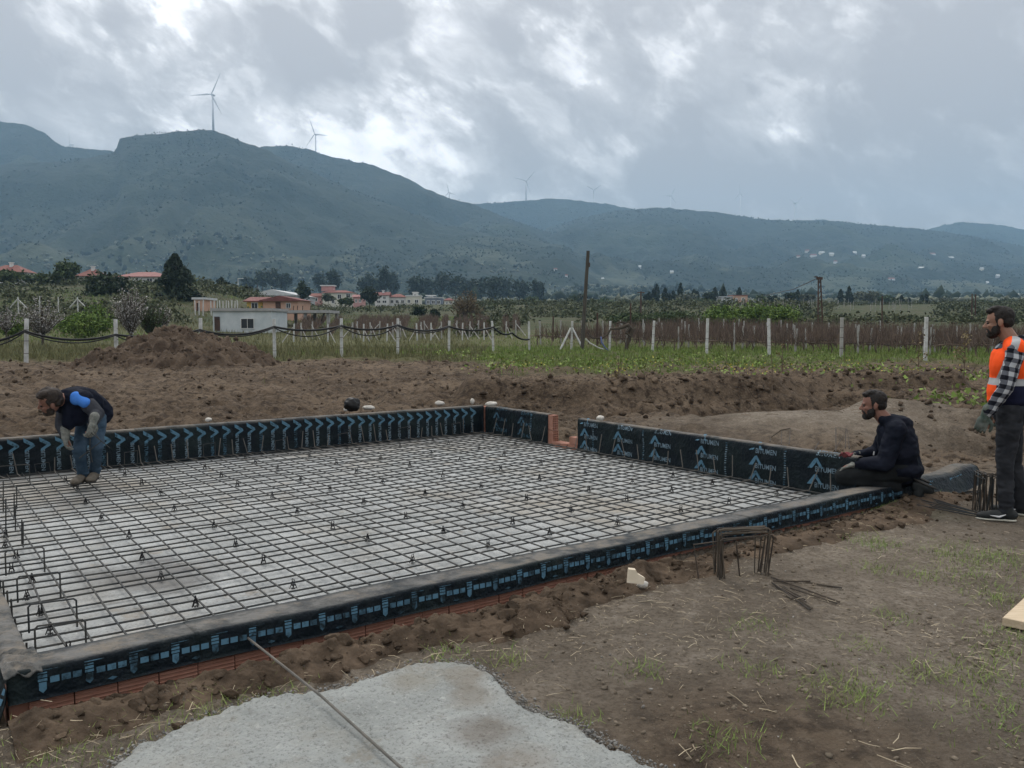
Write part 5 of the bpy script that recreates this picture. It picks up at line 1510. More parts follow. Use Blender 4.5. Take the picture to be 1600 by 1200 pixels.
def canes(P, g, h0, h1, w, n=3, per=3):
    """joined ribbons: bare vine shoots rising from the cordon"""
    P = np.repeat(P, per, 0); k = len(P)
    base = P + np.column_stack([g.normal(0, .08, (k, 2)), g.uniform(h0 * .7, h0 * 1.15, k)])
    top = base + np.column_stack([g.normal(0, .16, (k, 2)), g.uniform(.35, 1.0, k) * (h1 - h0)])
    midp = (base + top) / 2 + np.column_stack([g.normal(0, .09, (k, 2)), np.zeros(k)])
    a = g.uniform(0, np.pi, k); e = np.column_stack([np.cos(a), np.sin(a) * .4, np.zeros(k)]) * w
    V = np.stack([base - e, base + e, midp - e * .8, midp + e * .8, top - e * .35, top + e * .35], 1).reshape(-1, 3)
    i = np.arange(k)[:, None] * 6
    F = np.concatenate([i + [[0, 1, 3, 2]], i + [[2, 3, 5, 4]]], 0)
    return V, F
def trunks(T, mb, h=.62):
    for x, y, z in T:
        b = g.normal(0, .05, 3)
        mb.tube([(x, y, z - .1), (x + b[0] * 1.5, y + b[1], z + h * .5), (x + b[2], y, z + h)], [.045, .035, .04], 4, cap=False)
        mb.tube([(x - .55, y - dirv[1] * .55, z + h + b[0]), (x, y, z + h), (x + .55, y + dirv[1] * .55, z + h + b[1])], [.022, .035, .022], 4, cap=False)
V, F = canes(np.concatenate(VP), g, .55, 1.62, .019, per=5)
link('vine_canes', raw_mesh('vine_canes', V, F, [M['vine_wood']]), label='tangle of bare brown vine shoots in rows right of the leaning pole', cat='vines', kind='stuff')
mb = MB(); trunks(np.concatenate(TR)[:420], mb); mb.build('vine_trunks', M['vine_wood'], None, label='gnarled low vine trunks and arms of the right vineyard', cat='vines', kind='stuff')
# left vineyard: rows running away, with braced end posts
endp = [(458, 512), (470, 515), (487, 516), (512, 515), (551, 515), (557, 513), (568, 514), (580, 515), (592, 513), (604, 512), (614, 514), (626, 512), (652, 512), (657, 512), (664, 511), (673, 512), (690, 512), (712, 513), (722, 512), (733, 511), (747, 510), (756, 507), (790, 507), (806, 509)]
VP = []
elab = sited([q[0] for q in endp], 'pale braced vineyard end post', 'below')
for i, (px, top) in enumerate(endp):
    Y = 60 + (i % 3) * 2.5 + (px - 458) * .012
    x, y, zt = at_y(px, top, Y); zb = gz(x, y); zt = max(zt, zb + 1.3)
    t = thing('vineyard_end_post', elab[i], 'vineyard post', (x, y, zb), 'braced end posts of the left vineyard')
    mb = MB(); mb.tube([(x, y, zb - .2), (x + g.normal(0, .05), y, zt)], .055, 4); mb.build('post', M['concrete_post'] if i % 3 == 0 else M['old_post'], t)
    s_ = 1 if i % 4 else -1
    mb = MB(); mb.tube([(x, y - .05, zt - .25), (x + s_ * g.uniform(.5, .9), y - .9, zb - .05)], .038, 4); mb.build('brace', M['old_post'], t)
    qs = np.arange(1.0, 34, .14); ex = x / y
    P = np.column_stack([x + ex * qs * .8 + g.normal(0, .1, len(qs)), y + qs]); VP.append(np.column_stack([P, gh(P[:, 0], P[:, 1])]))
V, F = canes(np.concatenate(VP), g, .45, 1.3, .017, per=2)
link('vine_canes', raw_mesh('vine_canes', V, F, [M['vine_wood']]), label='bare brown vine rows of the left vineyard behind the black hose', cat='vines', kind='stuff')
# far vineyard on the rise, right
xs = []; 
for i in range(64):
    px = 1150 + random.random() * 300; Y = 150 + random.random() * 110
    x, y, _ = at_y(px, 480, Y); xs.append((x, y))
for i, (x, y) in enumerate(xs):
    z = gz(x, y); mb = MB(); mb.tube([(x, y, z - .2), (x, y, z + 1.7)], .045, 4)
    mb.build('vineyard_stake', M['old_post'], None, label='pale stake in the far vineyard on the rise to the right', cat='vineyard stake', group='stakes of the far vineyard')
for px, b, tp, Y, lab in ((62, 482, 463, 86, 'left one of two thin white poles on the left slope'), (91, 482, 464, 86, 'right one of two thin white poles on the left slope')):
    tilted('fence_pole', lab, 'pole', (px, b), (px, tp), Y, .055, .05, 'concrete_post')
for px, d_, lab in ((121, 1, 'slanted white braced post on the left slope'), (28, -1, 'slanted white post at the far left behind the blossom')):
    x, y, zt = at_y(px, 464, 84); zb = at_y(px, 482, 84)[2]
    t = thing('braced_post', lab, 'braced post', (x, y, zb), None)
    MB().tube([(x, y, zb - .5), (x, y, zt)], .07, 4).build('post', M['concrete_post'], t)
    for s_ in (-1, 1): MB().tube([(x, y - .05, zt - .2), (x + s_ * .8, y, zb + .1)], .055, 4).build('brace', M['concrete_post'], t)
for i in range(13):
    px = 330 + (i - 3) * 4.6 if i > 2 else 305 + i * 6
    tilted('trellis_stake', 'white stake of the short trellis rows above the white shed', 'stake', (px, 485), (px + (i % 3 - 1) * .8, 469 + (i % 2)), 92, .07, .06, 'concrete_post')[0]['group'] = 'white stakes above the white shed'
# twisted vine trunk and blue hose
t = thing('vine_trunk', 'thick black twisted old vine arching beside the blue hose', 'vine', at_y(978, 552, 48.5))
def ppath(pts, Y): return [at_y(px, py, Y) for px, py in pts]
MB().tube(ppath([(978, 553), (979, 540), (984, 525), (987, 515), (981, 508), (968, 513), (955, 514)], 48.5), [.13, .11, .12, .15, .14, .08, .05], 7).build('trunk', M['bark'], t)
MB().tube(ppath([(984, 512), (978, 520), (986, 526)], 48.4), [.1, .09, .06], 6).build('branch', M['bark'], t)
MB().tube(ppath([(955, 513), (950, 522), (940, 529), (925, 528), (917, 518)], 49), [.06, .06, .05, .05, .03], 6).build('branch', M['bark'], t)
MB().tube(ppath([(982, 507), (972, 503), (960, 506)], 48.6), [.06, .05, .03], 6).build('branch', M['bark'], t)
MB().tube(ppath([(915, 529), (922, 536), (935, 543), (944, 546)], 48), .035, 6).build('grey_hose', M['concrete_post'], None, label='thin pale hose hanging from the foot of the leaning pole', cat='hose')
MB().tube(ppath([(939, 526), (940, 535), (946, 544), (955, 551), (968, 556)], 47.8), .045, 6).build('blue_hose', M['bluehose'], None, smooth=True, label='curved blue hose by the twisted vine', cat='hose')
# ------------------------------------------------------------------ people
def cap_(p0, p1, r0, r1, n=12, flat=None):
    """closed tapered capsule as arrays"""
    p0, p1 = np.array(p0, float), np.array(p1, float)
    d = p1 - p0; L = np.linalg.norm(d); d = d / (L + 1e-9)
    a = np.cross(d, [0, 0, 1.]) if abs(d[2]) < .9 else np.cross(d, [1., 0, 0]); a /= np.linalg.norm(a); b = np.cross(d, a)
    rings = []
    for t in np.linspace(-math.pi / 2, 0, 5)[1:]: rings.append((p0 + d * r0 * math.sin(t), r0 * math.cos(t)))
    for t in np.linspace(0, math.pi / 2, 5)[:-1]: rings.append((p1 + d * r1 * math.sin(t), r1 * math.cos(t)))
    ang = np.linspace(0, 2 * math.pi, n, endpoint=False)
    V = [p0 - d * r0]
    for c, r in rings: V += list(c + r * (np.cos(ang)[:, None] * a + np.sin(ang)[:, None] * b))
    V.append(p1 + d * r1)
    F = []
    m = len(rings)
    for k in range(n):
        F.append((0, 1 + (k + 1) % n, 1 + k)); F.append((len(V) - 1, 1 + (m - 1) * n + k, 1 + (m - 1) * n + (k + 1) % n))
        for i in range(m - 1): F.append((1 + i * n + k, 1 + i * n + (k + 1) % n, 1 + (i + 1) * n + (k + 1) % n, 1 + (i + 1) * n + k))
    return np.array(V), F
def ell_(c, r, rot=None):
    v, f = ico(3)
    V = v * np.array(r)
    if rot is not None: V = V @ np.array(rot.to_3x3()).T
    return V + np.array(c), [tuple(q) for q in f]
def chain(pts, rs): return [cap_(pts[i], pts[i + 1], rs[i], rs[i + 1]) for i in range(len(pts) - 1)]
def fuse(parts, voxel, smooth=4, wrinkle=0.0, wfreq=9, seed=0, aniso=(1, 1, 1)):
    """one continuous skin over overlapping shapes"""
    V = []; F = []
    for v, f in parts:
        b = len(V); V.extend(map(tuple, v)); F.extend([tuple(i + b for i in q) for q in f])
    me = raw_mesh('tmp', V, F)
    o = D.objects.new('tmp', me); COL.objects.link(o)
    r = o.modifiers.new('r', 'REMESH'); r.mode = 'VOXEL'; r.voxel_size = voxel; r.use_smooth_shade = True
    s = o.modifiers.new('s', 'SMOOTH'); s.factor = .5; s.iterations = smooth
    bpy.context.view_layer.update()
    m2 = D.meshes.new_from_object(o.evaluated_get(bpy.context.evaluated_depsgraph_get()))
    D.objects.remove(o); D.meshes.remove(me)
    if wrinkle:
        n = len(m2.vertices); co = np.empty(n * 3, np.float32); m2.vertices.foreach_get('co', co); co = co.reshape(-1, 3).astype(float)
        no = np.empty(n * 3, np.float32); m2.vertex_normals.foreach_get('vector', no); no = no.reshape(-1, 3)
        q = co * np.array(aniso) * wfreq + seed * 3.7
        w = fbm3(q + 2.0 * fbm3(q * .6, seed + 5, 2)[:, None], seed, 3) + .5 * (np.abs(fbm3(q * 1.7, seed + 9, 2)) - .12)
        co = co + no * (w * wrinkle)[:, None]
        m2.vertices.foreach_set('co', co.astype(np.float32).ravel()); m2.update()
    return m2
def put(name, me, matl, parent, label=None):
    me.name = name; me.materials.clear(); me.materials.append(matl)
    me.polygons.foreach_set('use_smooth', np.ones(len(me.polygons), bool))
    return link(name, me, parent, label=label)
class Frame:
    """person frame: F forward, L left, Z up, in metres about a ground point"""
    def __init__(s, o, yaw): s.o = Vector(o); s.f = Vector((math.cos(yaw), math.sin(yaw), 0)); s.l = Vector((-math.sin(yaw), math.cos(yaw), 0))
    def __call__(s, F, L, Z): return s.f * F + s.l * L + Vector((0, 0, Z))
def head_shapes(c, M3):
    """face along local +X; returns skin, hair, beard shape lists and eye places"""
    T = lambda p: np.array(c) + np.array(M3 @ Vector(p))
    E_ = lambda p, r: ell_(T(p), r, M3)
    skin = [E_((-.008, 0, .035), (.098, .076, .090)), E_((.020, 0, -.028), (.075, .063, .078)), E_((.050, 0, -.075), (.040, .042, .036)), E_((.034, 0, -.04), (.058, .055, .055)),
            E_((.080, 0, .022), (.018, .048, .012)),
            cap_(T((.088, 0, .012)), T((.112, 0, -.022)), .010, .0135, 8), E_((.104, .012, -.026), (.010, .008, .008)), E_((.104, -.012, -.026), (.010, .008, .008)),
            E_((.090, 0, -.052), (.011, .026, .006)), E_((.088, 0, -.064), (.011, .023, .007)),
            E_((-.004, .078, -.002), (.018, .010, .032)), E_((-.004, -.078, -.002), (.018, .010, .032)),
            E_((.066, .040, -.018), (.022, .020, .018)), E_((.066, -.040, -.018), (.022, .020, .018))]
    hair = [E_((-.020, 0, .050), (.094, .079, .086)), E_((-.048, 0, .010), (.060, .0735, .066)), E_((.045, .0, .098), (.048, .056, .028)), E_((.064, .022, .104), (.028, .026, .020)), E_((.060, -.018, .102), (.026, .026, .018)), E_((.015, .02, .114), (.05, .04, .028)), E_((.0, -.03, .112), (.05, .04, .026)),
            E_((.012, .072, .03), (.018, .009, .040)), E_((.012, -.072, .03), (.018, .009, .040))]
    beard = [E_((.058, 0, -.092), (.044, .046, .032)), E_((.030, .052, -.060), (.034, .020, .044)), E_((.030, -.052, -.060), (.034, .020, .044)), E_((.094, 0, -.043), (.010, .030, .007)),
             E_((.084, 0, -.082), (.016, .028, .018)), E_((.010, .066, -.03), (.014, .011, .045)), E_((.010, -.066, -.03), (.014, .011, .045)),
             cap_(T((.086, .026, -.048)), T((.072, .034, -.078)), .010, .012, 8), cap_(T((.086, -.026, -.048)), T((.072, -.034, -.078)), .010, .012, 8)]
    eyes = [T((.083, .031, .004)), T((.083, -.031, .004))]
    brows = [(T((.092, .018, .021)), T((.080, .050, .020))), (T((.092, -.018, .021)), T((.080, -.050, .020)))]
    return skin, hair, beard, eyes, brows
def hand_shapes(w, d, n, side, curl=.5, spread=.0, s=1.0, r=.0098):
    """wrist w, finger direction d, back-of-hand normal n; side +1/-1 places the thumb"""
    d = Vector(d).normalized(); n = (Vector(n) - d * Vector(n).dot(d)).normalized(); l = n.cross(d) * side
    w = Vector(w)
    R3 = Matrix((d, l, n)).transposed()
    parts = [ell_(w + d * .048 * s, (.052 * s, .042 * s, .017 * s), R3), cap_(w - d * .02, w + d * .03 * s, .029 * s, .030 * s)]
    for k, (off, ln) in enumerate(((.032, .068), (.011, .078), (-.011, .073), (-.031, .058))):
        p = w + d * .078 * s + l * off * s
        dirn = (d + l * off * spread * 6).normalized()
        pts = [p - dirn * .02]; ang = curl * .35
        rs = [r * 1.05 * s]
        for f in (.45, .32, .25):
            v_ = dirn * math.cos(ang) - n * math.sin(ang)
            p = p + v_ * ln * f * s; pts.append(p); rs.append(r * s * (1 - .12 * len(rs)))
            ang += curl * .8
        parts += chain([tuple(q) for q in pts], rs)
    t0 = w + d * .022 * s + l * .028 * s
    t1 = t0 + (d * .6 + l * .75 - n * .25).normalized() * .040 * s
    t2 = t1 + (d * .9 + l * .15 - n * .35).normalized() * .034 * s
    t3 = t2 + (d * .95 - l * .1 - n * .4).normalized() * .024 * s
    parts += chain([tuple(t0), tuple(t1), tuple(t2), tuple(t3)], [.014 * s, .0125 * s, .0115 * s, .0095 * s])
    return parts
def shoe_shapes(heel, toe, up=(0, 0, 1), s=1.0):
    h, t = Vector(heel), Vector(toe); d = (t - h); L = d.length; d.normalize(); u = Vector(up); l = u.cross(d).normalized(); u = d.cross(l)
    R3 = Matrix((d, l, u)).transposed()
    up_ = [ell_(h + d * .05 + u * .055, (.062, .040, .052), R3), ell_(h + d * L * .50 + u * .045, (.095, .043, .042), R3), ell_(h + d * (L - .075) + u * .036, (.078, .048, .034), R3), cap_(h + d * .06 + u * .05, h + d * .065 + u * .11, .043, .042)]
    sole = [ell_(h + d * .06 + u * .012, (.066, .040, .013), R3), ell_(h + d * L * .5 + u * .011, (.11, .040, .012), R3), ell_(h + d * (L - .08) + u * .012, (.086, .050, .013), R3)]
    return up_, sole
def skinmat(name, c): return mat(name, c, tuple(q * .8 for q in c), 14, rough=.6, spec=.3)
M['skin'] = skinmat('skin_tan', (.30, .165, .11))
M['skin_ruddy'] = skinmat('skin_ruddy', (.24, .12, .085))
M['hair_black'] = mat('black_hair', (.010, .008, .007), (.022, .018, .015), 60, rough=.65, bump=.8, bscale=120, dist=.004)
M['hair_brown'] = mat('dark_brown_hair', (.022, .016, .013), (.045, .034, .027), 60, rough=.7, bump=.8, bscale=120, dist=.004)
M['eye'] = mat('dark_eye', (.03, .022, .018), rough=.2, spec=.5)
M['jeans_grey'] = mat('charcoal_jeans', (.020, .021, .024), (.040, .042, .047), 7, rough=.9, bump=.5, bscale=350, dist=.001, spec=.06)
M['jeans_blue'] = mat('faded_blue_jeans', (.028, .050, .076), (.060, .092, .128), 6, rough=.9, bump=.5, bscale=350, dist=.001, spec=.06)
M['pants_black'] = mat('black_work_trousers', (.012, .013, .014), (.024, .026, .026), 6, rough=.9, spec=.06)
M['navy'] = mat('navy_jacket', (.006, .008, .014), (.013, .015, .024), 6, rough=.7, bump=.4, bscale=200, dist=.001, spec=.06)
M['navy_soft'] = mat('navy_softshell', (.005, .007, .014), (.010, .012, .021), 6, rough=.8, spec=.06)
M['slate_cloth'] = mat('slate_sleeve', (.032, .034, .040), (.050, .052, .060), 8, rough=.9, spec=.06)
M['blue_patch'] = mat('bright_blue_panel', (.045, .16, .50), (.065, .21, .58), 8, rough=.8, spec=.06)
M['glove_grey'] = mat('dusty_work_glove', (.11, .115, .10), (.22, .22, .195), 30, rough=.95, bump=.5, bscale=250, dist=.001)
M['glove_green'] = mat('green_palm_work_glove', (.05, .075, .06), (.17, .18, .16), 10, rough=.95, bump=.5, bscale=250, dist=.001)
M['boot'] = mat('dusty_work_boot', (.085, .072, .055), (.14, .12, .095), 12, rough=.9)
M['sneaker'] = mat('black_sneaker', (.012, .014, .014), (.03, .032, .032), 14, rough=.7)
M['sole_white'] = mat('cream_sole', (.48, .46, .38), (.58, .56, .48), 10, rough=.8)
M['sole_dark'] = mat('dark_sole', (.03, .028, .025), rough=.85)
M['lettering'] = mat('white_mark', (.6, .6, .6), rough=.6)

def vest_material(fr):
    m, nt, b = newmat('hi_vis_vest'); N, L = nt.nodes, nt.links
    tc = N.new('ShaderNodeTexCoord'); sp = N.new('ShaderNodeSeparateXYZ'); L.new(tc.outputs['Object'], sp.inputs[0])
    def mth(op, a, b_=None):
        n = N.new('ShaderNodeMath'); n.operation = op
        for i, q in enumerate((a, b_)):
            if q is None: continue
            if isinstance(q, (int, float)): n.inputs[i].default_value = q
            else: L.new(q, n.inputs[i])
        return n.outputs[0]
    def band(v, lo, hi): return mth('MULTIPLY', mth('GREATER_THAN', v, lo), mth('LESS_THAN', v, hi))
    def mx(f, a, b_):
        n = N.new('ShaderNodeMix'); n.data_type = 'RGBA'; L.new(f, n.inputs[0])
        for i, q in ((6, a), (7, b_)):
            if isinstance(q, tuple): n.inputs[i].default_value = (*q, 1)
            else: L.new(q, n.inputs[i])
        return n.outputs[2]
    # x: towards the back is +; z: height above the ground
    dp = N.new('ShaderNodeVectorMath'); dp.operation = 'DOT_PRODUCT'; L.new(tc.outputs['Object'], dp.inputs[0]); dp.inputs[1].default_value = (-fr.f.x, -fr.f.y, 0)
    x, z = dp.outputs['Value'], sp.outputs[2]
    navy = mth('MULTIPLY', band(z, .928, 1.10), mth('GREATER_THAN', x, -.09))
    c = mx(navy, (.95, .10, .018), (.012, .014, .035))
    b1 = band(z, 1.10, 1.155)
    slope = mth('ADD', z, mth('MULTIPLY', x, 1.1))                       # strip running over the shoulder
    b2 = mth('MULTIPLY', band(mth('ADD', x, mth('MULTIPLY', mth('SUBTRACT', 1.42, z), .30)), -.012, .046), mth('GREATER_THAN', z, 1.155))
    c = mx(mth('MAXIMUM', b1, b2), c, (.36, .37, .37))
    L.new(c, b.inputs['Base Color']); b.inputs['Roughness'].default_value = .8; b.inputs['Specular IOR Level'].default_value = .1
    return m
def plaid_material():
    m, nt, b = newmat('plaid_flannel'); N, L = nt.nodes, nt.links
    tc = N.new('ShaderNodeTexCoord'); sp = N.new('ShaderNodeSeparateXYZ'); L.new(tc.outputs['Object'], sp.inputs[0])
    def mth(op, a, b_=None):
        n = N.new('ShaderNodeMath'); n.operation = op
        for i, q in enumerate((a, b_)):
            if q is None: continue
            if isinstance(q, (int, float)): n.inputs[i].default_value = q
            else: L.new(q, n.inputs[i])
        return n.outputs[0]
    # stripes along the arm and around it
    al = mth('ADD', mth('MULTIPLY', sp.outputs[2], 1.0), mth('MULTIPLY', sp.outputs[0], .25))
    ac = mth('ADD', mth('MULTIPLY', sp.outputs[0], 1.0), mth('MULTIPLY', sp.outputs[2], -.28))
    s1 = mth('GREATER_THAN', mth('FRACT', mth('MULTIPLY', al, 13.5)), .5)
    s2 = mth('GREATER_THAN', mth('FRACT', mth('MULTIPLY', mth('ADD', ac, mth('MULTIPLY', sp.outputs[1], .5)), 17.)), .5)
    t = mth('MULTIPLY', mth('ADD', s1, s2), .5)
    r = N.new('ShaderNodeValToRGB'); r.color_ramp.interpolation = 'CONSTANT'; L.new(t, r.inputs[0])
    e = r.color_ramp.elements; e[0].position = 0; e[0].color = (.012, .013, .018, 1); e[1].position = .3; e[1].color = (.105, .11, .125, 1)
    q = e.new(.8); q.color = (.42, .43, .44, 1)
    L.new(r.outputs[0], b.inputs['Base Color']); b.inputs['Roughness'].default_value = .95; b.inputs['Specular IOR Level'].default_value = .06
    return m
M['plaid'] = plaid_material()

def rot_head(fr, yaw=0.0, pitch=0.0, roll=0.0):
    base = Matrix((fr.f, fr.l, Vector((0, 0, 1)))).transposed()
    return base @ Matrix.Rotation(yaw, 3, 'Z') @ Matrix.Rotation(pitch, 3, 'Y') @ Matrix.Rotation(roll, 3, 'X')
def finish_head(t, skin_extra, c, M3, skin, hair, beard_on, voxel=.006):
    sk, ha, be, eyes, brows = head_shapes(c, M3)
    body = fuse(sk + skin_extra, voxel, 2)
    put('body', body, M[skin], t)
    put('hair', fuse(ha, .006, 1, .012, 45, 3), M[hair], t)
    if beard_on: put('beard', fuse(be, .0055, 1, .009, 55, 4), M[hair], t)
    for e in eyes:
        mb = fuse([ell_(e, (.0105, .0105, .0085))], .004, 0); put('eye', mb, M['eye'], t)
    for a, b in brows:
        put('eyebrow', fuse([cap_(a, b, .0055, .004, 8)], .004, 1), M[hair], t)

# --- man standing on the right, seen from his left side
def standing_man():
    x0, y0 = 4.03, 6.85
    z0 = gz(x0, y0) 
    fr = Frame((x0, y0, z0), R(154))
    t = thing('person', 'man standing at the right edge in an orange vest over a plaid shirt', 'person', (x0, y0, z0))
    P = lambda F, L, Z: tuple(fr(F, L, Z))
    hc = P(.075, .0, 1.60)
    M3 = rot_head(fr, R(-4), R(6))
    # skin under the clothes, one continuous figure
    sh = {1: P(-.03, .20, 1.385), -1: P(-.03, -.20, 1.385)}
    el = {1: P(.03, .27, 1.09), -1: P(-.02, -.27, 1.09)}
    wr = {1: P(.165, .265, .865), -1: P(.10, -.27, .86)}
    hip = {1: P(-.02, .095, .90), -1: P(-.03, -.095, .90)}
    kn = {1: P(.005, .11, .49), -1: P(-.07, -.13, .49)}
    an = {1: P(-.015, .12, .10), -1: P(-.13, -.16, .10)}
    core_ = chain([P(-.02, 0, .92), P(-.01, 0, 1.12), P(-.03, 0, 1.34), P(-.01, 0, 1.45), P(.035, 0, 1.53)], [.12, .115, .12, .065, .058])
    for s_ in (1, -1):
        core_ += chain([P(-.03, 0, 1.36), sh[s_], el[s_], wr[s_]], [.09, .055, .040, .028])
        core_ += chain([P(-.02, 0, .92), hip[s_], kn[s_], an[s_]], [.1, .078, .052, .036])
        core_ += hand_shapes(wr[s_], fr(.30, 0, -.95), fr(0, s_, 0), 1 if s_ > 0 else -1, .6, s=.92)
    finish_head(t, core_, hc, M3, 'skin', 'hair_black', True)
    # trousers
    tr = chain([P(-.03, 0, .97), P(-.03, 0, .86)], [.135, .13]) + [ell_(P(-.055, 0, .90), (.12, .165, .11), Matrix((fr.f, fr.l, Vector((0, 0, 1)))).transposed())]
    for s_ in (1, -1):
        h, k, a = Vector(hip[s_]), Vector(kn[s_]), Vector(an[s_])
        tr += chain([tuple(h), tuple(h.lerp(k, .5)), tuple(k), tuple(k.lerp(a, .4)), tuple(a - Vector((0, 0, .01)))], [.103, .088, .068, .064, .055])
        for q in (.82, .92): p = k.lerp(a, q); tr += [ell_(p, (.062, .062, .022))]
    put('jeans', fuse(tr, .009, 3, .024, 10, 7, (1, 1, 2.0)), M['jeans_grey'], t)
    # shirt: torso, sleeves, hood at the neck
    shirt = chain([P(-.02, 0, .96), P(-.01, 0, 1.15), P(-.02, 0, 1.34)], [.135, .135, .14]) + [ell_(P(-.02, 0, 1.28), (.125, .19, .20), Matrix((fr.f, fr.l, Vector((0, 0, 1)))).transposed())]
    for s_ in (1, -1):
        w = Vector(wr[s_]); e = Vector(el[s_])
        shirt += chain([P(-.03, .06 * s_, 1.41), sh[s_], tuple(Vector(sh[s_]).lerp(e, .5)), el[s_], tuple(e.lerp(w, .55)), tuple(e.lerp(w, .93))], [.066, .070, .064, .056, .049, .043])
    shirt += chain([P(-.08, .07, 1.45), P(-.12, 0, 1.44), P(-.08, -.07, 1.45)], [.05, .062, .05]) + chain([P(-.04, .08, 1.45), P(.05, .06, 1.415)], [.035, .025]) + chain([P(-.04, -.08, 1.45), P(.05, -.06, 1.415)], [.035, .025])
    put('plaid_shirt', fuse(shirt, .009, 3, .020, 10, 9, (1, 1, 1.7)), M['plaid'], t)
    # vest
    R3 = Matrix((fr.f, fr.l, Vector((0, 0, 1)))).transposed()
    vest = [ell_(P(-.015, 0, 1.25), (.158, .205, .20), R3), ell_(P(-.01, 0, 1.05), (.165, .205, .19), R3), ell_(P(-.01, 0, .98), (.162, .200, .085), R3)]
    vest += chain([P(-.01, 0, .965), P(-.01, 0, 1.30)], [.15, .15])
    for s_ in (1, -1): vest += chain([P(-.02, .08 * s_, 1.425), P(-.035, .185 * s_, 1.395)], [.076, .082])
    vm = fuse(vest, .009, 4, .018, 7, 11, (1, 1, .8))
    # cut the bottom hem level
    co = np.empty(len(vm.vertices) * 3, np.float32); vm.vertices.foreach_get('co', co); co = co.reshape(-1, 3)
    low = co[:, 2] < .905; co[low, 2] = .905 + .004 * np.sin(co[low, 0] * 40); vm.vertices.foreach_set('co', co.ravel())
    put('hi_vis_vest', vm, vest_material(fr), t)
    # gloves
    for s_ in (1, -1):
        gl = hand_shapes(wr[s_], fr(.30, 0, -.95), fr(.15, s_, 0), 1 if s_ > 0 else -1, .75, s=1.12, r=.0092)
        gl += chain([tuple(Vector(wr[s_]) + fr(-.02, 0, .055)), wr[s_]], [.043, .036])
        put('glove', fuse(gl, .0045, 1), M['glove_green'], t)
    for s_ in (1, -1):
        a = Vector(an[s_]); hl = a + fr(-.075, 0, -.10); tl = hl + fr(.285, .05 * s_ if s_ < 0 else .02, 0)
        u_, so = shoe_shapes(hl, tl)
        sh_ = put('shoe', fuse(u_, .007, 3), M['sneaker'], t)
        put('sole', fuse(so, .006, 2), M['sole_white'], sh_)
        c = (hl + tl) / 2; d = (tl - hl).normalized()
        l = Vector((0, 0, 1)).cross(d)
        sgn = 1 if l.y < 0 else -1
        # white sweep mark on the side of the shoe
        pts = [c + d * (-.06) + Vector((0, 0, .062)), c + d * (-.015) + Vector((0, 0, .040)), c + d * .05 + Vector((0, 0, .048))]
        pts = [p + l * sgn * .0475 for p in pts]
        put('side_mark', fuse(chain([tuple(p) for p in pts], [.004, .009, .003]), .004, 1), M['lettering'], sh_)
standing_man()

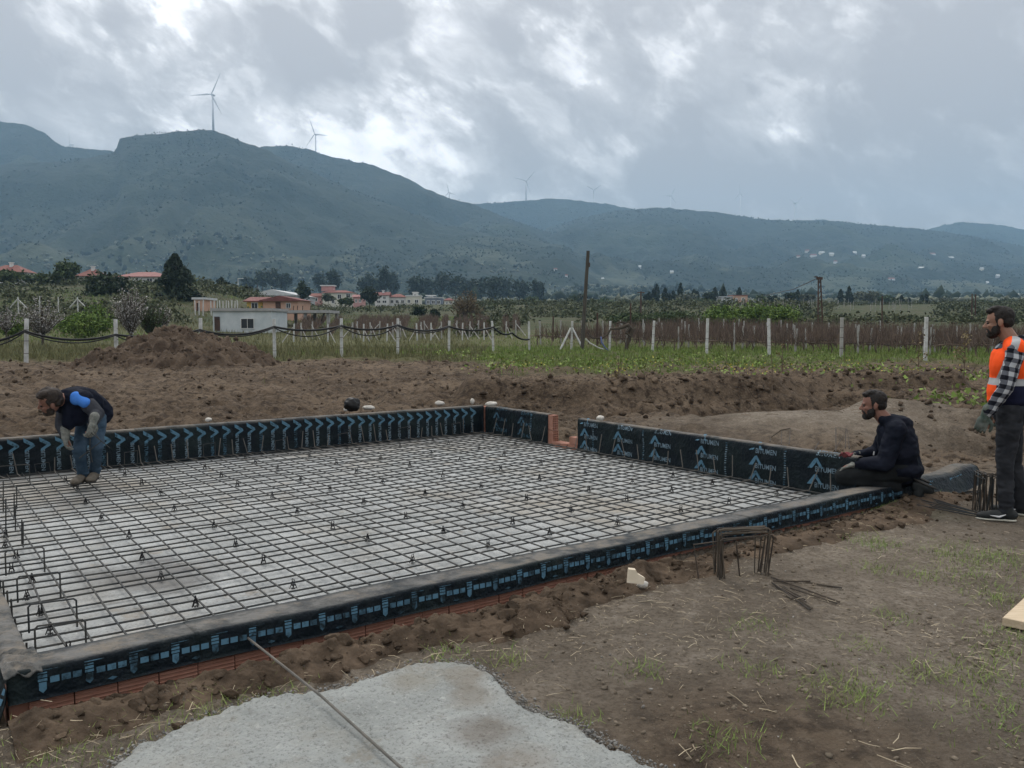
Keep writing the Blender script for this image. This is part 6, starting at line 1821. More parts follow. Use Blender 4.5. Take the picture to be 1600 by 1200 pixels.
# --- man kneeling on the end of the wall
def kneeling_man():
    x0, y0 = 3.32, 7.3
    z0 = .17
    fr = Frame((x0, y0, z0), R(161))
    t = thing('person', 'bearded man in a navy hooded jacket kneeling on the wall corner', 'person', (x0, y0, z0))
    P = lambda F, L, Z: tuple(fr(F, L, Z))
    hc = P(.165, .0, .715); M3 = rot_head(fr, R(2), R(4))
    sh = {1: P(.00, .185, .525), -1: P(.00, -.185, .525)}
    el = {1: P(.085, .25, .24), -1: P(.10, -.25, .26)}
    wr = {1: P(.29, .17, .225), -1: P(.315, -.13, .24)}
    hip = {1: P(-.06, .10, .17), -1: P(-.06, -.10, .17)}
    kn = {1: P(.40, .155, .105), -1: P(.40, -.16, .11)}
    an = {1: P(-.02, .13, .03), -1: P(-.02, -.13, .03)}
    b = chain([P(-.06, 0, .18), P(-.03, 0, .36), P(.01, 0, .50), P(.06, 0, .58), P(.12, 0, .65)], [.12, .115, .12, .065, .058])
    for s_ in (1, -1):
        b += chain([P(.01, 0, .51), sh[s_], el[s_], wr[s_]], [.09, .055, .04, .028])
        b += chain([P(-.06, 0, .18), hip[s_], kn[s_], an[s_]], [.1, .078, .05, .034])
        b += hand_shapes(wr[s_], fr(.95, -.1 * s_, -.25), (0, 0, 1), -s_, .35, s=.92)
    finish_head(t, b, hc, M3, 'skin_ruddy', 'hair_black', True)
    tr = [ell_(P(-.07, 0, .15), (.14, .17, .12), Matrix((fr.f, fr.l, Vector((0, 0, 1)))).transposed())]
    for s_ in (1, -1):
        h, k, a = Vector(hip[s_]), Vector(kn[s_]), Vector(an[s_])
        tr += chain([tuple(h), tuple(h.lerp(k, .5)), tuple(k)], [.105, .094, .078]) + chain([tuple(k + Vector((0, 0, -.015))), tuple(k.lerp(a, .5)), tuple(a)], [.07, .066, .05])
    put('trousers', fuse(tr, .010, 3, .014, 11, 21), M['pants_black'], t)
    R3 = Matrix((fr.f, fr.l, Vector((0, 0, 1)))).transposed()
    j = chain([P(-.07, 0, .17), P(-.05, 0, .30), P(-.01, 0, .47)], [.17, .165, .155]) + [ell_(P(-.045, 0, .34), (.165, .215, .21), R3), ell_(P(-.02, 0, .46), (.14, .205, .12), R3), ell_(P(-.06, 0, .17), (.19, .22, .10), R3)]
    for s_ in (1, -1):
        w, e = Vector(wr[s_]), Vector(el[s_])
        j += chain([P(.0, .08 * s_, .545), sh[s_], tuple(Vector(sh[s_]).lerp(e, .5)), el[s_], tuple(e.lerp(w, .5)), tuple(e.lerp(w, .95))], [.085, .090, .080, .072, .060, .046])
    j += chain([P(.10, .055, .60), P(.02, .085, .60), P(-.07, .05, .575), P(-.09, 0, .56), P(-.07, -.05, .575), P(.02, -.085, .60), P(.10, -.055, .60)], [.036, .046, .056, .06, .056, .046, .036])
    put('hooded_jacket', fuse(j, .009, 3, .034, 8, 23, (1, 1, 1.6)), M['navy'], t)
    for (a, bq) in (((.135, .02, .565), (.10, .05, .33)),):
        put('zip_pull', fuse(chain([P(.155, .035, .31), P(.157, .036, .285)], [.006, .006]), .004, 0), M['lettering'], t)
    for s_ in (1, -1):
        gl = hand_shapes(wr[s_], fr(.93, -.12 * s_, -.36), (0, 0, 1), -s_, .30, .25, s=1.20, r=.0086) + chain([tuple(Vector(wr[s_]) + fr(-.05, .02 * s_, .01)), wr[s_]], [.042, .036])
        put('glove', fuse(gl, .0045, 1), M['glove_grey'], t)
        a = Vector(an[s_])
        hl = a + fr(-.02, 0, .02); u_, so = shoe_shapes(hl + fr(-.14, 0, .06), hl + fr(-.18, 0, -.02) + fr(.0, 0, -.0) + fr(-.1, 0, .02), up=fr(-.3, 0, -1))
        shp = put('shoe', fuse(u_, .008, 3), M['sneaker'], t); put('sole', fuse(so, .007, 2), M['sole_dark'], shp)
kneeling_man()

# --- man bending over the mesh at the far left
def bending_man():
    x0, y0, z0 = -4.0, 7.87, .10
    yaw = math.atan2(-.80, -.62)
    fr = Frame((x0, y0, z0), yaw)
    t = thing('person', 'man in blue jeans and navy jacket bending over the steel mesh', 'person', (x0, y0, z0))
    K = lambda px, py, Y: tuple(Vector(at_y(px, py, Y)) - Vector((x0, y0, z0)))
    hipc = Vector(K(144, 650, 8.06))
    hip = {1: K(151, 655, 7.98), -1: K(134, 655, 8.10)}
    kn = {1: K(151, 700, 7.86), -1: K(124, 704, 7.76)}
    an = {1: K(148, 737, 7.98), -1: K(130, 743, 7.86)}
    sh = {1: K(130, 624, 7.66), -1: K(101, 637, 7.84)}
    el = {1: K(152, 646, 7.62), -1: K(98, 664, 7.74)}
    wr = {1: K(146, 659, 7.46), -1: K(102, 679, 7.60)}
    nk = Vector(K(98, 624, 7.66)); hc = Vector(K(80, 628, 7.55))
    chest = Vector(K(116, 628, 7.78)); mid_ = Vector(K(132, 634, 7.92))
    d = (hc - nk).normalized()
    # head frame: face looks down and to the left
    f = (Vector((-.88, -.38, -.30))).normalized(); up = (d * .55 + Vector((-.25, -.1, .6))); up = (up - f * up.dot(f)).normalized(); l = up.cross(f)
    M3 = Matrix((f, l, up)).transposed()
    b = chain([tuple(hipc), tuple(mid_), tuple(chest), tuple(nk), tuple(nk.lerp(hc, .6))], [.12, .115, .12, .065, .056])
    for s_ in (1, -1):
        b += chain([tuple(chest), sh[s_], el[s_], wr[s_]], [.09, .055, .04, .028]) + chain([tuple(hipc), hip[s_], kn[s_], an[s_]], [.1, .078, .05, .036])
    b += hand_shapes(wr[1], Vector((-.12, -.25, -.9)), Vector((.9, -.3, 0)), 1, .9, s=.92) + hand_shapes(wr[-1], Vector((.1, -.2, -.95)), Vector((-.9, -.3, 0)), -1, .7, s=.92)
    finish_head(t, b, tuple(hc), M3, 'skin_ruddy', 'hair_brown', False)
    be = head_shapes(tuple(hc), M3)[2]
    put('beard', fuse(be[:3] + be[4:7], .006, 2, .004, 70, 4), M['hair_brown'], t)
    tr = [ell_(tuple(hipc + Vector((0, 0, -.01))), (.145, .14, .11), None)]
    for s_ in (1, -1):
        h, k, a = Vector(hip[s_]), Vector(kn[s_]), Vector(an[s_])
        tr += chain([tuple(h), tuple(h.lerp(k, .5)), tuple(k), tuple(k.lerp(a, .5)), tuple(a)], [.090, .074, .057, .052, .048]) + [ell_(tuple(k.lerp(a, .9)), (.060, .060, .02))]
    put('jeans', fuse(tr, .008, 3, .022, 11, 31, (1, 1, 1.8)), M['jeans_blue'], t)
    tor = [cap_(tuple(hipc + Vector((.02, .05, .03))), tuple(mid_ + Vector((.0, 0, .03))), .150, .150), cap_(tuple(mid_ + Vector((0, 0, .03))), tuple(chest), .150, .148), cap_(tuple(chest), tuple(chest.lerp(nk, .7)), .145, .080)]
    for s_ in (1, -1): tor += chain([tuple(chest.lerp(nk, .4)), sh[s_]], [.12, .092])
    tor += chain([K(112, 640, 7.68), K(108, 662, 7.62)], [.09, .06]) + chain([K(126, 640, 7.70), K(124, 655, 7.66)], [.10, .07])
    put('jacket', fuse(tor, .009, 3, .030, 8, 33), M['navy_soft'], t)
    for s_ in (1, -1):
        e, w = Vector(el[s_]), Vector(wr[s_])
        put('sleeve', fuse(chain([tuple(Vector(sh[s_]).lerp(e, .45)), el[s_], tuple(e.lerp(w, .9))], [.072, .064, .045]), .008, 3, .012, 14, 35 + s_), M['slate_cloth'], t)
    # blue shoulder panel: follows the shoulder
    s1 = Vector(sh[1]); e1 = Vector(el[1])
    pan = chain([tuple(s1 + Vector((-.045, -.035, .025))), tuple(s1.lerp(e1, .35) + Vector((.0, -.045, .015)))], [.052, .050]) + [ell_(tuple(s1 + Vector((-.03, -.04, .0))), (.066, .056, .056))]
    put('shoulder_panel', fuse(pan, .007, 3), M['blue_patch'], t)
    for s_, dn, nn in ((1, Vector((-.12, -.25, -.9)), Vector((.9, -.3, 0))), (-1, Vector((.1, -.2, -.95)), Vector((-.9, -.3, 0)))):
        gl = hand_shapes(wr[s_], dn, nn, s_, .9, s=1.12, r=.0092) + chain([tuple(Vector(wr[s_]) - dn * .05), wr[s_]], [.042, .036])
        put('glove', fuse(gl, .0045, 1), M['glove_grey'], t)
    for s_, toe in ((1, K(138, 750, 7.74)), (-1, K(112, 757, 7.62))):
        a = Vector(an[s_]); tv = Vector(toe); dd = (tv - a); dd.z = 0; dd.normalize()
        hl = Vector((a.x, a.y, .012)) - dd * .06
        u_, so = shoe_shapes(hl, hl + dd * .285)
        shp = put('shoe', fuse(u_, .008, 3), M['boot'], t); put('sole', fuse(so, .007, 2), M['sole_dark'], shp)
    return [Vector(w) + Vector((x0, y0, z0)) for w in (wr[1], wr[-1])]
bm_hands = bending_man()
# the bent steel bar he holds, and the tying hook
h = bm_hands[0] + Vector((-.02, -.03, -.06))
MB().tube([h + Vector((-.02, 0, .05)), h + Vector((.0, -.01, -.02)), at_y(172, 700, 7.45)], .0045, 5).build('tying_hook', M['steel'], None, label='thin steel tying hook held in the bending man\'s gloved hand', cat='hook')
MB().tube([at_y(124, 716, 7.55), at_y(158, 690, 7.45), at_y(142, 668, 7.44), at_y(140, 700, 7.5), at_y(144, 722, 7.6)], .005, 5).build('bent_bar', M['steel'], None, label='bent reinforcing bar held in front of the bending man\'s legs', cat='steel bar')
# ------------------------------------------------------------------ loose things on the ground
def rock(name, label, cat, c, r, matl, seed, squash=(1, 1, .7), sub=3, rough=.3):
    v, f = ico(sub)
    n = 1 + rough * 2 * fbm3(v * 1.7 + seed * 5.1, seed, 4)
    V = v * n[:, None] * r * np.array(squash)
    V[:, 2] -= V[:, 2].min()
    t = raw_mesh(name, V, f, [M[matl]], smooth=False)
    o = link(name, t, None, label, cat); o.location = c; return o
def onwall(px, py, z): return at_z(px, py, z)
rock('stone', 'pale stone lying on the long far wall, right of the bending man', 'stone', onwall(326, 659, .462), .036, 'stone', 1)
rock('stone', 'small white stone under the black bag on the far wall', 'stone', onwall(541, 643, .462), .036, 'stone', 2)
rock('stone', 'flat white stone right of the black bag on the far wall', 'stone', onwall(576, 641, .462), .062, 'stone', 3, (1.3, .8, .5))
rock('stone', 'white stone on the far wall just left of the far corner', 'stone', onwall(687, 634, .462), .055, 'stone', 4, (1.2, .8, .6))
rock('stone', 'small upright white stone right at the far wall corner', 'stone', onwall(738, 632, .462), .042, 'stone', 5, (.7, .7, 1))
rock('stone', 'broad white stone just right of the far corner', 'stone', onwall(768, 635, .462), .062, 'stone', 6, (1.3, .8, .55))
rock('stone', 'rounded pale stone near the left end of the lettered right wall', 'stone', onwall(938, 658, .462), .046, 'stone', 7)
rock('black_bag', 'crumpled black plastic bag lying on the far wall', 'bag', onwall(550, 643, .462), .105, 'hose', 8, (1.0, .7, .85), 4, .35)
# pale wedge of broken foam board by the soil heap
def wedge():
    c = Vector(at_z(995, 912, gz(.77, 5.15) + .03))
    mb = MB()
    poly = [(-.055, 0), (.04, -.01), (.052, .024), (.012, .045), (.0, .068), (-.042, .072)]
    V = [c + Vector((a, .02 + b * .25, b)) for a, b in poly] + [c + Vector((a * .9, .06 + b * .5, b * .92)) for a, b in poly]
    n = 6
    mb.add(V, [tuple(reversed(range(n))), tuple(range(n, 2 * n))] + [(i, (i + 1) % n, n + (i + 1) % n, n + i) for i in range(n)])
    mb.build('board_scrap', M['pale_board'], None, label='pale broken scrap of board sticking out of the soil beside the near wall', cat='board scrap')
M['pale_board'] = mat('pale_board', (.55, .47, .35), (.66, .58, .46), 9, rough=.85)
wedge()
rock('stone', 'small grey pink stone beside the pale board scrap', 'stone', (at_z(1003, 916, .05)[0], at_z(1003, 916, .05)[1] - .02, .045), .028, 'stone', 17, (1.2, 1, .8))
# plank at the right picture edge
def plank():
    p0 = Vector(at_z(1566, 973, .03)); d = Vector((.69, .72, 0)).normalized(); r = Vector((d.y, -d.x, 0))
    c = p0 + d * .6 + r * .055
    mb = MB(); mb.box((c.x, c.y, gz(c.x, c.y) + .028), (1.2, .11, .045), math.atan2(d.y, d.x)); o = mb.build('plank', M['plank'], None, label='fresh pale timber plank entering at the right picture edge', cat='plank')
    bv = o.modifiers.new('bevel', 'BEVEL'); bv.width = .003; bv.segments = 1
plank()
# bar leaning from the wall across the pad
MB().tube([at_z(386, 996, .135), at_z(500, 1086, .082), at_z(560, 1140, .065), at_z(655, 1225, .058)], .0058, 6).build('loose_rebar', M['rust_light'] if 'rust_light' in M else M['rust'], None, label='single long steel bar leaning from the near wall across the grey concrete pad', cat='steel bar')
# bundle of bent stirrups standing on the soil
M['bundle'] = mat('weathered_rebar', (.065, .056, .046), (.12, .098, .074), 8, rough=.8, spec=.1, bump=.4, bscale=200)
def bundle():
    t = thing('stirrup_bundle', 'bundle of bent steel stirrups standing like a table on the bare soil', 'stirrups', (*at_z(1160, 910, 0)[:2], 0))
    g = np.random.default_rng(4)
    A = Vector(at_z(1127, 908, .03)); B = Vector(at_z(1192, 902, .03))
    for k in range(9):
        j = lambda s_: Vector((g.normal(0, s_), g.normal(0, s_), 0))
        a = A + j(.016) + Vector((0, k * .012, 0)); b = B + j(.020) + Vector((0, k * .010, 0))
        h = .285 + g.normal(0, .012)
        ta = a + Vector((g.normal(.0, .012), g.normal(0, .02), h)); tb = b + Vector((g.normal(.02, .012), g.normal(0, .02), h + .005))
        foot = b + Vector((.05 + g.normal(.0, .05) + (.35 if k in (3, 7) else 0), -.50 + g.normal(0, .06) + (.22 if k in (3, 7) else 0), -.012))
        pts = [a, ta + Vector((0, 0, -.012)), ta + Vector((.012, 0, 0)), tb + Vector((-.012, 0, 0)), tb + Vector((0, 0, -.012)), b]
        if k % 4 != 1: pts += [foot]
        zf = gz(pts[-1].x, pts[-1].y) + .012
        pts[-1] = Vector((pts[-1].x, pts[-1].y, zf if k % 4 != 1 else pts[-1].z))
        MB().tube(pts, .0052, 5).build('stirrup', M['bundle'] if k % 3 else M['rust'], t)
    p, q = Vector(at_z(1093, 908, .0)), Vector(at_z(1085, 850, .06))
    ap = Vector(at_z(1200, 838, .31))
    MB().tube([at_z(1092, 907, .03), Vector(at_z(1084, 851, .25)), Vector(at_z(1200, 836, .30))], .005, 5).build('stirrup', M['rust'], t)
    MB().tube([at_z(1150, 845, .28), at_z(1156, 903, .03), at_z(1228, 955, .015)], .005, 5).build('stirrup', M['rust'], t)
bundle()
def rods(name, label, lst, r=.005, matl='rust', cat='steel bars', group=None, part='bar'):
    c = np.mean([np.array(p) for l in lst for p in l], 0)
    t = thing(name, label, cat, (c[0], c[1], 0), group)
    for l in lst: MB().tube(l, r, 5).build(part, M[matl], t)
    return t
G = lambda px, py, dz=.012: (lambda p: (p[0], p[1], gz(p[0], p[1]) + dz))(at_z(px, py, .04))
rods('loose_bars', 'few straight bars lying on the soil right of the stirrup bundle', [[G(1205, 905), G(1312, 942)], [G(1208, 911), G(1266, 912)], [G(1206, 914), G(1266, 953)], [G(1235, 921), G(1308, 944)]])
rods('loose_bars', 'flat sheaf of dark bars lying on the soil left of the standing man\'s feet', [[G(1432, 790 + k * 1.6), G(1536, 800 + k * .9 - (k % 3))] for k in range(7)] + [[G(1505, 770), G(1540, 765)], [G(1498, 772), G(1542, 771)], [G(1502, 765), G(1540, 762)]], matl='steel')
def stack():
    x0, y0 = at_z(1547, 803, .03)[:2]
    t = thing('stirrup_stack', 'upright stack of closed square stirrups beside the standing man\'s legs', 'stirrups', (x0, y0, gz(x0, y0)))
    g = np.random.default_rng(9)
    for k in range(14):
        dx = (k - 7) * .011; dy = g.normal(0, .015) + .08; z = gz(x0, y0) + .01
        w = .09 + g.normal(0, .008); h = .33 + g.normal(0, .015); sk = g.normal(0, .02)
        a = Vector((x0 + dx - .02, y0 + dy - w, z)); b = Vector((x0 + dx + .02, y0 + dy + w, z))
        MB().tube([a, a + Vector((sk, 0, h)), b + Vector((sk, 0, h)), b, a], .005, 5).build('stirrup', M['steel'] if k % 3 else M['rust'], t)
    for k in range(5):
        a = Vector((x0 - .05 + k * .02, y0 + g.normal(0, .04), gz(x0, y0) + .34))
        MB().tube([a + Vector((-.02, 0, -.01)), a + Vector((.03, -.03, .015)), a + Vector((.08, -.01, g.uniform(0, .1)))], .005, 5).build('bar_end', M['rust'], t)
stack()
rods('bent_bars', 'thin rusty bent bars standing on the pale mound behind the right wall', [[at_z(1203, 690, .25), at_y(1204, 684, 11.0), at_y(1221, 672, 11.0), at_z(1221, 694, .25)], [at_y(1218, 673, 10.9), at_y(1235, 669, 10.9), at_z(1233, 695, .25)], [at_z(1273, 702, .25), at_y(1280, 690, 10.2)]], r=.006)
rods('bent_bars', 'triangle of thin rusty bars standing behind the wall left of the kneeling man', [[at_z(1306, 706, .25), at_y(1306, 668, 10.0), ], [at_z(1304, 704, .25), at_y(1324, 671, 9.9), at_z(1327, 701, .25)], [at_y(1322, 670, 9.9), at_z(1321, 700, .25)]], r=.006)
def cloth():
    p = Vector(at_z(1322, 712, .47)); g = np.random.default_rng(2)
    n = 8; a, b = np.meshgrid(np.linspace(-.5, .5, n), np.linspace(-.5, .5, n), indexing='ij'); a, b = a.ravel(), b.ravel()
    V = np.stack([p.x + a * .09, p.y + b * .06 - a * .03, p.z + .012 + .015 * np.sin(a * 7 + b * 5) + .01 * np.sin(b * 11)], -1)
    i, j = np.meshgrid(np.arange(n - 1), np.arange(n - 1), indexing='ij')
    F = np.stack([i * n + j, (i + 1) * n + j, (i + 1) * n + j + 1, i * n + j + 1], -1).reshape(-1, 4)
    V2 = np.concatenate([V, V - (0, 0, .006)]); F2 = np.concatenate([F, F[:, ::-1] + n * n])
    link('red_rag', raw_mesh('red_rag', V2, F2, [M['rag']], smooth=True), None, 'small faded red rag on the wall end in front of the kneeling man', 'rag')
M['rag'] = mat('faded_red_cloth', (.15, .04, .045), (.21, .065, .07), 9, rough=.95)
cloth()

# dirt heap in front of the fence
def mound():
    g = np.random.default_rng(6)
    n = 150
    a, b = np.meshgrid(np.linspace(-1.15, 1.15, n), np.linspace(-1.1, 1.1, 110), indexing='ij'); a, b = a.ravel(), b.ravel()
    x = -13.0 + a * 5.6; y = 32.6 + b * 3.2
    r = np.hypot(a * .95, b)
    prof_ = np.clip(1 - r, 0, 1) ** .8
    ridge = 1.30 * np.exp(-((a - .28) / .36) ** 2) + 1.05 * np.exp(-((a + .25) / .42) ** 2)
    h = prof_ * 1.42 * np.clip(ridge, 0, 1.35) * .78
    h = h + sstep(h, .02, .3) * (billow2(x * 1.7, y * 1.7, 401, 6, .66) - .4) * .95
    z = gh(x, y) * .5 + h - .12
    V = np.stack([x, y, z], -1)
    i, j = np.meshgrid(np.arange(n - 1), np.arange(109), indexing='ij')
    F = np.stack([i * 110 + j, (i + 1) * 110 + j, (i + 1) * 110 + j + 1, i * 110 + j + 1], -1).reshape(-1, 4)
    link('dirt_mound', raw_mesh('dirt_mound', V, F, [M['mound_soil']], smooth=True), None, 'large heap of dug brown soil in front of the left fence', 'dirt heap')
    k = g.integers(0, len(V), 1500); k = k[h[k] > .08]
    sz = .04 + .14 * g.random(len(k)) ** 2.5
    Vc, Fc = lumps(V[k], sz, 1, .4, 3)
    link('mound_clods', raw_mesh('mound_clods', Vc, Fc, [M['mound_soil']]), None, 'loose clods lying over the dirt heap', 'clods', kind='stuff')
M['mound_soil'] = mat('dug_soil', (.050, .035, .025), (.120, .088, .062), 1.6, 8, rough=.95, spec=.1, bump=.8, bscale=14, dist=.05)
M['clod'] = mat('soil_clod', (.040, .029, .020), (.112, .081, .056), 5, 7, rough=.95, spec=.1, bump=.8, bscale=50, dist=.012, island=.2)
M['clod_field'] = mat('field_clod', (.060, .044, .031), (.130, .096, .067), 3, 6, rough=.95, spec=.1, island=.3, bump=.8, bscale=30, dist=.02)
mound()
def heap():
    """soil thrown up along the near wall, as its own fine sheet"""
    us = np.arange(.30, 8.3, .009); ds = np.arange(0, .98, .009)
    Ug, Dg = np.meshgrid(us, ds, indexing='ij'); u, d = Ug.ravel(), Dg.ravel()
    x, y, _ = slab(u, 3.835 - d, 0)
    w = heap_w(u, 3.835 - d)
    wx, wy = x + .05 * fbm2(x * 7, y * 7, 441, 3), y + .05 * fbm2(x * 7, y * 7, 442, 3)
    lump = 1 - billow2(wx * 5.5, wy * 5.5, 443, 5, .62)
    crk = np.abs(fbm2(wx * 13, wy * 13, 447, 4)) * 2
    z = gh(x, y) + w * (.095 * (lump - .45) + .040 * (.3 - crk)) - .02 * (1 - sstep(w, .02, .25)) + .004
    V = np.stack([x, y, z], -1); nd = len(ds)
    i, j = np.meshgrid(np.arange(len(us) - 1), np.arange(nd - 1), indexing='ij')
    F = np.stack([i * nd + j, (i + 1) * nd + j, (i + 1) * nd + j + 1, i * nd + j + 1], -1).reshape(-1, 4)
    F = F[(w[F] > .03).any(1)]
    used = np.unique(F); rm = np.full(len(V), -1); rm[used] = np.arange(len(used))
    link('soil_heap', raw_mesh('soil_heap', V[used], rm[F], [M['clod']], smooth=True), None, 'dark lumpy soil heaped along the foot of the near wall', 'soil heap', kind='stuff')
heap_on = True
def clods():
    g = np.random.default_rng(12)
    # along the near wall
    n = 3600
    u = g.uniform(.35, 8.2, n); d = np.abs(g.normal(0, .26, n))
    w = heap_w(u, 3.84 - np.clip(d, .02, 2)); keep = g.random(n) < w * 1.1 + .03
    u, d = u[keep], d[keep]
    x, y, _ = slab(u, 3.82 - d, 0)
    sz = .005 + .034 * g.random(len(u)) ** 3.6
    big = g.random(len(u)) < .030; sz[big] = g.uniform(.030, .058, big.sum())
    z = gh(x, y) + sz * .15 + .012
    P = np.stack([x, y, z], -1)
    s2 = sz > .020
    V, F = lumps(P[s2], sz[s2], 3, .22, 13, freq=3.2); V1, F1 = lumps(P[~s2], sz[~s2], 1, .4, 14)
    F = np.concatenate([F, F1 + len(V)]); V = np.concatenate([V, V1])
    link('soil_clods', raw_mesh('soil_clods', V, F, [M['clod']]), None, 'broken dark soil clods heaped along the near wall', 'clods', kind='stuff')
    # churned field behind the slab
    n = 26000
    y = 7 + 30 * g.random(n) ** 1.3; x = g.uniform(-.68, .72, n) * y
    damp, green, _ = damp_green(x, y); u, v = to_uv(x, y)
    keep = (damp > .5) & (green < .55) & ~((u > .1) & (u < 6.95) & (v > 3.7) & (v < 10.0)) & (fbm2(x * .6, y * .6, 411, 3) + g.normal(0, .1, n) > -.02)
    x, y = x[keep], y[keep]; sz = (.010 + .070 * g.random(len(x)) ** 5) * (.6 + y / 36)
    V, F = lumps(np.stack([x, y, gh(x, y) + sz * .2], -1), sz, 1, .4, 15)
    link('field_clods', raw_mesh('field_clods', V, F, [M['clod_field']]), None, 'clods of churned soil over the field behind the slab', 'clods', kind='stuff')
    # spoil thrown up along the trench and its bank
    pts = []
    for line, k, sp in ((BANK, 1100, .7), (TRENCH, 500, .9), (BANK2, 160, .5), (HOLLOW, 300, .8)):
        q = g.random(k) * (len(line) - 1); i0 = q.astype(int); f = (q - i0)[:, None]; Ln = np.array(line)
        pts.append(Ln[i0] * (1 - f) + Ln[i0 + 1] * f + g.normal(0, sp, (k, 2)))
    E = np.concatenate(pts); u, v = to_uv(E[:, 0], E[:, 1]); E = E[~((u > .1) & (u < 6.95) & (v > 3.7) & (v < 10.05))]
    sz = .012 + .10 * g.random(len(E)) ** 4.5
    V, F = lumps(np.column_stack([E, gh(E[:, 0], E[:, 1]) + sz * .25]), sz, 2, .22, 23, freq=3.0)
    link('trench_clods', raw_mesh('trench_clods', V, F, [M['clod_field']]), None, 'broken clods of spoil along the trench banks behind the slab', 'clods', kind='stuff')
    # crumbs and small stones in the yard
    n = 30000
    y = 2.6 + 5.2 * g.random(n) ** 1.2; x = g.uniform(-.75, .75, n) * y; u, v = to_uv(x, y)
    keep = ~((u > .1) & (v > 3.78) & (u < 8.3) & (v < 10)) & (fbm2(x * 1.2, y * 1.2, 417, 3) + g.normal(0, .10, n) > .02) & ~((v < 3.5) & (x < .1) & (y < 3.7))
    x, y = x[keep], y[keep]; sz = .0022 + .016 * g.random(len(x)) ** 7
    V, F = lumps(np.stack([x, y, gh(x, y) + sz * .2], -1), sz, 0, .4, 16)
    link('soil_crumbs', raw_mesh('soil_crumbs', V, F, [M['crumb']]), None, 'crumbs of earth scattered over the trodden yard', 'soil crumbs', kind='stuff')
    n = 260
    y = 2.8 + 5 * g.random(n); x = g.uniform(-.1, .7, n) * y; u, v = to_uv(x, y); keep = v < 3.7; x, y = x[keep], y[keep]
    sz = .003 + .009 * g.random(len(x)) ** 4
    V, F = lumps(np.stack([x, y, gh(x, y) + sz * .3], -1), sz, 1, .25, 18)
    link('pebbles', raw_mesh('pebbles', V, F, [M['pebble']]), None, 'pale pebbles scattered over the trodden yard', 'pebbles', kind='stuff')
    # gravel at the ragged pad edge
    n = 420
    q = g.random(n); a = np.array(at_z(800, 1082, .02)); b = np.array(at_z(950, 1160, .02))
    P = a + (b - a) * q[:, None] + np.column_stack([g.normal(-.03, .035, n), g.normal(-.02, .04, n), np.zeros(n)])
    sz = g.uniform(.003, .010, n); P[:, 2] = gh(P[:, 0], P[:, 1]) + .006 + sz * .3
    # crumbs all round the rim of the pour
    seg = g.integers(0, 17, 2600); q = g.random(2600)[:, None]
    E = PAD_POLY[seg] * (1 - q) + PAD_POLY[seg + 1] * q + g.normal(0, .022, (2600, 2))
    E = E[(E[:, 1] > 2.5)]; s3 = .002 + .009 * g.random(len(E)) ** 3
    P = np.concatenate([P, np.column_stack([E, gh(E[:, 0], E[:, 1]) + .018 + .01 * g.random(len(E))])]); sz = np.concatenate([sz, s3])
    V, F = lumps(P, sz, 1, .3, 19)
    link('gravel', raw_mesh('gravel', V, F, [M['gravel']]), None, 'grey crumbled gravel along the ragged edge of the concrete pad', 'gravel', kind='stuff')
M['crumb'] = mat('dry_crumb', (.105, .082, .060), (.24, .20, .15), 3, 6, rough=.95, spec=.08, island=.35)
M['gravel'] = mat('grey_gravel', (.13, .125, .115), (.24, .23, .21), 20, rough=.9, island=.3)
heap()
clods()

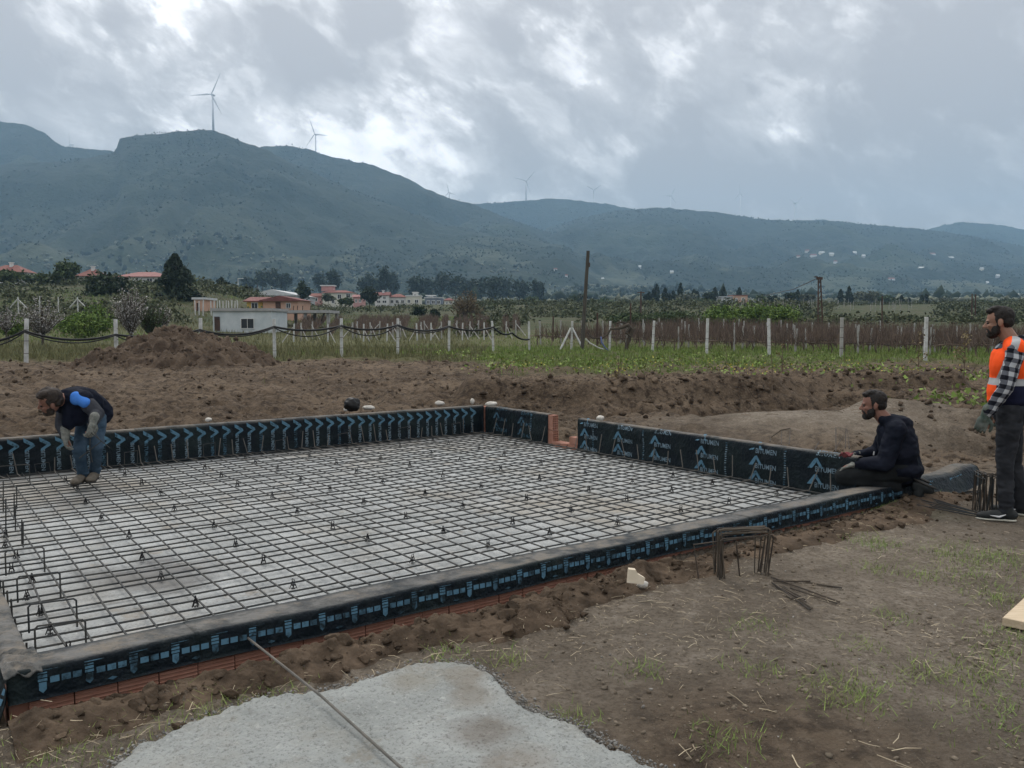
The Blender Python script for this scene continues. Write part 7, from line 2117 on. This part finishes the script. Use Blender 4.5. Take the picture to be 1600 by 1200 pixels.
def straws():
    g = np.random.default_rng(14)
    def ribbons(P, L, w, g):
        n = len(P); a = g.uniform(0, 6.28, n); d = np.column_stack([np.cos(a), np.sin(a), g.normal(0, .12, n)]); e = np.column_stack([-np.sin(a), np.cos(a), np.zeros(n)])
        bend = e * (g.normal(0, .06, n) * L)[:, None] + np.array([0, 0, 1]) * (np.abs(g.normal(0, .05, n)) * L)[:, None]
        p0 = P - d * L[:, None] / 2; p2 = P + d * L[:, None] / 2; p1 = P + bend
        W_ = (e * .8 + np.array([0, 0, .6])) * w[:, None]
        V = np.stack([p0 - W_, p0 + W_, p1 - W_, p1 + W_, p2 - W_ * .6, p2 + W_ * .6], 1).reshape(-1, 3); i = np.arange(n)[:, None] * 6
        return V, np.concatenate([i + [[0, 1, 3, 2]], i + [[2, 3, 5, 4]]], 0)
    n = 22000
    y = 2.6 + 6.5 * g.random(n) ** 1.1; x = g.uniform(-.72, .75, n) * y; u, v = to_uv(x, y)
    dn = fbm2(x * 1.1, y * 1.1, 421, 4)
    edge = np.exp(-((v - 3.35) / .25) ** 2)
    keep = (v < 3.80) & (dn + .25 * edge + g.normal(0, .06, n) > .03) & ~((x < .35) & (y < 3.75) & (v < 3.4) & (np.hypot(x + .4, y - 2.7) < .95))
    x, y = x[keep], y[keep]
    L = .012 + .075 * g.random(len(x)) ** 2.6; w = g.uniform(.0006, .0014, len(x))
    V, F = ribbons(np.stack([x, y, gh(x, y) + .006 + g.random(len(x)) * .01], -1), L, w, g)
    link('dry_straw', raw_mesh('dry_straw', V, F, [M['straw']]), None, 'dry straw and stalks strewn over the bare soil', 'straw', kind='stuff')
    # thicker dead stalks bottom right of the pad and near the wall
    pts = [(1110, 1165), (1120, 1178), (1085, 1150), (1425, 1160), (1415, 1178), (1250, 1190), (1490, 1145), (1160, 1090), (1060, 1140), (1040, 940), (300, 1120), (330, 1105), (120, 1175), (1370, 805), (1330, 792), (60, 1135), (700, 1010), (1480, 1030)]
    P = np.array([G(px, py, .015) for px, py in pts for _ in range(3)]) + g.normal(0, .09, (len(pts) * 3, 3)) * (1, 1, 0)
    V, F = ribbons(P, g.uniform(.04, .15, len(P)), g.uniform(.0010, .0020, len(P)), g)
    link('dead_stalks', raw_mesh('dead_stalks', V, F, [M['straw']]), None, 'thicker pale dead stalks lying on the dark soil', 'stalks', kind='stuff')
    # straw over the field
    n = 9000
    y = 8 + 26 * g.random(n) ** 1.2; x = g.uniform(-.66, .7, n) * y; u, v = to_uv(x, y)
    keep = ~((u > .1) & (u < 7) & (v < 10.05)) & (fbm2(x * .5, y * .8, 425, 3) > .03) | ((np.hypot(x - 4.2, y - 14.5) < 2.4) & (g.random(n) < .6))
    x, y = x[keep], y[keep]
    L = (.06 + .2 * g.random(len(x)) ** 2) * (.6 + y / 30); w = .0016 + .00022 * y
    V, F = ribbons(np.stack([x, y, gh(x, y) + .02], -1), L, w, g)
    link('field_straw', raw_mesh('field_straw', V, F, [M['twig']]), None, 'dry roots and stalks mixed into the churned field', 'straw', kind='stuff')
straws()

def grass():
    g = np.random.default_rng(16)
    def emit(name, P, h, w, m_, label, lean=.35):
        V, F = blades(P, h, w, g, lean); link(name, raw_mesh(name, V, F, [M[m_]]), None, label, 'grass', kind='stuff')
    # strip before the fence
    n = 150000
    y = 18 + 36 * g.random(n); s = g.uniform(-.66, .72, n); x = s * y
    damp, green, _ = damp_green(x, y)
    dn = fbm2(x * .45, y * .45, 431, 4)
    keep = (green + dn * 1.2 + g.normal(0, .1, n) > .62) & (np.hypot((x + 13.0) / 5.6, (y - 32.6) / 3.2) > 1.0)
    x, y = x[keep], y[keep]; P = np.stack([x, y, gh(x, y) - .02], -1)
    right = x > -1.5
    hh = (.10 + .26 * np.clip(fbm2(x * .7, y * .7, 433, 3) + .35, 0, 1)); ww = .011 + .00055 * y
    emit('green_grass', P[right], hh[right], ww[right], 'grass', 'fresh green grass and weeds in the strip before the right fence')
    emit('dry_grass', P[~right], hh[~right] * 1.25, ww[~right], 'grass_dry', 'olive and straw coloured grass along the left fence')
    # beyond the fence
    n = 60000
    y = 42 + 90 * g.random(n) ** 1.3; x = g.uniform(-.66, .66, n) * y
    P = np.stack([x, y, gh(x, y) - .03], -1); left = (x / y < -.05)
    dn = fbm2(x * .08, y * .08, 435, 3)
    k1 = left & (dn > .02); k2 = left & (dn <= .02)
    emit('meadow_grass', P[k1], .32 + .1 * dn[k1], .012 + .0007 * y[k1], 'grass', 'green meadow grass behind the left fence')
    emit('meadow_grass', P[k2], .34 + 0 * dn[k2], .012 + .0007 * y[k2], 'grass_dry', 'dull olive meadow grass behind the left fence')
    k3 = ~left & (y < 75)
    emit('vineyard_grass', P[k3], .22 + 0 * dn[k3], .012 + .0005 * y[k3], 'grass', 'short green grass between the vine rows')
    # tufts in the yard: photo places
    tufts = [(1365, 855, 60), (1370, 890, 30), (1490, 868, 90), (1550, 872, 120), (1525, 900, 110), (1580, 1100, 110), (1440, 1040, 40), (1350, 1000, 26), (1185, 972, 40), (1185, 1036, 26), (1325, 1060, 60), (1320, 1080, 50), (1530, 1040, 46), (1590, 985, 60), (1140, 1145, 36), (1000, 1035, 22), (880, 1112, 30), (790, 1018, 26), (690, 1022, 26), (110, 1165, 90), (250, 1165, 40), (330, 1105, 60), (420, 1080, 40), (1350, 790, 70), (1420, 772, 90), (1385, 800, 70), (1290, 795, 40), (1555, 930, 40), (1260, 830, 24), (1450, 900, 30), (700, 1005, 20), (1560, 1010, 30), (1400, 960, 20)]
    P = []; H = []
    for px, py, k in tufts:
        c = np.array(G(px, py, 0)); k = int(k * 4)
        r_ = .04 + k * .00030
        q = c + np.column_stack([g.normal(0, r_, k), g.normal(0, r_, k), np.zeros(k)]); q[:, 2] = gh(q[:, 0], q[:, 1]); P.append(q); H.append(np.full(k, g.uniform(.022, .04)))
    P = np.concatenate(P); H = np.concatenate(H)
    emit('grass_tufts', P, H, np.full(len(P), .0034), 'weed', 'small green and yellowish grass tufts dotted over the trodden yard', 1.0)
    # weeds with broader leaves: near fence and by the heap
    C = [at_z(px, py, .05)[:2] for px, py in ((905, 570), (1000, 570), (830, 572), (1080, 580), (1190, 568), (1240, 575), (1330, 582), (1420, 590), (1480, 592), (1150, 600), (960, 580), (760, 562), (810, 578), (1300, 598), (1390, 580), (1525, 628), (1540, 640), (690, 556), (1050, 565), (1110, 560), (1280, 560))]
    P = []; S_ = []
    for cx, cy in C:
        k = 140; q = np.column_stack([cx + g.normal(0, .8, k), cy + g.normal(0, 1.0, k), np.zeros(k)]); q[:, 2] = gh(q[:, 0], q[:, 1]) + g.uniform(.02, .28, k); P.append(q); S_.append(np.full(k, .05))
    V, F = leaves(np.concatenate(P), np.concatenate(S_), g, .6, .6)
    link('broad_weeds', raw_mesh('broad_weeds', V, F, [M['weed']]), None, 'leafy green weeds in clumps at the edge of the field', 'weeds', kind='stuff')
    P = []
    for px, py in ((812, 580), (950, 582), (1120, 577), (1150, 585), (1180, 582), (1330, 575), (1250, 590), (1400, 588), (1460, 585), (1010, 572)):
        cx, cy = at_z(px, py, .05)[:2]; k = 46
        q = np.column_stack([cx + g.normal(0, .7, k), cy + g.normal(0, .9, k), np.zeros(k)]); q[:, 2] = gh(q[:, 0], q[:, 1]) + g.uniform(.15, .35, k); P.append(q)
    V, F = leaves(np.concatenate(P), .025, g)
    link('yellow_flowers', raw_mesh('yellow_flowers', V, F, [M['flower']]), None, 'small yellow flowers dotted through the green strip', 'flowers', kind='stuff')
grass()
# dry saplings before the right fence and stakes
def sapling(label, px, base, top, Y, w, leafy):
    g = np.random.default_rng(int(px)); x, y, zt = at_y(px, top, Y); zb = gz(x, y)
    t = thing('dry_sapling', label, 'sapling', (x, y, zb))
    H = zt - zb; mb = MB(); mb.tube([(x, y, zb - .05), (x + .02, y, zb + H * .5), (x, y, zb + H)], [.018, .013, .006], 5)
    P = []
    for k in range(12):
        q = g.uniform(.25, .95); a = g.uniform(0, 6.28); L = w * (1.05 - q) * g.uniform(.6, 1.2)
        p0 = Vector((x, y, zb + H * q)); p1 = p0 + Vector((math.cos(a) * L, math.sin(a) * L, L * .8)); mb.tube([p0, p1], [.008, .003], 4)
        for _ in range(leafy): P.append(np.array(p0.lerp(p1, g.uniform(.5, 1.05))) + g.normal(0, .05, 3))
    mb.build('stem', M['twig'], t)
    V, F = leaves(np.array(P), .032, g); link('leaves', raw_mesh('leaves', V - np.array((x, y, zb)), F, [M['dry_leaf']]), t)
M['dry_leaf'] = leafmat('tan_dry_leaves', (.16, .125, .06), (.24, .19, .10), 2)
sapling('dry tan sapling just left of the man in the orange vest', 1508, 585, 520, 21, .45, 9)
sapling('thin greyish sapling in front of the fence post closest to the man in the vest', 1436, 585, 516, 25, .4, 7)
sapling('tiny bare sapling in the grass below the middle of the thicket', 1222, 590, 535, 22, .3, 3)
sapling('leafless thin shoot standing in the field below the twisted vine', 966, 585, 562, 20, .2, 2)
for px, b, tp, Y, lab in ((1208, 600, 553, 18, 'thin pale stake leaning in the grass right of the middle'), (1321, 575, 537, 28, 'thin stake leaning against the weathered fence post'), (781, 585, 562, 22, 'short pale stake in the field left of the leaning pole'), (1136, 560, 540, 30, 'thin short stake in the grass in front of the vineyard')):
    tilted('garden_stake', lab, 'stake', (px, b), (px - 3, tp), Y, .010, .007, 'twig')
